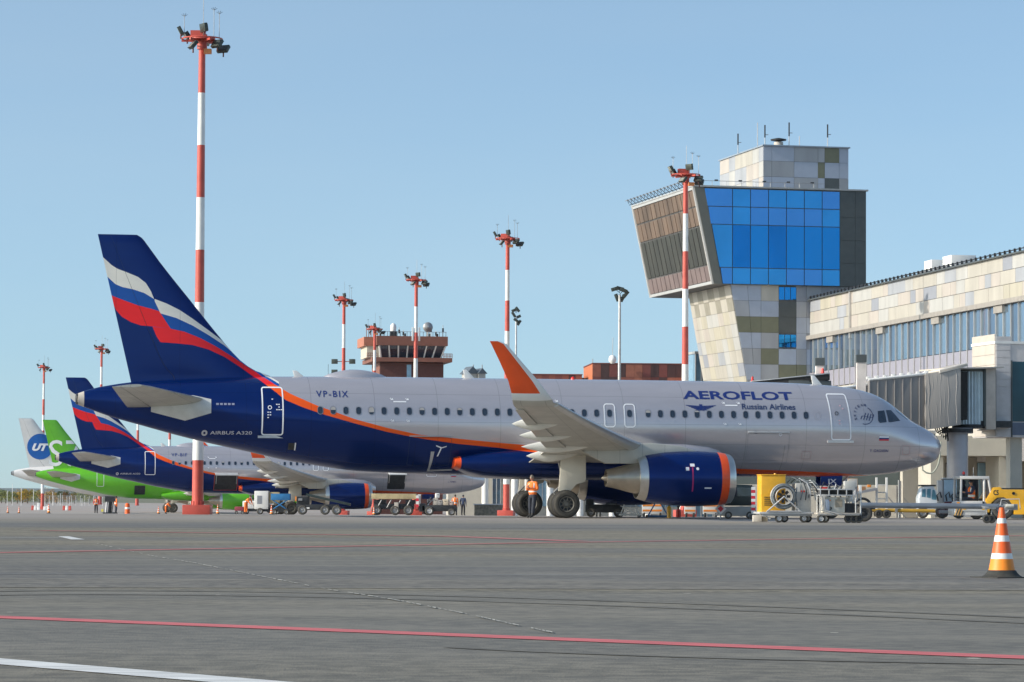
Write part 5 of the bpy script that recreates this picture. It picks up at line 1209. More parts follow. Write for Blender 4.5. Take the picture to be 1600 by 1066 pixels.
# pale column of glazing left of the tower foot
a = foot(1086, 262); R = thing('stair_annex', 'narrow glazed stair annex at the left foot of the control tower', 'building', a, radians(13)); h = at(1086, 553, 262).z-a.z
b = MB(); b.box2((0, 0, 0), (1.5, 3, h), PALEB); b.build('glazing', R, smooth=False); b = MB()
for x in (0, .5, 1.0, 1.5): b.box((x, -.05, h/2), (.08, .1, h), MULL)
b.box((.75, 1.5, h+.1), (1.7, 3.2, .2), MULL); b.build('frame', R, smooth=False)
# gable roofs far away
for px, w in ((737, 16), (752, 12)):
    a = foot(px, 520); R = thing('distant_house', ('left' if px < 740 else 'right')+' of the two small gable roofs peeping over the fuselage', 'house', a, radians(20)); h = at(px, 584, 520).z-a.z
    b = MB(); b.box2((-w*.05, 0, 0), (w*.05, 3, h), PC[2]); b.build('wall', R, smooth=False); b = MB(); b.prism([(-w*.07, h), (w*.07, h), (0, h+w*.075)], 'y', -.3, 3.3, M('slate roof', (.10, .12, .14), .5)); b.build('roof', R, smooth=False); b = MB(); b.cyl((w*.03, 1, h+w*.02), (w*.03, 1, h+1.5), .08, GREY); b.build('chimney', R)
# ---- low departure hall seen beneath the fuselage
a = foot(700, 300); R = thing('departure_hall', 'low cream departure hall with white columns seen beneath the nearest airliner', 'building', a, radians(2)); L_ = foot(1150, 300).x-a.x
b = MB(); b.box2((0, 0, 0), (L_, 12, 7.0), MATS['warm white render']); b.build('wall', R, smooth=False)
b = MB(); b.box2((-.2, -2.0, 6.2), (L_+.2, 0, 6.9), WHITE); b.build('canopy', R, smooth=False)
for i, px in enumerate((757, 803, 858, 905, 955, 1010, 1065, 1120)):
    x = (px-700)*.06; b = MB(); b.cyl((x, -1.5, 0), (x, -1.5, 6.2), .32, WHITE, n=16); b.build('column', R)
for (p0, p1) in ((769, 782), (812, 830), (838, 856), (870, 900), (915, 950), (965, 1005), (1020, 1060), (1075, 1115)):
    b = MB(); x0, x1 = (p0-700)*.06, (p1-700)*.06; b.box2((x0, -.06, .9), (x1, -.01, 4.2), PALEB if p0 > 830 else TMG)
    n = max(2, int((x1-x0)/.5))
    for q in range(n+1): b.box((x0+(x1-x0)*q/n, -.09, 2.5), (.07, .08, 3.4), MULL)
    b.build('window', R, smooth=False)
a = foot(741, 285); R = thing('stone_planter', 'low stone faced planter in front of the white columns', 'planter', a); b = MB(); b.box2((0, 0, 0), (2.6, 1.5, .95), M('rough grey stone', (.25, .22, .17), .9, var=.4, scale=4, bump=1)); b.build('wall', R, bevel=.03); b = MB(); b.box2((-.1, -.1, .95), (2.7, 1.6, 1.05), LGREY); b.build('coping', R)

# ================================================================== far left: trees, fence, posts, hills
LEAFC = {}
def leafmat(nm, c): return M(nm, c, .9, var=.45, scale=.8)
LEAFS = [leafmat('autumn yellow foliage', (.60, .38, .04)), leafmat('olive green foliage', (.20, .21, .05)), leafmat('rust foliage', (.45, .24, .08)), leafmat('dull green foliage', (.12, .15, .05))]
TRUNK = M('grey bark', (.12, .10, .08), .9)
def make_tree(lm, seed):
    rs = random.Random(seed); h = 3.6; R = thing('tree', 'x', 'tree', (0, 0, 0)); b = MB(); b.cyl((0, 0, 0), (.05, 0, h*.6), .14, TRUNK, r2=.06, n=7)
    for k in range(6): a = rs.uniform(0, 6.28); z = rs.uniform(.7, 2.0); b.cyl((0, 0, z), (cos(a)*1.2, sin(a)*1.2, z+1.1), .05, TRUNK, r2=.02, n=5)
    b.build('trunk', R); b = MB(); cl = [(rs.uniform(-1.3, 1.3), rs.uniform(-1.2, 1.2), rs.uniform(1.0, 3.0), rs.uniform(.5, .9)) for _ in range(14)]
    for k in range(900):
        cx, cy, cz, cr = rs.choice(cl); v = Vector((rs.gauss(0, 1), rs.gauss(0, 1), rs.gauss(0, 1))).normalized()*cr*rs.uniform(.6, 1.05); p = Vector((cx, cy, cz))+v; p.z = max(.35, p.z)
        u = Vector((rs.uniform(-1, 1), rs.uniform(-1, 1), rs.uniform(-1, 1))).normalized(); w = u.orthogonal().normalized(); s = rs.uniform(.08, .17); b.add([p+u*s, p+w*s*.7, p-u*s, p-w*s*.7], [[0, 1, 2, 3]], lm if rs.random() > .25 else LEAFS[1])
    b.build('crown', R, smooth=False, keep=True); return R
protos = [make_tree(LEAFS[i], i+3) for i in range(4)]
TD_ = [(2, 3), (9, 1), (18, 3), (27, 0), (35, 2), (43, 0), (52, 1), (62, 1), (73, 2), (80, 0), (88, 2), (97, 3), (107, 2), (117, 1), (128, 3), (140, 1)]
nm = ['autumn yellow', 'olive green', 'rust tinted', 'dull green']; cnt = [0]*4; used = [False]*4
pos = ['at the very left edge of the picture', 'behind the first thin white posts', 'behind the second white post', 'right of the second white post', 'below the hills left of the white tail cone', 'just left of the far mast foot', 'behind the far mast foot', 'just right of the far mast foot', 'below the white tail cone', 'left of the pale mesh fence', 'above the red and white barrier pair', 'partly behind the pale fence', 'under the white rear fuselage', 'behind the ground crew at the left', 'half hidden under the white fuselage', 'the rightmost of the tree row']
for i, (px, k) in enumerate(TD_):
    f = foot(px, 880+random.uniform(-25, 25)); lb = nm[k]+' small tree '+pos[i]; sc = random.uniform(.9, 1.25)
    if not used[k]: o = protos[k]; used[k] = True; o.location = f; o['label'] = lb; o['group'] = 'row of autumn trees beyond the apron'; o.scale = (sc*1.15, sc, sc*.95)
    else: o = copy_tree(protos[k], f, random.uniform(0, 6), lb, 'row of autumn trees beyond the apron'); o.scale = (sc*1.15, sc, sc*.95)
a = foot(70, 700); R = thing('mesh_fence', 'pale mesh fence beneath the white rear fuselage', 'fence', a); b = MB(); L_ = foot(160, 700).x-a.x
for q in range(14): b.cyl((L_*q/13, 0, 0), (L_*q/13, 0, 2.2), .05, LGREY, n=5)
for z in [.2+.25*k for k in range(9)]: b.cyl((0, 0, z), (L_, 0, z), .02, LGREY, n=4)
b.build('mesh', R)
p0_ = None
for i, (px, yt) in enumerate(((11, 768), (19, 757), (33, 763), (52, 766), (82, 770), (94, 772), (108, 776), (128, 780))):
    f = foot(px, 690); h = at(px, yt, 690).z-f.z; R = thing('marker_post', 'thin white post, number '[:16]+' '+('first', 'second, tallest', 'third', 'fourth', 'fifth', 'sixth', 'seventh', 'last')[i]+' from the left in the row by the trees', 'post', f, 0, 'thin white posts by the far trees'); b = MB(); b.cyl((0, 0, 0), (0, 0, h), .05, WHITE, n=6); b.cyl((0, 0, h), (0, 0, h+.12), .09, LGREY, n=6); b.build('post', R)
b = MB(); nx = 60; rows = []
for j in range(7):
    y = 5600+j*260; r = []
    for i in range(nx+1):
        x = -2600+i*90; e = sin(pi*j/6)**.8 if 0 < j < 6 else 0; r.append((x, y, -1.4+e*(19+4*sin(x*.0021)+2.5*sin(x*.0071+1)+1.5*sin(x*.019+j))))
    rows.append(r)
b.grid(rows, M('distant wooded hill', (.08, .10, .09), .95, var=.3, scale=.01)); o = b.build('hills'); o['kind'] = 'structure'

# ================================================================== people
def person(label, loc, rz, pose='stand', top=TROUS, vest=HIVIS, legs=TROUS, hair=HAIR, group=None, cap=None, scale=1.0):
    R = thing('person', label, 'person', loc, rz, group, scale)
    J = {'pel': (0, 0, .96), 'sp': (0, .01, 1.12), 'ch': (0, .0, 1.33), 'nk': (0, .01, 1.50), 'hd': (0, -.01, 1.58),
         'hl': (.10, 0, .92), 'kl': (.11, -.02, .50), 'al': (.11, .03, .09), 'tl': (.13, -.15, .04), 'hr': (-.10, 0, .92), 'kr': (-.11, -.02, .50), 'ar': (-.11, .03, .09), 'tr': (-.13, -.15, .04),
         'sl': (.19, 0, 1.43), 'el': (.25, .03, 1.14), 'wl': (.25, -.06, .90), 'sr': (-.19, 0, 1.43), 'er': (-.25, .03, 1.14), 'wr': (-.25, -.06, .90)}
    if pose == 'phone':
        J.update(el=(.27, -.02, 1.15), wl=(.06, -.26, 1.24), er=(-.27, -.02, 1.15), wr=(-.05, -.27, 1.28), kl=(.10, -.08, .50), al=(.06, -.10, .09), tl=(.05, -.28, .04), kr=(-.13, .02, .50), ar=(-.17, .08, .09), tr=(-.22, -.09, .04), hd=(0, -.04, 1.575))
    if pose == 'walk':
        J.update(kl=(.10, -.16, .52), al=(.10, -.20, .10), tl=(.11, -.38, .07), kr=(-.10, .05, .50), ar=(-.10, .30, .16), tr=(-.11, .15, .05), el=(.26, .10, 1.16), wl=(.27, .05, .93), er=(-.26, -.08, 1.16), wr=(-.26, -.24, .98))
    if pose == 'bend':
        J.update(sp=(0, -.08, 1.10), ch=(0, -.26, 1.24), nk=(0, -.38, 1.33), hd=(0, -.44, 1.38), sl=(.19, -.33, 1.27), sr=(-.19, -.33, 1.27), el=(.22, -.42, 1.02), wl=(.16, -.55, .84), er=(-.22, -.42, 1.02), wr=(-.14, -.56, .86))
    if pose == 'sit':
        J.update(kl=(.14, -.44, .94), al=(.14, -.46, .50), tl=(.14, -.62, .46), kr=(-.14, -.44, .94), ar=(-.14, -.46, .50), tr=(-.14, -.62, .46), el=(.26, -.12, 1.18), wl=(.14, -.38, 1.22), er=(-.26, -.12, 1.18), wr=(-.14, -.38, 1.22))
    RAD = {'pel': .135, 'sp': .125, 'ch': .15, 'nk': .058, 'hd': .06, 'hl': .115, 'kl': .088, 'al': .062, 'tl': .046, 'hr': .115, 'kr': .088, 'ar': .062, 'tr': .046, 'sl': .085, 'el': .062, 'wl': .036, 'sr': .085, 'er': .062, 'wr': .036}
    E = [('pel', 'sp'), ('sp', 'ch'), ('ch', 'nk'), ('nk', 'hd'), ('pel', 'hl'), ('hl', 'kl'), ('kl', 'al'), ('al', 'tl'), ('pel', 'hr'), ('hr', 'kr'), ('kr', 'ar'), ('ar', 'tr'), ('ch', 'sl'), ('sl', 'el'), ('el', 'wl'), ('ch', 'sr'), ('sr', 'er'), ('er', 'wr')]
    def skin(verts, edges, rads, root):
        me = bpy.data.meshes.new('s'); me.from_pydata(verts, edges, []); ob = bpy.data.objects.new('s', me); C.objects.link(ob)
        md = ob.modifiers.new('s', 'SKIN'); sv = me.skin_vertices[0].data
        for i, r in enumerate(rads): sv[i].radius = (r, r*.82) if r > .1 else (r, r); sv[i].use_root = (i == root)
        md.use_smooth_shade = True; sb = ob.modifiers.new('b', 'SUBSURF'); sb.levels = 1; sb.render_levels = 1
        dg = bpy.context.evaluated_depsgraph_get(); o = bpy.data.meshes.new_from_object(ob.evaluated_get(dg)); bpy.data.objects.remove(ob); bpy.data.meshes.remove(me); return o
    ks = list(J); m1 = skin([J[k] for k in ks], [(ks.index(a), ks.index(c)) for a, c in E], [RAD[k] for k in ks], 0)
    bm = bmesh.new(); bm.from_mesh(m1); bpy.data.meshes.remove(m1)
    wr = [Vector(J['wl']), Vector(J['wr'])]; sh = [Vector(J['al']), Vector(J['ar'])]; hip = J['pel'][2]
    for f in bm.faces:
        c = f.calc_center_median(); f.smooth = True; f.material_index = 1 if c.z < hip+.02 and not any((c-w).length < .2 for w in wr) else 0
        if min((c-Vector(J[k])).length for k in ('al', 'ar', 'tl', 'tr')) < .13: f.material_index = 3
        if (c-Vector(J['nk'])).length < .05 or (c-Vector(J['hd'])).length < .10 or min((c-w).length for w in wr) < .04: f.material_index = 2
    for side, (w_, e_) in enumerate((('wl', 'el'), ('wr', 'er'))):     # palm, four bent fingers and a thumb
        w = Vector(J[w_]); dr = (w-Vector(J[e_])).normalized(); up_ = Vector((0, 0, 1)); si = dr.cross(up_); si = si.normalized() if si.length > .2 else Vector((1, 0, 0)); nn = dr.cross(si).normalized()
        V = [w-dr*.01, w+dr*.045, w+dr*.085]; Eg = [(0, 1), (1, 2)]; Rr = [.026, .034, .030]
        for k, ln in enumerate((.062, .072, .068, .052)):
            o = si*(.027-.018*k); a = len(V); V += [w+dr*.09+o, w+dr*(.09+ln*.55)+o*1.1-nn*.008, w+dr*(.09+ln*.9)+o*1.1-nn*.03]; Eg += [(2, a), (a, a+1), (a+1, a+2)]; Rr += [.0095, .009, .0075]
        a = len(V); V += [w+dr*.04+si*.035, w+dr*.075+si*.055-nn*.015]; Eg += [(1, a), (a, a+1)]; Rr += [.011, .009]
        hm = skin(V, Eg, Rr, 1); b2 = bmesh.new(); b2.from_mesh(hm); bpy.data.meshes.remove(hm)
        for f in b2.faces: f.material_index = 2; f.smooth = True
        t = bpy.data.meshes.new('t'); b2.to_mesh(t); b2.free(); bm.from_mesh(t); bpy.data.meshes.remove(t)
    hc = Vector(J['hd'])+Vector((0, -.012, .075)); hb = MB(); rows = []
    for i in range(13):
        th = pi*i/12; r = []
        for k in range(16):
            ph = 2*pi*k/16; x = .075*sin(th)*cos(ph); y = .095*sin(th)*sin(ph); z = .118*cos(th)
            if z < -.03: x *= .86; y = y*.88 if y > 0 else y*.95
            if abs(cos(ph)) < .2 and y < 0 and abs(z+.012) < .03: y -= .022          # nose
            if y < -.05 and abs(z-.018) < .016 and .2 < abs(cos(ph)) < .75: y += .010     # eye sockets
            r.append(hc+Vector((x, y, z)))
        rows.append(r)
    hb.grid(rows, SKIN, closed=True)
    for sx_ in (-1, 1):
        hb.box(hc+Vector((sx_*.028, -.082, .016)), (.018, .008, .008), DARK); hb.box(hc+Vector((sx_*.077, .005, -.005)), (.014, .03, .05), SKIN)
    hb.box(hc+Vector((0, -.086, -.052)), (.04, .008, .008), M('lips', (.35, .14, .12), .6))
    hm = bpy.data.meshes.new('h'); hm.from_pydata(hb.v, [], hb.f); 
    b3 = bmesh.new(); b3.from_mesh(hm); mi = {0: 2, 1: 4, 2: 5}
    for f, k in zip(b3.faces, hb.m): f.material_index = {0: 2}.get(k, 3+k); f.smooth = True
    b3.to_mesh(hm); b3.free(); bm.from_mesh(hm); bpy.data.meshes.remove(hm)
    me = bpy.data.meshes.new('body'); bm.to_mesh(me); bm.free()
    for m in (top, legs, SKIN, BLACK, DARK, MATS['lips']): me.materials.append(m)
    o = bpy.data.objects.new('body', me); C.objects.link(o); o.parent = R
    if vest:
        b = MB(); ax0 = Vector(J['pel'])+Vector((0, 0, .06 if pose == 'phone' else -.04)); ax1 = Vector(J['sp']); ax2 = Vector(J['ch']); ax3 = Vector(J['nk'])+Vector((0, 0, -.03)); rows = []
        for q, (p, w, d_) in enumerate(((ax0, .185, .15), (ax0.lerp(ax1, .5), .18, .145), (ax1, .18, .145), (ax1.lerp(ax2, .5), .19, .15), (ax2, .20, .155), (ax2.lerp(ax3, .5), .20, .135), (ax3, .11, .09))):
            rows.append([p+Vector((w*cos(2*pi*k/20), d_*sin(2*pi*k/20), 0)) for k in range(20)])
        b.grid(rows, vest, closed=True, mf=lambda i, j: REFL if i == 1 or (i in (3, 4, 5) and j in (2, 7, 12, 17)) else vest); b.build('vest', R)
    b = MB(); hr = []
    for i in range(7):
        th = pi*.56*i/6; hr.append([hc+Vector((.083*sin(th)*cos(2*pi*k/16), .006+.102*sin(th)*sin(2*pi*k/16), .012+.120*cos(th)-(.0 if sin(2*pi*k/16) < 0 else .03*i/6))) for k in range(16)])
    b.grid(hr, cap or hair, closed=True)
    if cap: b.box(hc+Vector((0, -.12, .05)), (.12, .09, .012), cap)
    b.build('cap' if cap else 'hair', R)
    return R
def gp(px, Y, dy=0): return foot(px, Y)
NAVYJ = M('navy jacket', (.03, .045, .09), .85, var=.2); WJ = M('white shirt sleeve', (.6, .58, .55), .8); REDJ = M('red jacket', (.55, .05, .04), .8); CAPD = M('dark cap', (.03, .03, .04), .8)
GC = 'ground crew on the apron'
person('ground worker in orange vest and dark trousers standing by the near main wheels, hands raised', gp(832, 131.5), radians(-35), 'phone', HIVIS, HIVIS, TROUS, M('greying hair', (.22, .19, .15), .8), GC)
person('worker in orange vest and dark trousers beside a man in navy, under the second nose', gp(711, 272), radians(170), 'stand', HIVIS, HIVIS, TROUS, HAIR, GC)
person('man in dark navy jacket without vest, right of the orange vested worker', gp(723.5, 272), radians(160), 'stand', NAVYJ, None, M('black trousers', (.015, .015, .02), .85), HAIR, GC, CAPD)
person('worker in orange overalls by the white service truck left of the second main wheels', gp(384, 262), radians(60), 'bend', HIVIS, HIVIS, HIVIS, HAIR, GC)
person('worker in red jacket and orange vest with arms out, leftmost of the ground crew', gp(150, 330), radians(10), 'walk', REDJ, HIVIS, M('black trousers', (.015, .015, .02), .85), HAIR, GC)
person('worker in orange vest and blue trousers, second from the left by the green airliner', gp(181, 325), radians(120), 'stand', HIVIS, HIVIS, TROUS, HAIR, GC)
person('crouching worker in orange beside the green airliner wheels', gp(259, 330), radians(80), 'bend', HIVIS, HIVIS, HIVIS, HAIR, GC, None, .85)

# ================================================================== cones, barriers
CO = M('cone orange plastic', (.85, .13, .02), .45, var=.08, scale=6); COL = M('cone sunlit orange', (.90, .27, .02), .5, var=.1, scale=6); CW = M('cone white band', (.82, .80, .76), .4, var=.05, scale=8); CB = M('cone black rubber base', (.035, .035, .03), .8, var=.3, scale=10, bump=.4)  # yellower second orange puts sunlight on the lower cone into the colour
def make_cone(label, loc, s=1.0, faded=True):
    R = thing('traffic_cone', label, 'traffic cone', loc, 0, 'traffic cones'); R.scale = (s, s, s)
    prof = [(0, .75), (.02, .745), (.035, .73)]; segs = [(.745, .64, .028, .044, CO), (.64, .585, .044, .053, CW), (.585, .455, .053, .074, CO), (.455, .39, .074, .085, CW), (.39, .265, .085, .107, CO), (.265, .205, .107, .118, CW), (.205, .075, .118, .142, COL if faded else CO)]  # faded picks the sunlit orange for the lowest ring
    b = MB(); n = 40
    for (z1, z0, r1, r0, m) in segs: b.lathe([(z0, r0), ((z0+z1)/2, (r0+r1)/2), (z1, r1)], (0, 0, 0), 'z', m, n=n)
    b.lathe([(.745, .028), (.752, .024), (.752, .017), (.70, .018)], (0, 0, 0), 'z', CO, n=n); b.build('cone', R)
    b = MB(); b.lathe([(.085, .139), (.08, .15), (.055, .165), (.03, .19), (.016, .215), (.004, .235), (.0, .235)], (0, 0, 0), 'z', CB, n=n)
    b.grid([[(x*.245, y*.245, z) for x, y in ((-1, -1), (1, -1), (1, 1), (-1, 1))] for z in (.001, .013)], CB, closed=True, caps=True); b.build('base', R); return R
cone0 = make_cone('big orange and white striped traffic cone on black rubber base in the right foreground', gpt(1565.5, 903.2)); cone0.rotation_euler = (0, 0, .5)
cone0.scale = (1.0, 1.0, 1.0)
for (px, Y, s, lb) in ((12, 330, 1.1, 'small cone by the concrete edge, leftmost in the picture'), (29.5, 300, 1.0, 'small cone second from the left edge'), (76, 250, 1.15, 'cone under the white rear fuselage, left of the workers'),
                       (247.5, 270, 1.0, 'cone right of the green airliner main wheels'), (340, 235, 1.1, 'cone below the green engine right of the big mast base'), (424, 235, 1.1, 'cone just left of the second airliner main wheels'), (584, 240, 1.0, 'cone beside the front wheel of the flat loader')):
    o = copy_tree(cone0, foot(px, Y), 0.2, lb); s *= .86; o.scale = (s*.8, s*.8, s)
b = MB(); b.lathe([(0, .25), (.9, .22), (1.0, .1)], (0, 0, 0), 'z', CO, n=16, mf=lambda i: CO); R = thing('barrel', 'fat orange barrel between the green airliner workers and its wheels', 'barrel', foot(199, 300)); b.build('drum', R); b = MB(); b.lathe([(.45, .243), (.62, .238)], (0, 0, 0), 'z', CW, n=16); b.build('reflective_band', R)
def water_barrier(px, Y, w, m, label, h=.75):
    R = thing('barrier', label, 'barrier', foot(px, Y), 0, 'plastic barriers'); b = MB(); b.prism([(-.28, 0), (.28, 0), (.22, .25), (.10, .4), (.09, h), (-.09, h), (-.10, .4), (-.22, .25)], 'x', -w/2, w/2, m); b.build('body', R, bevel=.03)
for i, (px, m, h) in enumerate(((51, REDW, .7), (54.5, WHITE, .7), (60, WHITE, 1.1), (70, WHITE, .6), (75, WHITE, .7), (100, REDW, .7), (104, WHITE, .7), (109, REDW, .7))):
    water_barrier(px, 480, .42 if i < 5 else .4, m, ('red' if m is REDW else 'white')+' plastic barrier, '+('first', 'second', 'third, tallest', 'fourth', 'fifth', 'sixth', 'seventh', 'last')[i]+' from the left near the far mast foot', h)
OW = M('orange stripe film', (.85, .28, .04), .5)
def board(px0, px1, Y, label, rows=2):
    a, c = foot(px0, Y), foot(px1, Y); L_ = c.x-a.x; R = thing('barrier_board', label, 'barrier', a, 0, 'white and orange barrier boards')
    b = MB(); b.box((L_/2, 0, .42), (L_, .06, .56), WHITE); b.build('board', R, bevel=.01)
    for k in range(rows): b = MB(); b.box((L_/2, -.034, .30+.24*k), (L_-.06, .008, .09), OW); b.build('stripe', R)
    for x in (.1, L_-.1): b = MB(); b.box((x, 0, .1), (.08, .5, .2), CB); b.build('foot', R, bevel=.01)
for a_, c_, Y, lb in ((1003, 1035, 150, 'striped barrier board under the near engine, leftmost of three'), (1069, 1087, 151, 'striped barrier board under the near engine, middle of three'), (1098, 1122, 148, 'striped barrier board under the front of the near engine'), (929, 941, 155, 'short striped board behind the near main gear')): board(a_, c_, Y, lb)
def cylthing(name, px, Y, r, h, m, label, cat, top=None):
    R = thing(name, label, cat, foot(px, Y)); b = MB(); b.lathe([(0, r), (h*.82, r), (h*.95, r*.6), (h, r*.3)], (0, 0, 0), 'z', m, n=18); b.build('body', R); b = MB(); b.cyl((0, 0, h), (0, 0, h+.14), r*.4, top or DARK); b.box((0, 0, h+.1), (r*1.3, .05, .05), top or DARK); b.build('valve', R)
cylthing('gas_bottle', 1045.5, 138, .10, .52, YELLOW, 'yellow gas bottle standing under the near engine', 'gas bottle')
cylthing('fire_extinguisher', 1060, 142, .11, .38, M('red enamel', (.6, .03, .02), .35), 'red fire extinguisher right of the yellow bottle', 'fire extinguisher')
R = thing('engine_stand', 'blue steel engine service stand between the barrier boards', 'service stand', foot(1028, 141)); b = MB(); BLU = M('blue machine paint', (.03, .18, .42), .45)
for x in (-.45, .45): b.cyl((x, 0, .05), (x*.3, 0, .6), .03, BLU); b.cyl((x, -.3, .06), (x, .3, .06), .04, BLU)
b.cyl((-.45, 0, .06), (.45, 0, .06), .04, BLU); b.box((0, 0, .62), (.4, .3, .06), BLU); b.build('frame', R); wheel(R, (-.5, -.3, .06), .06, .05, 'y'); wheel(R, (.5, -.3, .06), .06, .05, 'y')
R = thing('hand_trolley', 'white hand trolley with cross braces left of the barrier boards', 'trolley', foot(984, 140)); b = MB()
for x in (-.4, .4):
    b.cyl((x, 0, .1), (x*.6, 0, .55), .03, WHITE); b.cyl((x, 0, .1), (-x, 0, .5), .02, WHITE)
b.box((0, 0, .12), (.95, .5, .06), WHITE); b.box((0, 0, .5), (.6, .4, .05), LGREY); b.build('frame', R); 
for x in (-.4, .4): wheel(R, (x, -.2, .08), .08, .05, 'y')
R = thing('tow_tractor', 'low black equipment cart behind the near main wheels', 'cart', foot(944, 142)); b = MB(); b.box((0, 0, .38), (1.7, 1.2, .36), DARK); b.box((-.65, 0, .62), (.35, 1.0, .35), DARK); b.box((.3, -.2, .58), (.5, .5, .12), GREY); b.build('body', R, bevel=.05)
for x in (-.6, .6): wheel(R, (x, -.55, .2), .2, .15, 'y')

# ================================================================== right side ground equipment
def arc_tube(b, c, r, m, tr=.03, a0=0, a1=360, n=28, axis='y'):
    pts = []
    for k in range(n+1):
        a = radians(a0+(a1-a0)*k/n); pts.append((c[0]+r*cos(a), c[1], c[2]+r*sin(a)))
    b.tube(pts, tr, m, n=6)
f = foot(1225, 115); G = thing('ground_power_cart', 'cart with a yellow cabinet, grey cabinet and large hose reel under the forward fuselage', 'ground power cart', f, radians(6))
b = MB(); b.box((-.02, 0, .34), (1.95, 1.25, .07), LGREY); b.box((0, -.58, .28), (1.8, .06, .1), GREY); b.cyl((-.95, -.3, .34), (-.6, -.6, .12), .03, GREY); b.build('chassis', G, bevel=.01)
b = MB(); b.box((-.44, .12, 1.02), (.88, .85, 1.32), YELLOW); b.cyl((-.33, 0, 1.68), (-.33, 0, 1.76), .04, YELLOW); Y_ = b.build('yellow_cabinet', G, bevel=.025)
b = MB(); b.box((-.44, .12, 1.70), (.92, .89, .035), YELLOW); b.build('lid', Y_, bevel=.01)
b = MB()
for k in range(5): b.box((-.62, -.312, .62+.07*k), (.32, .012, .025), DARK)
b.build('louvre', Y_)
HB = M('grey hose rubber', (.17, .19, .20), .7, var=.2, scale=8)
b = MB()
for rr_, yy in ((.40, -.46), (.43, -.54), (.39, -.62), (.34, -.50)): arc_tube(b, (-.12, yy, .93), rr_, HB, .035)
arc_tube(b, (-.12, -.66, .93), .30, LGREY, .015); arc_tube(b, (-.12, -.44, .93), .45, LGREY, .015)
for k in range(7): a = 2*pi*k/7; b.box((-.12+.17*cos(a), -.6, .93+.17*sin(a)), (.13, .05, .10), DARK, ry=-a)
b.cyl((-.12, -.68, .93), (-.12, -.35, .93), .07, DARK); b.tube([(.28, -.5, 1.15), (.36, -.52, 1.25), (.33, -.5, .9), (.38, -.5, .6)], .03, HB); b.build('hose_reel', G)
b = MB()
for x in (-.75, .5): b.cyl((x, -.66, .38), (-.12, -.68, .93), .025, LGREY)
b.cyl((-.75, -.66, .40), (.5, -.66, .40), .025, LGREY); b.build('reel_stand', G)
LC = M('light grey cabinet paint', (.50, .49, .46), .45, var=.06)
b = MB(); b.box((.64, .05, .89), (.56, .75, 1.04), LC); Cb = b.build('grey_cabinet', G, bevel=.02)
b = MB(); b.box((.62, -.335, 1.12), (.14, .03, .06), MATS['red enamel']); b.build('warning_light', Cb)
b = MB(); b.box((.52, -.33, .9), (.01, .01, .9), GREY); b.box((.84, -.34, .95), (.03, .02, .12), DARK); b.build('door_trim', Cb)
b = MB(); rs = random.Random(4)
for k in range(9):
    x = .95+.05*k*.5; z = 1.45-.07*k
    b.tube([(x-.35, -.2+.03*k, z+.05), (x, -.4, z+.12*rs.random()), (x+.22, -.42, z-.25), (x+.1+.1*rs.random(), -.45, z-.55), (x+.25, -.3, max(.4, z-.9))], .018, (HB, LGREY, DARK)[k % 3], n=6)
b.build('cable_bundle', G)
for k in range(7):
    b = MB(); x = .1+.13*k; b.tube([(x, -.1, 1.42), (x+.15, -.25, 1.62-.02*k), (x+.4, -.4, 1.5-.05*k), (x+.5, -.45, 1.15), (x+.42+.05*k, -.42, .8)], .02, (HB, DARK, LGREY)[k % 3], n=6); b.build('hose', G)
for x in (-.28, -.05, .62, .80): wheel(G, (x, -.52 if x in (-.28, .62) else -.3, .15), .15, .10, 'y', rimc=LGREY)
f = foot(1183, 116); R = thing('chock_block', 'white concrete block left of the yellow cabinet', 'block', f); b = MB(); b.box((0, 0, .13), (.32, .3, .24), M('white painted concrete', (.62, .57, .5), .8, var=.1)); b.box((.25, .05, .11), (.26, .3, .2), M('beige concrete', (.42, .36, .27), .8)); b.build('block', R, bevel=.015)
f = foot(1306, 114.5); G = thing('service_cart', 'white service cart with a slotted rack and pipework in front of the nose wheels', 'service cart', f, radians(5))
b = MB(); b.box((0, 0, .33), (1.55, 1.2, .05), CREAM); b.box((0, -.55, .29), (1.5, .05, .05), LGREY); b.build('chassis', G, bevel=.01)
b = MB(); b.box((-.16, -.1, .64), (.80, .7, .55), M('off white machine casing', (.52, .50, .44), .5, var=.08)); b.box((-.42, -.47, .6), (.22, .03, .5), M('pale blue panel', (.35, .42, .52), .5)); Bx = b.build('pump_casing', G, bevel=.03)
b = MB(); b.box((.02, -.46, .70), (.26, .02, .28), M('tan filter mat', (.30, .26, .20), .8)); b.box((.02, -.46, .87), (.10, .02, .06), MATS['tan filter mat']); b.build('filter_panel', Bx)
b = MB(); b.lathe([(0, .05), (.02, .05), (.03, .02)], (-.28, -.485, .52), 'y', DARK, n=12); b.box((-.30, -.485, .80), (.05, .02, .04), M('orange button', (.8, .25, .03), .4)); b.build('gauge', Bx)
b = MB(); b.box((-.03, -.3, 1.19), (1.30, .5, .035), LGREY); b.box((-.03, -.3, .98), (1.30, .5, .035), LGREY)
for k in range(5): b.box((-.66+.315*k, -.53, 1.085), (.04, .04, .2), LGREY)
b.box((-.03, -.1, 1.085), (1.24, .04, .17), DARK); b.build('rack', G, bevel=.008)
for x, y in ((-.66, -.5), (.62, -.5), (-.66, .1), (.62, .1)): b = MB(); b.cyl((x, y, .35), (x, y, 1.0), .02, LGREY); b.build('rack_leg', G)
for k in range(6): b = MB(); b.tube([(-.64+.03*k, -.55, .95), (-.6+.02*k, -.6, .7), (-.66+.04*k, -.58, .45), (-.3+.1*k, -.62, .3)], .013, (CREAM, LGREY, HB)[k % 3], n=5); b.build('pipe', G)
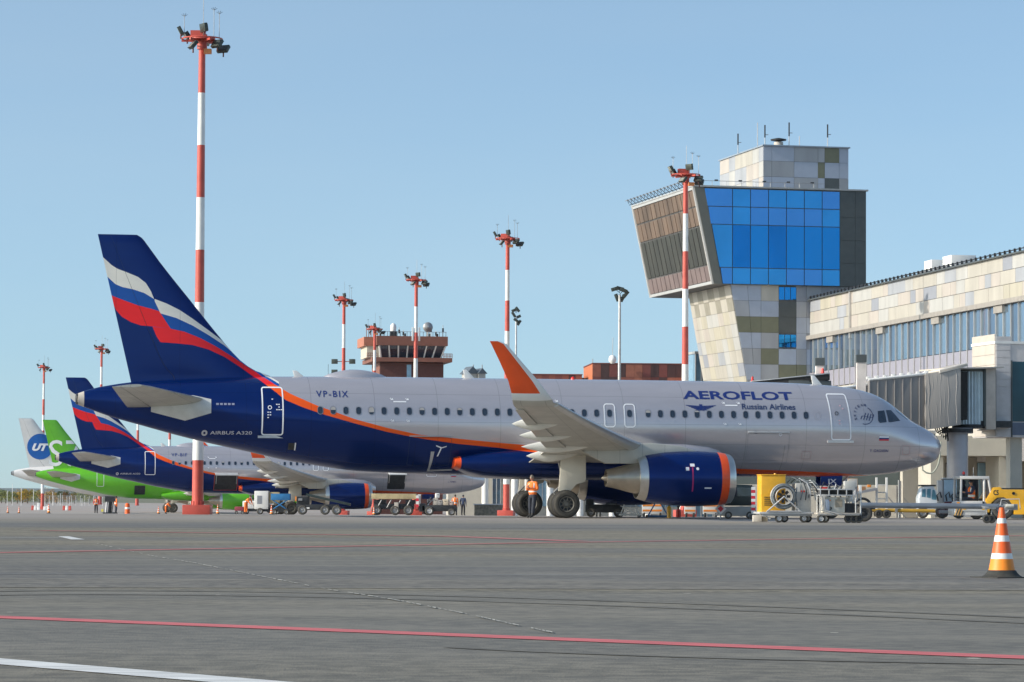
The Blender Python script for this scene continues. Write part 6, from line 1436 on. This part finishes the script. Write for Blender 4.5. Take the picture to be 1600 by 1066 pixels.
for k in range(6):
    b = MB(); b.tube([(-.6+.25*k, .1, .4), (-.55+.25*k, .15, 1.1), (-.4+.22*k, .2, 1.45-.04*k), (-.2+.2*k, .25, 1.3), (-.15+.2*k, .3, .8)], .022, (DARK, HB, LGREY)[k % 3], n=6); b.build('hose', G)
b = MB(); b.box((.55, .3, 1.28), (.4, .3, .42), LC); b.box((-.35, .3, 1.22), (.35, .1, .16), MATS['red enamel']); b.build('spare_canister', G, bevel=.02)
b = MB(); b.cyl((.82, -.4, 0.05), (.82, -.4, 1.25), .03, LGREY); b.box((.80, -.4, 1.2), (.09, .09, .3), WHITE); b.build('post', G)
b = MB(); b.lathe([(0, .1), (.12, .14), (.24, .1)], (.48, .05, .75), 'z', WHITE, n=14); b.box((.5, .1, .5), (.3, .6, .4), DARK); b.build('tank', G)
for x in (-.62, -.35, .36, .56, .74): wheel(G, (x, -.45 if x != -.35 else .2, .15), .15, .10, 'y', rimc=LGREY if x < 0 else DARK)
# tow bar in grey
f = foot(1345, 118); G = thing('tow_bar', 'long grey tow bar running right from the service cart to the yellow tug', 'tow bar', f); q1 = at(1345, 789.5, 118)-f; q2 = at(1560, 791.5, 118)-f
b = MB(); SG = M('blue grey tube', (.20, .23, .27), .4, .4, var=.12); b.cyl(q1, q2, .10, SG, n=18); b.cyl(q1-Vector((.25, 0, 0)), q1, .05, DARK); b.cyl(q2, q2+Vector((.5, 0, .02)), .05, GREY); b.build('tube', G)
b = MB(); b.tube([q2+Vector((.05, -.1, .02)), q2+Vector((.1, -.1, .26)), q2+Vector((.75, -.1, .28)), q2+Vector((.8, -.1, -.1))], .02, LGREY); b.box(q2+Vector((.45, 0, -.02)), (.5, .2, .22), GREY); b.cyl(q2+Vector((.25, -.12, .02)), q2+Vector((.55, -.12, .02)), .07, M('cream cylinder', (.6, .58, .5), .4)); b.build('tow_head', G, bevel=.01)
b = MB(); wx = at(1547, 800, 116).x-f.x; b.cyl((wx-.12, -2, .16), (wx-.12, -2, .55), .025, GREY); b.cyl((wx+.1, -1.7, .16), (wx+.1, -1.7, .55), .025, GREY); b.box((wx, -1.8, .55), (.4, .6, .05), GREY); b.cyl((wx, -1.8, .55), (wx, 0, .6), .03, GREY); b.build('wheel_fork', G)
for x, y in ((-.12, -2.0), (.1, -1.7)): wheel(G, (wx+x, y, .16), .16, .09, 'y', rimc=DARK)
f = foot(1349, 121); R = thing('reel_trailer', 'large black wheel of a hose trailer right of the service cart', 'trailer', f); wheel(R, (0, -.2, .32), .32, .22, 'y', rimc=DARK); wheel(R, (0, .8, .32), .32, .22, 'y', rimc=DARK); b = MB(); b.cyl((0, -.2, .32), (0, .8, .32), .05, DARK); b.box((-.1, .3, .5), (1.1, .7, .08), DARK); arc_tube(b, (0, .3, .55), .32, DARK, .05, 0, 180); b.build('frame', R)
# yellow tow bar farther away
f = foot(1335, 150); G = thing('tow_bar', 'yellow tow bar on small black wheels beneath the nose, beyond the grey one', 'tow bar', f); z_ = at(1335, 797, 150).z-f.z
b = MB(); b.cyl((0, 0, z_), (4.2, 0, z_-.03), .085, M('ochre tow bar paint', (.50, .30, .04), .5, var=.15), n=14); b.box((1.95, 0, z_), (.12, .25, .25), GREY); b.box((4.3, 0, z_-.02), (.3, .12, .1), GREY); b.build('tube', G)
b = MB(); b.box((1.35, 0, .24), (.5, .35, .08), DARK); b.build('axle', G)
for x in (1.12, 1.5): wheel(G, (x, -.2, .2), .20, .12, 'y', rimc=DARK); wheel(G, (x, .2, .2), .20, .12, 'y', rimc=DARK)
# steps frame
f = foot(1378, 150); G = thing('access_steps', 'white ladder frame with grey platform below the nose', 'access steps', f); b = MB()
for x in (-.25, .22): b.box((x, 0, .95), (.10, .10, 1.9), WHITE)
for z in (.3, .6, .9, 1.2, 1.55): b.box((-.02, 0, z), (.45, .08, .05), LGREY)
b.build('ladder', G, bevel=.01); b = MB(); b.add([(-.25, -.3, 1.30), (-.25, .5, 1.30), (-1.6, .5, 1.02), (-1.6, -.3, 1.02), (-.25, -.3, 1.42), (-.25, .5, 1.42), (-1.6, .5, 1.14), (-1.6, -.3, 1.14)], [[0, 1, 2, 3], [4, 7, 6, 5], [0, 4, 5, 1], [1, 5, 6, 2], [2, 6, 7, 3], [3, 7, 4, 0]], PGREY)
b.cyl((-1.55, 0, 0), (-1.55, 0, 1.0), .05, GREY); b.build('platform', G); 
b = MB(); b.box((-1.0, .2, 1.35), (.5, .3, .25), M('brown box', (.35, .2, .1), .7)); b.box((-.6, 0, 1.50), (.18, .2, .14), OW); b.box((-1.35, .2, 1.6), (.45, .3, .5), LC); b.build('tool_boxes', G, bevel=.02)
# small winch/propping bars
f = foot(1397, 160); G = thing('prop_frame', 'thin grey slanted props standing by the beige wall under the nose', 'prop frame', f); b = MB(); b.cyl((-.3, 0, 1.05), (.6, 0, 0), .03, GREY); b.cyl((.5, 0, 1.0), (1.4, 0, 0), .02, GREY); b.cyl((.25, 0, 0), (.25, 0, 1.9), .06, GREY); b.build('bars', G)
# dark equipment vehicle ahead of the engine
f = foot(1134, 134); G = thing('equipment_tractor', 'dark green black tractor with grey lower skirt in front of the near engine intake', 'tractor', f, radians(3)); DG = M('dark green body', (.018, .030, .028), .35, var=.2, coat=.3)
b = MB(); b.prism([(0.0, .55), (.08, 1.38), (.18, 1.45), (1.12, 1.42), (1.20, .55)], 'y', 0, 1.5, DG); b.build('cab', G, bevel=.04)
b = MB(); b.prism([(.16, .95), (.2, 1.32), (1.05, 1.30), (1.08, .95)], 'y', -.012, -.002, GLASSD); b.build('window', G)
b = MB(); b.prism([(-.28, .12), (-.05, .50), (1.26, .52), (1.26, .12)], 'y', -.1, 1.6, M('grey lower skirt', (.36, .35, .33), .5, var=.12)); b.build('skirt', G, bevel=.03)
b = MB(); b.add([(.02, -.02, .66), (.20, -.02, .66), (.11, -.02, .84)], [[0, 1, 2]], REFL); b.add([(.02, -.03, .66), (.20, -.03, .66), (.11, -.03, .84)], [[0, 1, 2]], REFL); b.build('warning_triangle', G)
for x in (.1, 1.0): wheel(G, (x, -.02, .16), .16, .2, 'y')
f = foot(1177, 131); G = thing('hazard_post', 'red and white striped hazard post beside the yellow cabinet', 'post', f, 0); b = MB()
for k in range(9): b.box((0, 0, .30+.12*k), (.16, .06, .125), MARKR if k % 2 else WHITE, ry=0)
b.build('striped_board', G); b = MB(); b.box((0, .1, .7), (.06, .06, 1.35), GREY); b.lathe([(0, .12), (.04, .12)], (0, -.02, 1.42), 'y', CREAM, n=16); b.build('bracket', G); b = MB(); b.box((.05, .1, .1), (.4, .4, .2), DARK); b.build('base', G, bevel=.02)
f = foot(1126, 133); G = thing('warning_sign', 'small red and white warning diamond at the lower lip of the near engine', 'sign', f); b = MB(); b.box((0, 0, .42), (.34, .03, .34), WHITE, ry=pi/4); b.build('plate', G); b = MB(); b.box((0, -.02, .42), (.18, .02, .18), MARKR, ry=pi/4); b.build('mark', G); b = MB(); b.cyl((0, .05, 0), (0, .05, .4), .03, GREY); b.build('post', G)
# pushback tug
f = foot(1502, 139); K_ = 139/5000; G = thing('aircraft_tug', 'pushback tug with white cab and yellow rear body at the right edge', 'tug', f)
TW = M('tug white paint', (.60, .58, .55), .45, var=.08, coat=.2)
gy_ = 782+.83/K_; T2 = lambda px, py: ((px-1502)*K_, (gy_-py)*K_)
out = [T2(1492, 806), T2(1492, 795), T2(1500, 784), T2(1502, 747), T2(1504, 745), T2(1543, 746), T2(1545, 748), T2(1550, 772), T2(1541, 780), T2(1541, 806)]
b = MB(); b.prism([T2(1492, 806), T2(1492, 796), T2(1500, 783), T2(1541, 783), T2(1541, 806)], 'y', 0, 2.2, TW); b.build('lower_body', G, bevel=.05)
b = MB()
for (p, q) in ((T2(1501.5, 784), T2(1502.5, 747)), (T2(1538, 784), T2(1538.5, 747)), (T2(1549, 773), T2(1544.5, 747))):
    for y in (.08, 2.1): b.cyl((p[0], y, p[1]), (q[0], y, q[1]), .055, TW, n=8)
x0, z0 = T2(1500.5, 747); x1, z1 = T2(1546, 745); b.box2((x0, 0, z0-.06), (x1, 2.2, z1+.02), TW); b.box2((T2(1538, 0)[0]-.06, .05, T2(0, 784)[1]), (T2(1541, 0)[0], 2.15, T2(0, 748)[1]), TW) if False else None
CBN = b.build('cab', G, bevel=.02)
b = MB(); b.box2((x0+.12, 1.9, .8), (x1-.2, 1.93, z0-.05), GLASSD); b.box2((x0+.1, .5, .85), (x1-.2, 2.0, .90), DARK); b.build('cab_interior', CBN)
b = MB(); b.prism([T2(1541, 783), T2(1540.5, 750), T2(1543.5, 750), T2(1547.5, 772)], 'y', .07, .09, M('smoky side glass', (.10, .08, .08), .1)); b.build('side_window', CBN)
b = MB(); xb = T2(1509, 745)[0]; b.cyl((xb, .6, z1), (xb, .6, z1+.10), .05, DARK); b.lathe([(0, .07), (.1, .06), (.13, .002)], (xb, .6, z1+.1), 'z', MATS['red beacon glass'], n=12); b.cyl((T2(1523, 0)[0], .4, z1), (T2(1523, 0)[0], .4, z1+.4), .012, LGREY, n=5); b.build('beacon', CBN)
yb = [T2(1541, 801), T2(1540, 782), T2(1552, 762), T2(1563, 761), T2(1566, 765), T2(1660, 765), T2(1660, 804), T2(1584, 804), T2(1584, 793), T2(1576, 781), T2(1568, 777), T2(1558, 778), T2(1549, 786), T2(1546, 801)]
b = MB(); b.prism(yb, 'y', -.02, 2.3, YELLOW); b.build('rear_body', G, bevel=.025)
b = MB(); xa, za = T2(1567, 764.5); b.box2((xa, .1, za), (T2(1660, 0)[0], 2.2, za+.05), DARK); b.lathe([(0, .07), (.02, .07), (.03, .002)], (T2(1583.5, 0)[0], -.05, T2(0, 771)[1]), 'y', DARK, n=12); b.build('deck_trim', G)
put_decal(text_mesh('C5', T2(1552, 0)[0], T2(1560, 0)[0], T2(0, 774)[1], T2(0, 766)[1], .03), 'fleet_number', G, DARK, fn=lambda x, z: (x, -.028, z))
wheel(G, (T2(1567, 0)[0], .18, .52), .52, .36, 'y', rimc=GREY); wheel(G, (T2(1567, 0)[0], 2.1, .52), .52, .36, 'y', rimc=GREY); wheel(G, (T2(1520, 0)[0]+.2, .3, .3), .3, .25, 'y')
b = MB(); HZ = M('hazard black', (.02, .02, .02), .5)
for k in range(6): b.box((T2(1493.5+2.2*k, 0)[0]*1.0, -.02, T2(0, 800)[1]), (.03, .012, .34), YELLOW if k % 2 == 0 else HZ, ry=.35)
b.build('hazard_stripes', G); b = MB(); b.box((T2(1497, 0)[0], -.03, T2(0, 787)[1]), (.12, .05, .12), M('amber lamp', (.9, .35, .03), .3)); b.build('indicator_lamp', G)
b = MB(); b.box((T2(1522, 0)[0], -.02, T2(0, 797)[1]), (1.0, .03, .10), LC)
for x in (1507, 1536): b.box((T2(x, 0)[0], -.03, T2(0, 796)[1]), (.12, .03, .05), YELLOW)
b.box((T2(1536.5, 0)[0], -.03, T2(0, 786)[1]), (.09, .04, .12), DARK); b.build('side_trim', G)
person('tug driver in orange vest seated inside the white cab', Vector((f.x+.55, f.y+.75, f.z-.05)), radians(-70), 'sit', NAVYJ, HIVIS, TROUS, HAIR, None, CAPD)
# truck with a big windscreen behind the tug
f = foot(1484, 146); G = thing('service_truck', 'white service truck with a large pale windscreen left of the tug cab', 'truck', f); K2 = 146/5000; z9 = lambda py: (782+.83/K2-py)*K2
b = MB(); b.box2((-.55, 0, .35), (.5, 1.0, z9(786)), TW); b.box2((-.55, 0, z9(786)), (-.32, .4, z9(751)), TW); b.box2((-.3, .06, z9(749)), (.5, 1.0, z9(747)), PGREY); b.box2((-.28, .8, z9(786)), (.5, 1.0, z9(749)), PGREY); b.build('cab', G, bevel=.03)
b = MB(); b.box2((-.26, .0, z9(785)), (.48, .06, z9(750)), M('pale windscreen', (.42, .56, .66), .2, .1, var=.2, scale=2)); b.build('windscreen', G)
b = MB(); b.box((-.05, -.08, .62), (.42, .1, .3), M('dark red grille', (.12, .02, .025), .5)); b.box((.27, -.06, .78), (.18, .06, .14), DKBLUE); b.box((0, -.1, .3), (1.1, .2, .2), GREY); b.build('grille', G, bevel=.02)
b = MB()
for x in (-.55, -.15, .12): b.tube([(x, -.12, .8), (x-.06, -.2, 1.05), (x+.08, -.22, 1.2), (x+.15, -.16, .95)], .035, DARK)
b.build('mirror_arms', G); wheel(G, (-.35, -.02, .3), .3, .22, 'y'); wheel(G, (.4, -.02, .3), .3, .22, 'y')
# van
f = foot(1437, 152); G = thing('van', 'pale blue white van with three side windows parked behind the tow bar', 'van', f); K3 = 152/5000; V2 = lambda px, py: ((px-1434)*K3, (781.3+.83/K3-py)*K3)
VP = M('van pale paint', (.62, .66, .70), .35, var=.04, coat=.5)
b = MB(); b.prism([V2(1434, 803), V2(1433, 778), V2(1437, 763), V2(1441, 759), V2(1456, 758.5), V2(1462, 769), V2(1464, 779), V2(1474, 783), V2(1478, 789), V2(1478, 803)], 'y', 0, 1.3, VP); b.build('body', G, bevel=.05)
for P_ in ([V2(1437, 775), V2(1438.5, 763.5), V2(1443.5, 763), V2(1443, 775.5)], [V2(1445, 776), V2(1445.8, 763), V2(1451.5, 762.5), V2(1451, 777)], [V2(1452.5, 779), V2(1454, 764), V2(1457, 764), V2(1462, 780)]):
    b = MB(); b.prism(P_, 'y', -.012, -.003, M('van window', (.14, .34, .46), .1, .3)); b.build('window', G)
b = MB(); b.box((V2(1449, 0)[0], .8, V2(0, 757.5)[1]), (.7, 1.2, .08), DARK); b.build('roof_rack', G, bevel=.01)
b = MB(); b.box((V2(1476, 0)[0], -.01, V2(0, 788)[1]), (.12, .04, .12), REFL); b.build('headlight', G)
for px in (1439, 1470): wheel(G, (V2(px, 0)[0], .05, .27), .27, .18, 'y')
b = None

# ================================================================== equipment round the second airliner
def zq(py, Y): return (CAMH+(777-py)*Y/5000)-gz(Y)
f = foot(580, 268); G = thing('flat_loader', 'flat bed loader with a sand coloured deck ahead of the second airliner engine', 'loader', f); q = 268/5000; SD = M('sand yellow deck', (.50, .40, .22), .6, var=.25, scale=1.5)
L_ = 70*q; b = MB(); b.box2((0, 0, zq(780, 268)), (L_, 2.2, zq(771.5, 268)), SD); b.build('deck', G, bevel=.04)
b = MB(); b.box2((.2, .2, .5), (L_-.2, 2.0, .95), DARK); b.box2((.2, .3, .95), (1.2, 1.9, zq(781, 268)), DARK); b.box2((1.9, -.05, .55), (2.3, .2, 1.1), CREAM); b.box2((L_-.9, .2, .95), (L_-.1, 1.9, zq(781, 268)), DARK)
for k in range(4): b.cyl((.5+.8*k, .1, .6), (.9+.8*k, .1, zq(780, 268)), .05, GREY)
b.build('chassis', G, bevel=.03)
for x in (.45, 2.0, 3.1): wheel(G, (x, .1, .42), .42, .3, 'y', rimc=GREY)
b = MB()
for k in range(4): b.box((L_+.1, -.05, .8+.25*k), (.22, .1, .24), WHITE if k % 2 else MARKR)
b.build('striped_guard', G)
f = foot(655, 268); G = thing('baggage_tractor', 'dark baggage tractor with pale front wheel left of the two standing men', 'tractor', f)
b = MB(); b.box2((.2, 0, .35), (3.1, 1.3, .85), DARK); b.box2((.0, 0, .3), (.5, 1.3, 1.0), DARK); b.cyl((.6, .2, .8), (1.0, .2, 1.55), .05, DARK); b.build('body', G, bevel=.06)
wheel(G, (.85, 0, .38), .38, .25, 'y', rimc=LGREY); wheel(G, (2.7, 0, .3), .3, .2, 'y')
b = MB(); b.box2((-.15, .2, .8), (.1, .5, 1.75), WHITE); b.build('upright', G)
rs = random.Random(9)
for k, (x, z, w, h, m, lb) in enumerate(((1.35, .85, .45, .6, CREAM, 'cream sack'), (1.75, .85, .4, .45, M('grey suitcase', (.3, .28, .27), .6), 'grey case'), (2.2, .85, .55, .5, M('sand carton', (.5, .42, .32), .8), 'sand coloured carton'), (1.5, 1.46, .35, .4, WHITE, 'white sack on top'), (2.65, .85, .4, .35, M('pinkish carton', (.5, .38, .33), .8), 'pinkish carton'))):
    o = tag(thing('luggage', lb+' loaded on the dark baggage tractor', 'luggage', (f.x+x, f.y+.5, f.z+z), rs.uniform(-.2, .2), 'luggage on the baggage tractor')); b = MB(); b.box((0, 0, h/2), (w, .5, h), m); b.build('case', o, bevel=.06); b = MB(); b.box((0, -.26, h*.7), (w*.3, .03, .04), DARK); b.build('handle', o)
f = foot(463, 262); G = thing('belt_loader', 'dark belt loader parked between the second airliner main gear and engine', 'belt loader', f); b = MB()
b.box2((.0, 0, .4), (3.4, 1.6, .85), DARK); b.box2((0, .1, .85), (1.0, 1.4, 1.5), DARK); b.build('body', G, bevel=.06)
b = MB(); b.add([(.8, -.1, 1.55), (.8, .8, 1.55), (4.4, .8, .75), (4.4, -.1, .75), (.8, -.1, 1.75), (.8, .8, 1.75), (4.4, .8, .95), (4.4, -.1, .95)], [[0, 1, 2, 3], [4, 7, 6, 5], [0, 4, 5, 1], [1, 5, 6, 2], [2, 6, 7, 3], [3, 7, 4, 0]], DG); b.build('belt', G)
b = MB(); b.box((.3, -.05, 1.25), (.35, .1, .2), GREY); b.box((-.05, -.05, 1.3), (.1, .2, .4), OW); b.box((.9, -.05, .55), (.35, .1, .12), WHITE); b.build('control_box', G)
for x in (.5, 2.35, 3.3): wheel(G, (x, 0, .4), .40, .25, 'y', rimc=GREY)
f = foot(397, 272); G = thing('water_truck', 'small white service truck behind the orange clad worker', 'truck', f); b = MB(); b.box2((0, 0, .45), (1.2, 1.4, 2.0), WHITE); b.box2((-1.0, .1, .45), (-.05, 1.3, 1.15), WHITE); b.build('body', G, bevel=.08)
b = MB(); b.box2((.25, -.015, .9), (.65, -.003, 1.6), PGREY); b.build('side_hatch', G); b = MB(); b.box2((-1.1, .1, .25), (1.3, 1.3, .5), DARK); b.box2((1.3, .2, .3), (2.6, 1.2, .8), DARK); b.build('chassis', G)
for x in (-.7, .5, 1.9): wheel(G, (x, 0, .28), .28, .2, 'y')
b = MB(); b.box2((1.25, .3, 1.0), (2.1, 1.1, 1.9), SD); b.build('crate', G, bevel=.03)
f = foot(423, 268); G = thing('blue_loader', 'blue scissor lift equipment behind the second airliner main wheels', 'lift', f); b = MB(); b.box2((0, 0, 1.2), (1.6, 1.2, 1.75), BLU); b.build('basket', G, bevel=.05); b = MB()
for s_ in (0, 1): b.cyl((.1+1.3*s_, .1, .4), (1.4-1.3*s_, .1, 1.25), .05, BLU)
b.box2((0, 0, .25), (1.6, 1.2, .5), DARK); b.build('scissor_frame', G)
for x in (.3, 1.3): wheel(G, (x, 0, .22), .22, .15, 'y')
f = foot(352, 272); G = thing('red_trolley', 'low red trolley beside the orange clad worker', 'trolley', foot(372, 268)); b = MB(); b.box2((-.3, 0, .3), (.5, .8, .65), M('dull crimson paint', (.3, .05, .07), .5)); b.build('body', G, bevel=.05)
for x in (-.15, .35): wheel(G, (x, 0, .15), .15, .1, 'y')
f = foot(520, 300); 
f = foot(165, 322); G = thing('tail_stand', 'dark wheeled tail stand with a pale leg under the green airliner', 'stand', f); b = MB(); b.box2((-.1, 0, 1.2), (.9, .8, 1.75), DARK); b.cyl((.35, .3, .1), (.45, .3, 1.2), .18, DARK); b.cyl((.0, .1, .1), (.1, .1, 1.2), .09, LGREY); b.cyl((.6, .1, .1), (.75, .1, 1.2), .05, DARK); b.build('frame', G); b = MB(); b.box2((-.3, 0, 0), (1.0, .6, .12), DARK); b.box2((-.45, 0, .2), (-.25, .3, .45), M('yellow bag', (.7, .6, .1), .7)); b.build('base', G)

# ================================================================== air
b = MB(); b.box2((-3900, -38, -3.0), (3900, 8900, 45), WHITE); hz = b.build('haze', smooth=False); hz['kind'] = 'stuff'
hm = bpy.data.materials.new('haze air'); hm.use_nodes = True; nt = hm.node_tree
for n in list(nt.nodes):
    if n.type == 'BSDF_PRINCIPLED': nt.nodes.remove(n)
pv = nt.nodes.new('ShaderNodeVolumePrincipled'); pv.inputs['Density'].default_value = 3e-5; pv.inputs['Color'].default_value = (.80, .88, 1.0, 1); pv.inputs['Anisotropy'].default_value = 0.0
nt.links.new(pv.outputs[0], nt.nodes['Material Output'].inputs['Volume']); hz.data.materials.clear(); hz.data.materials.append(hm)
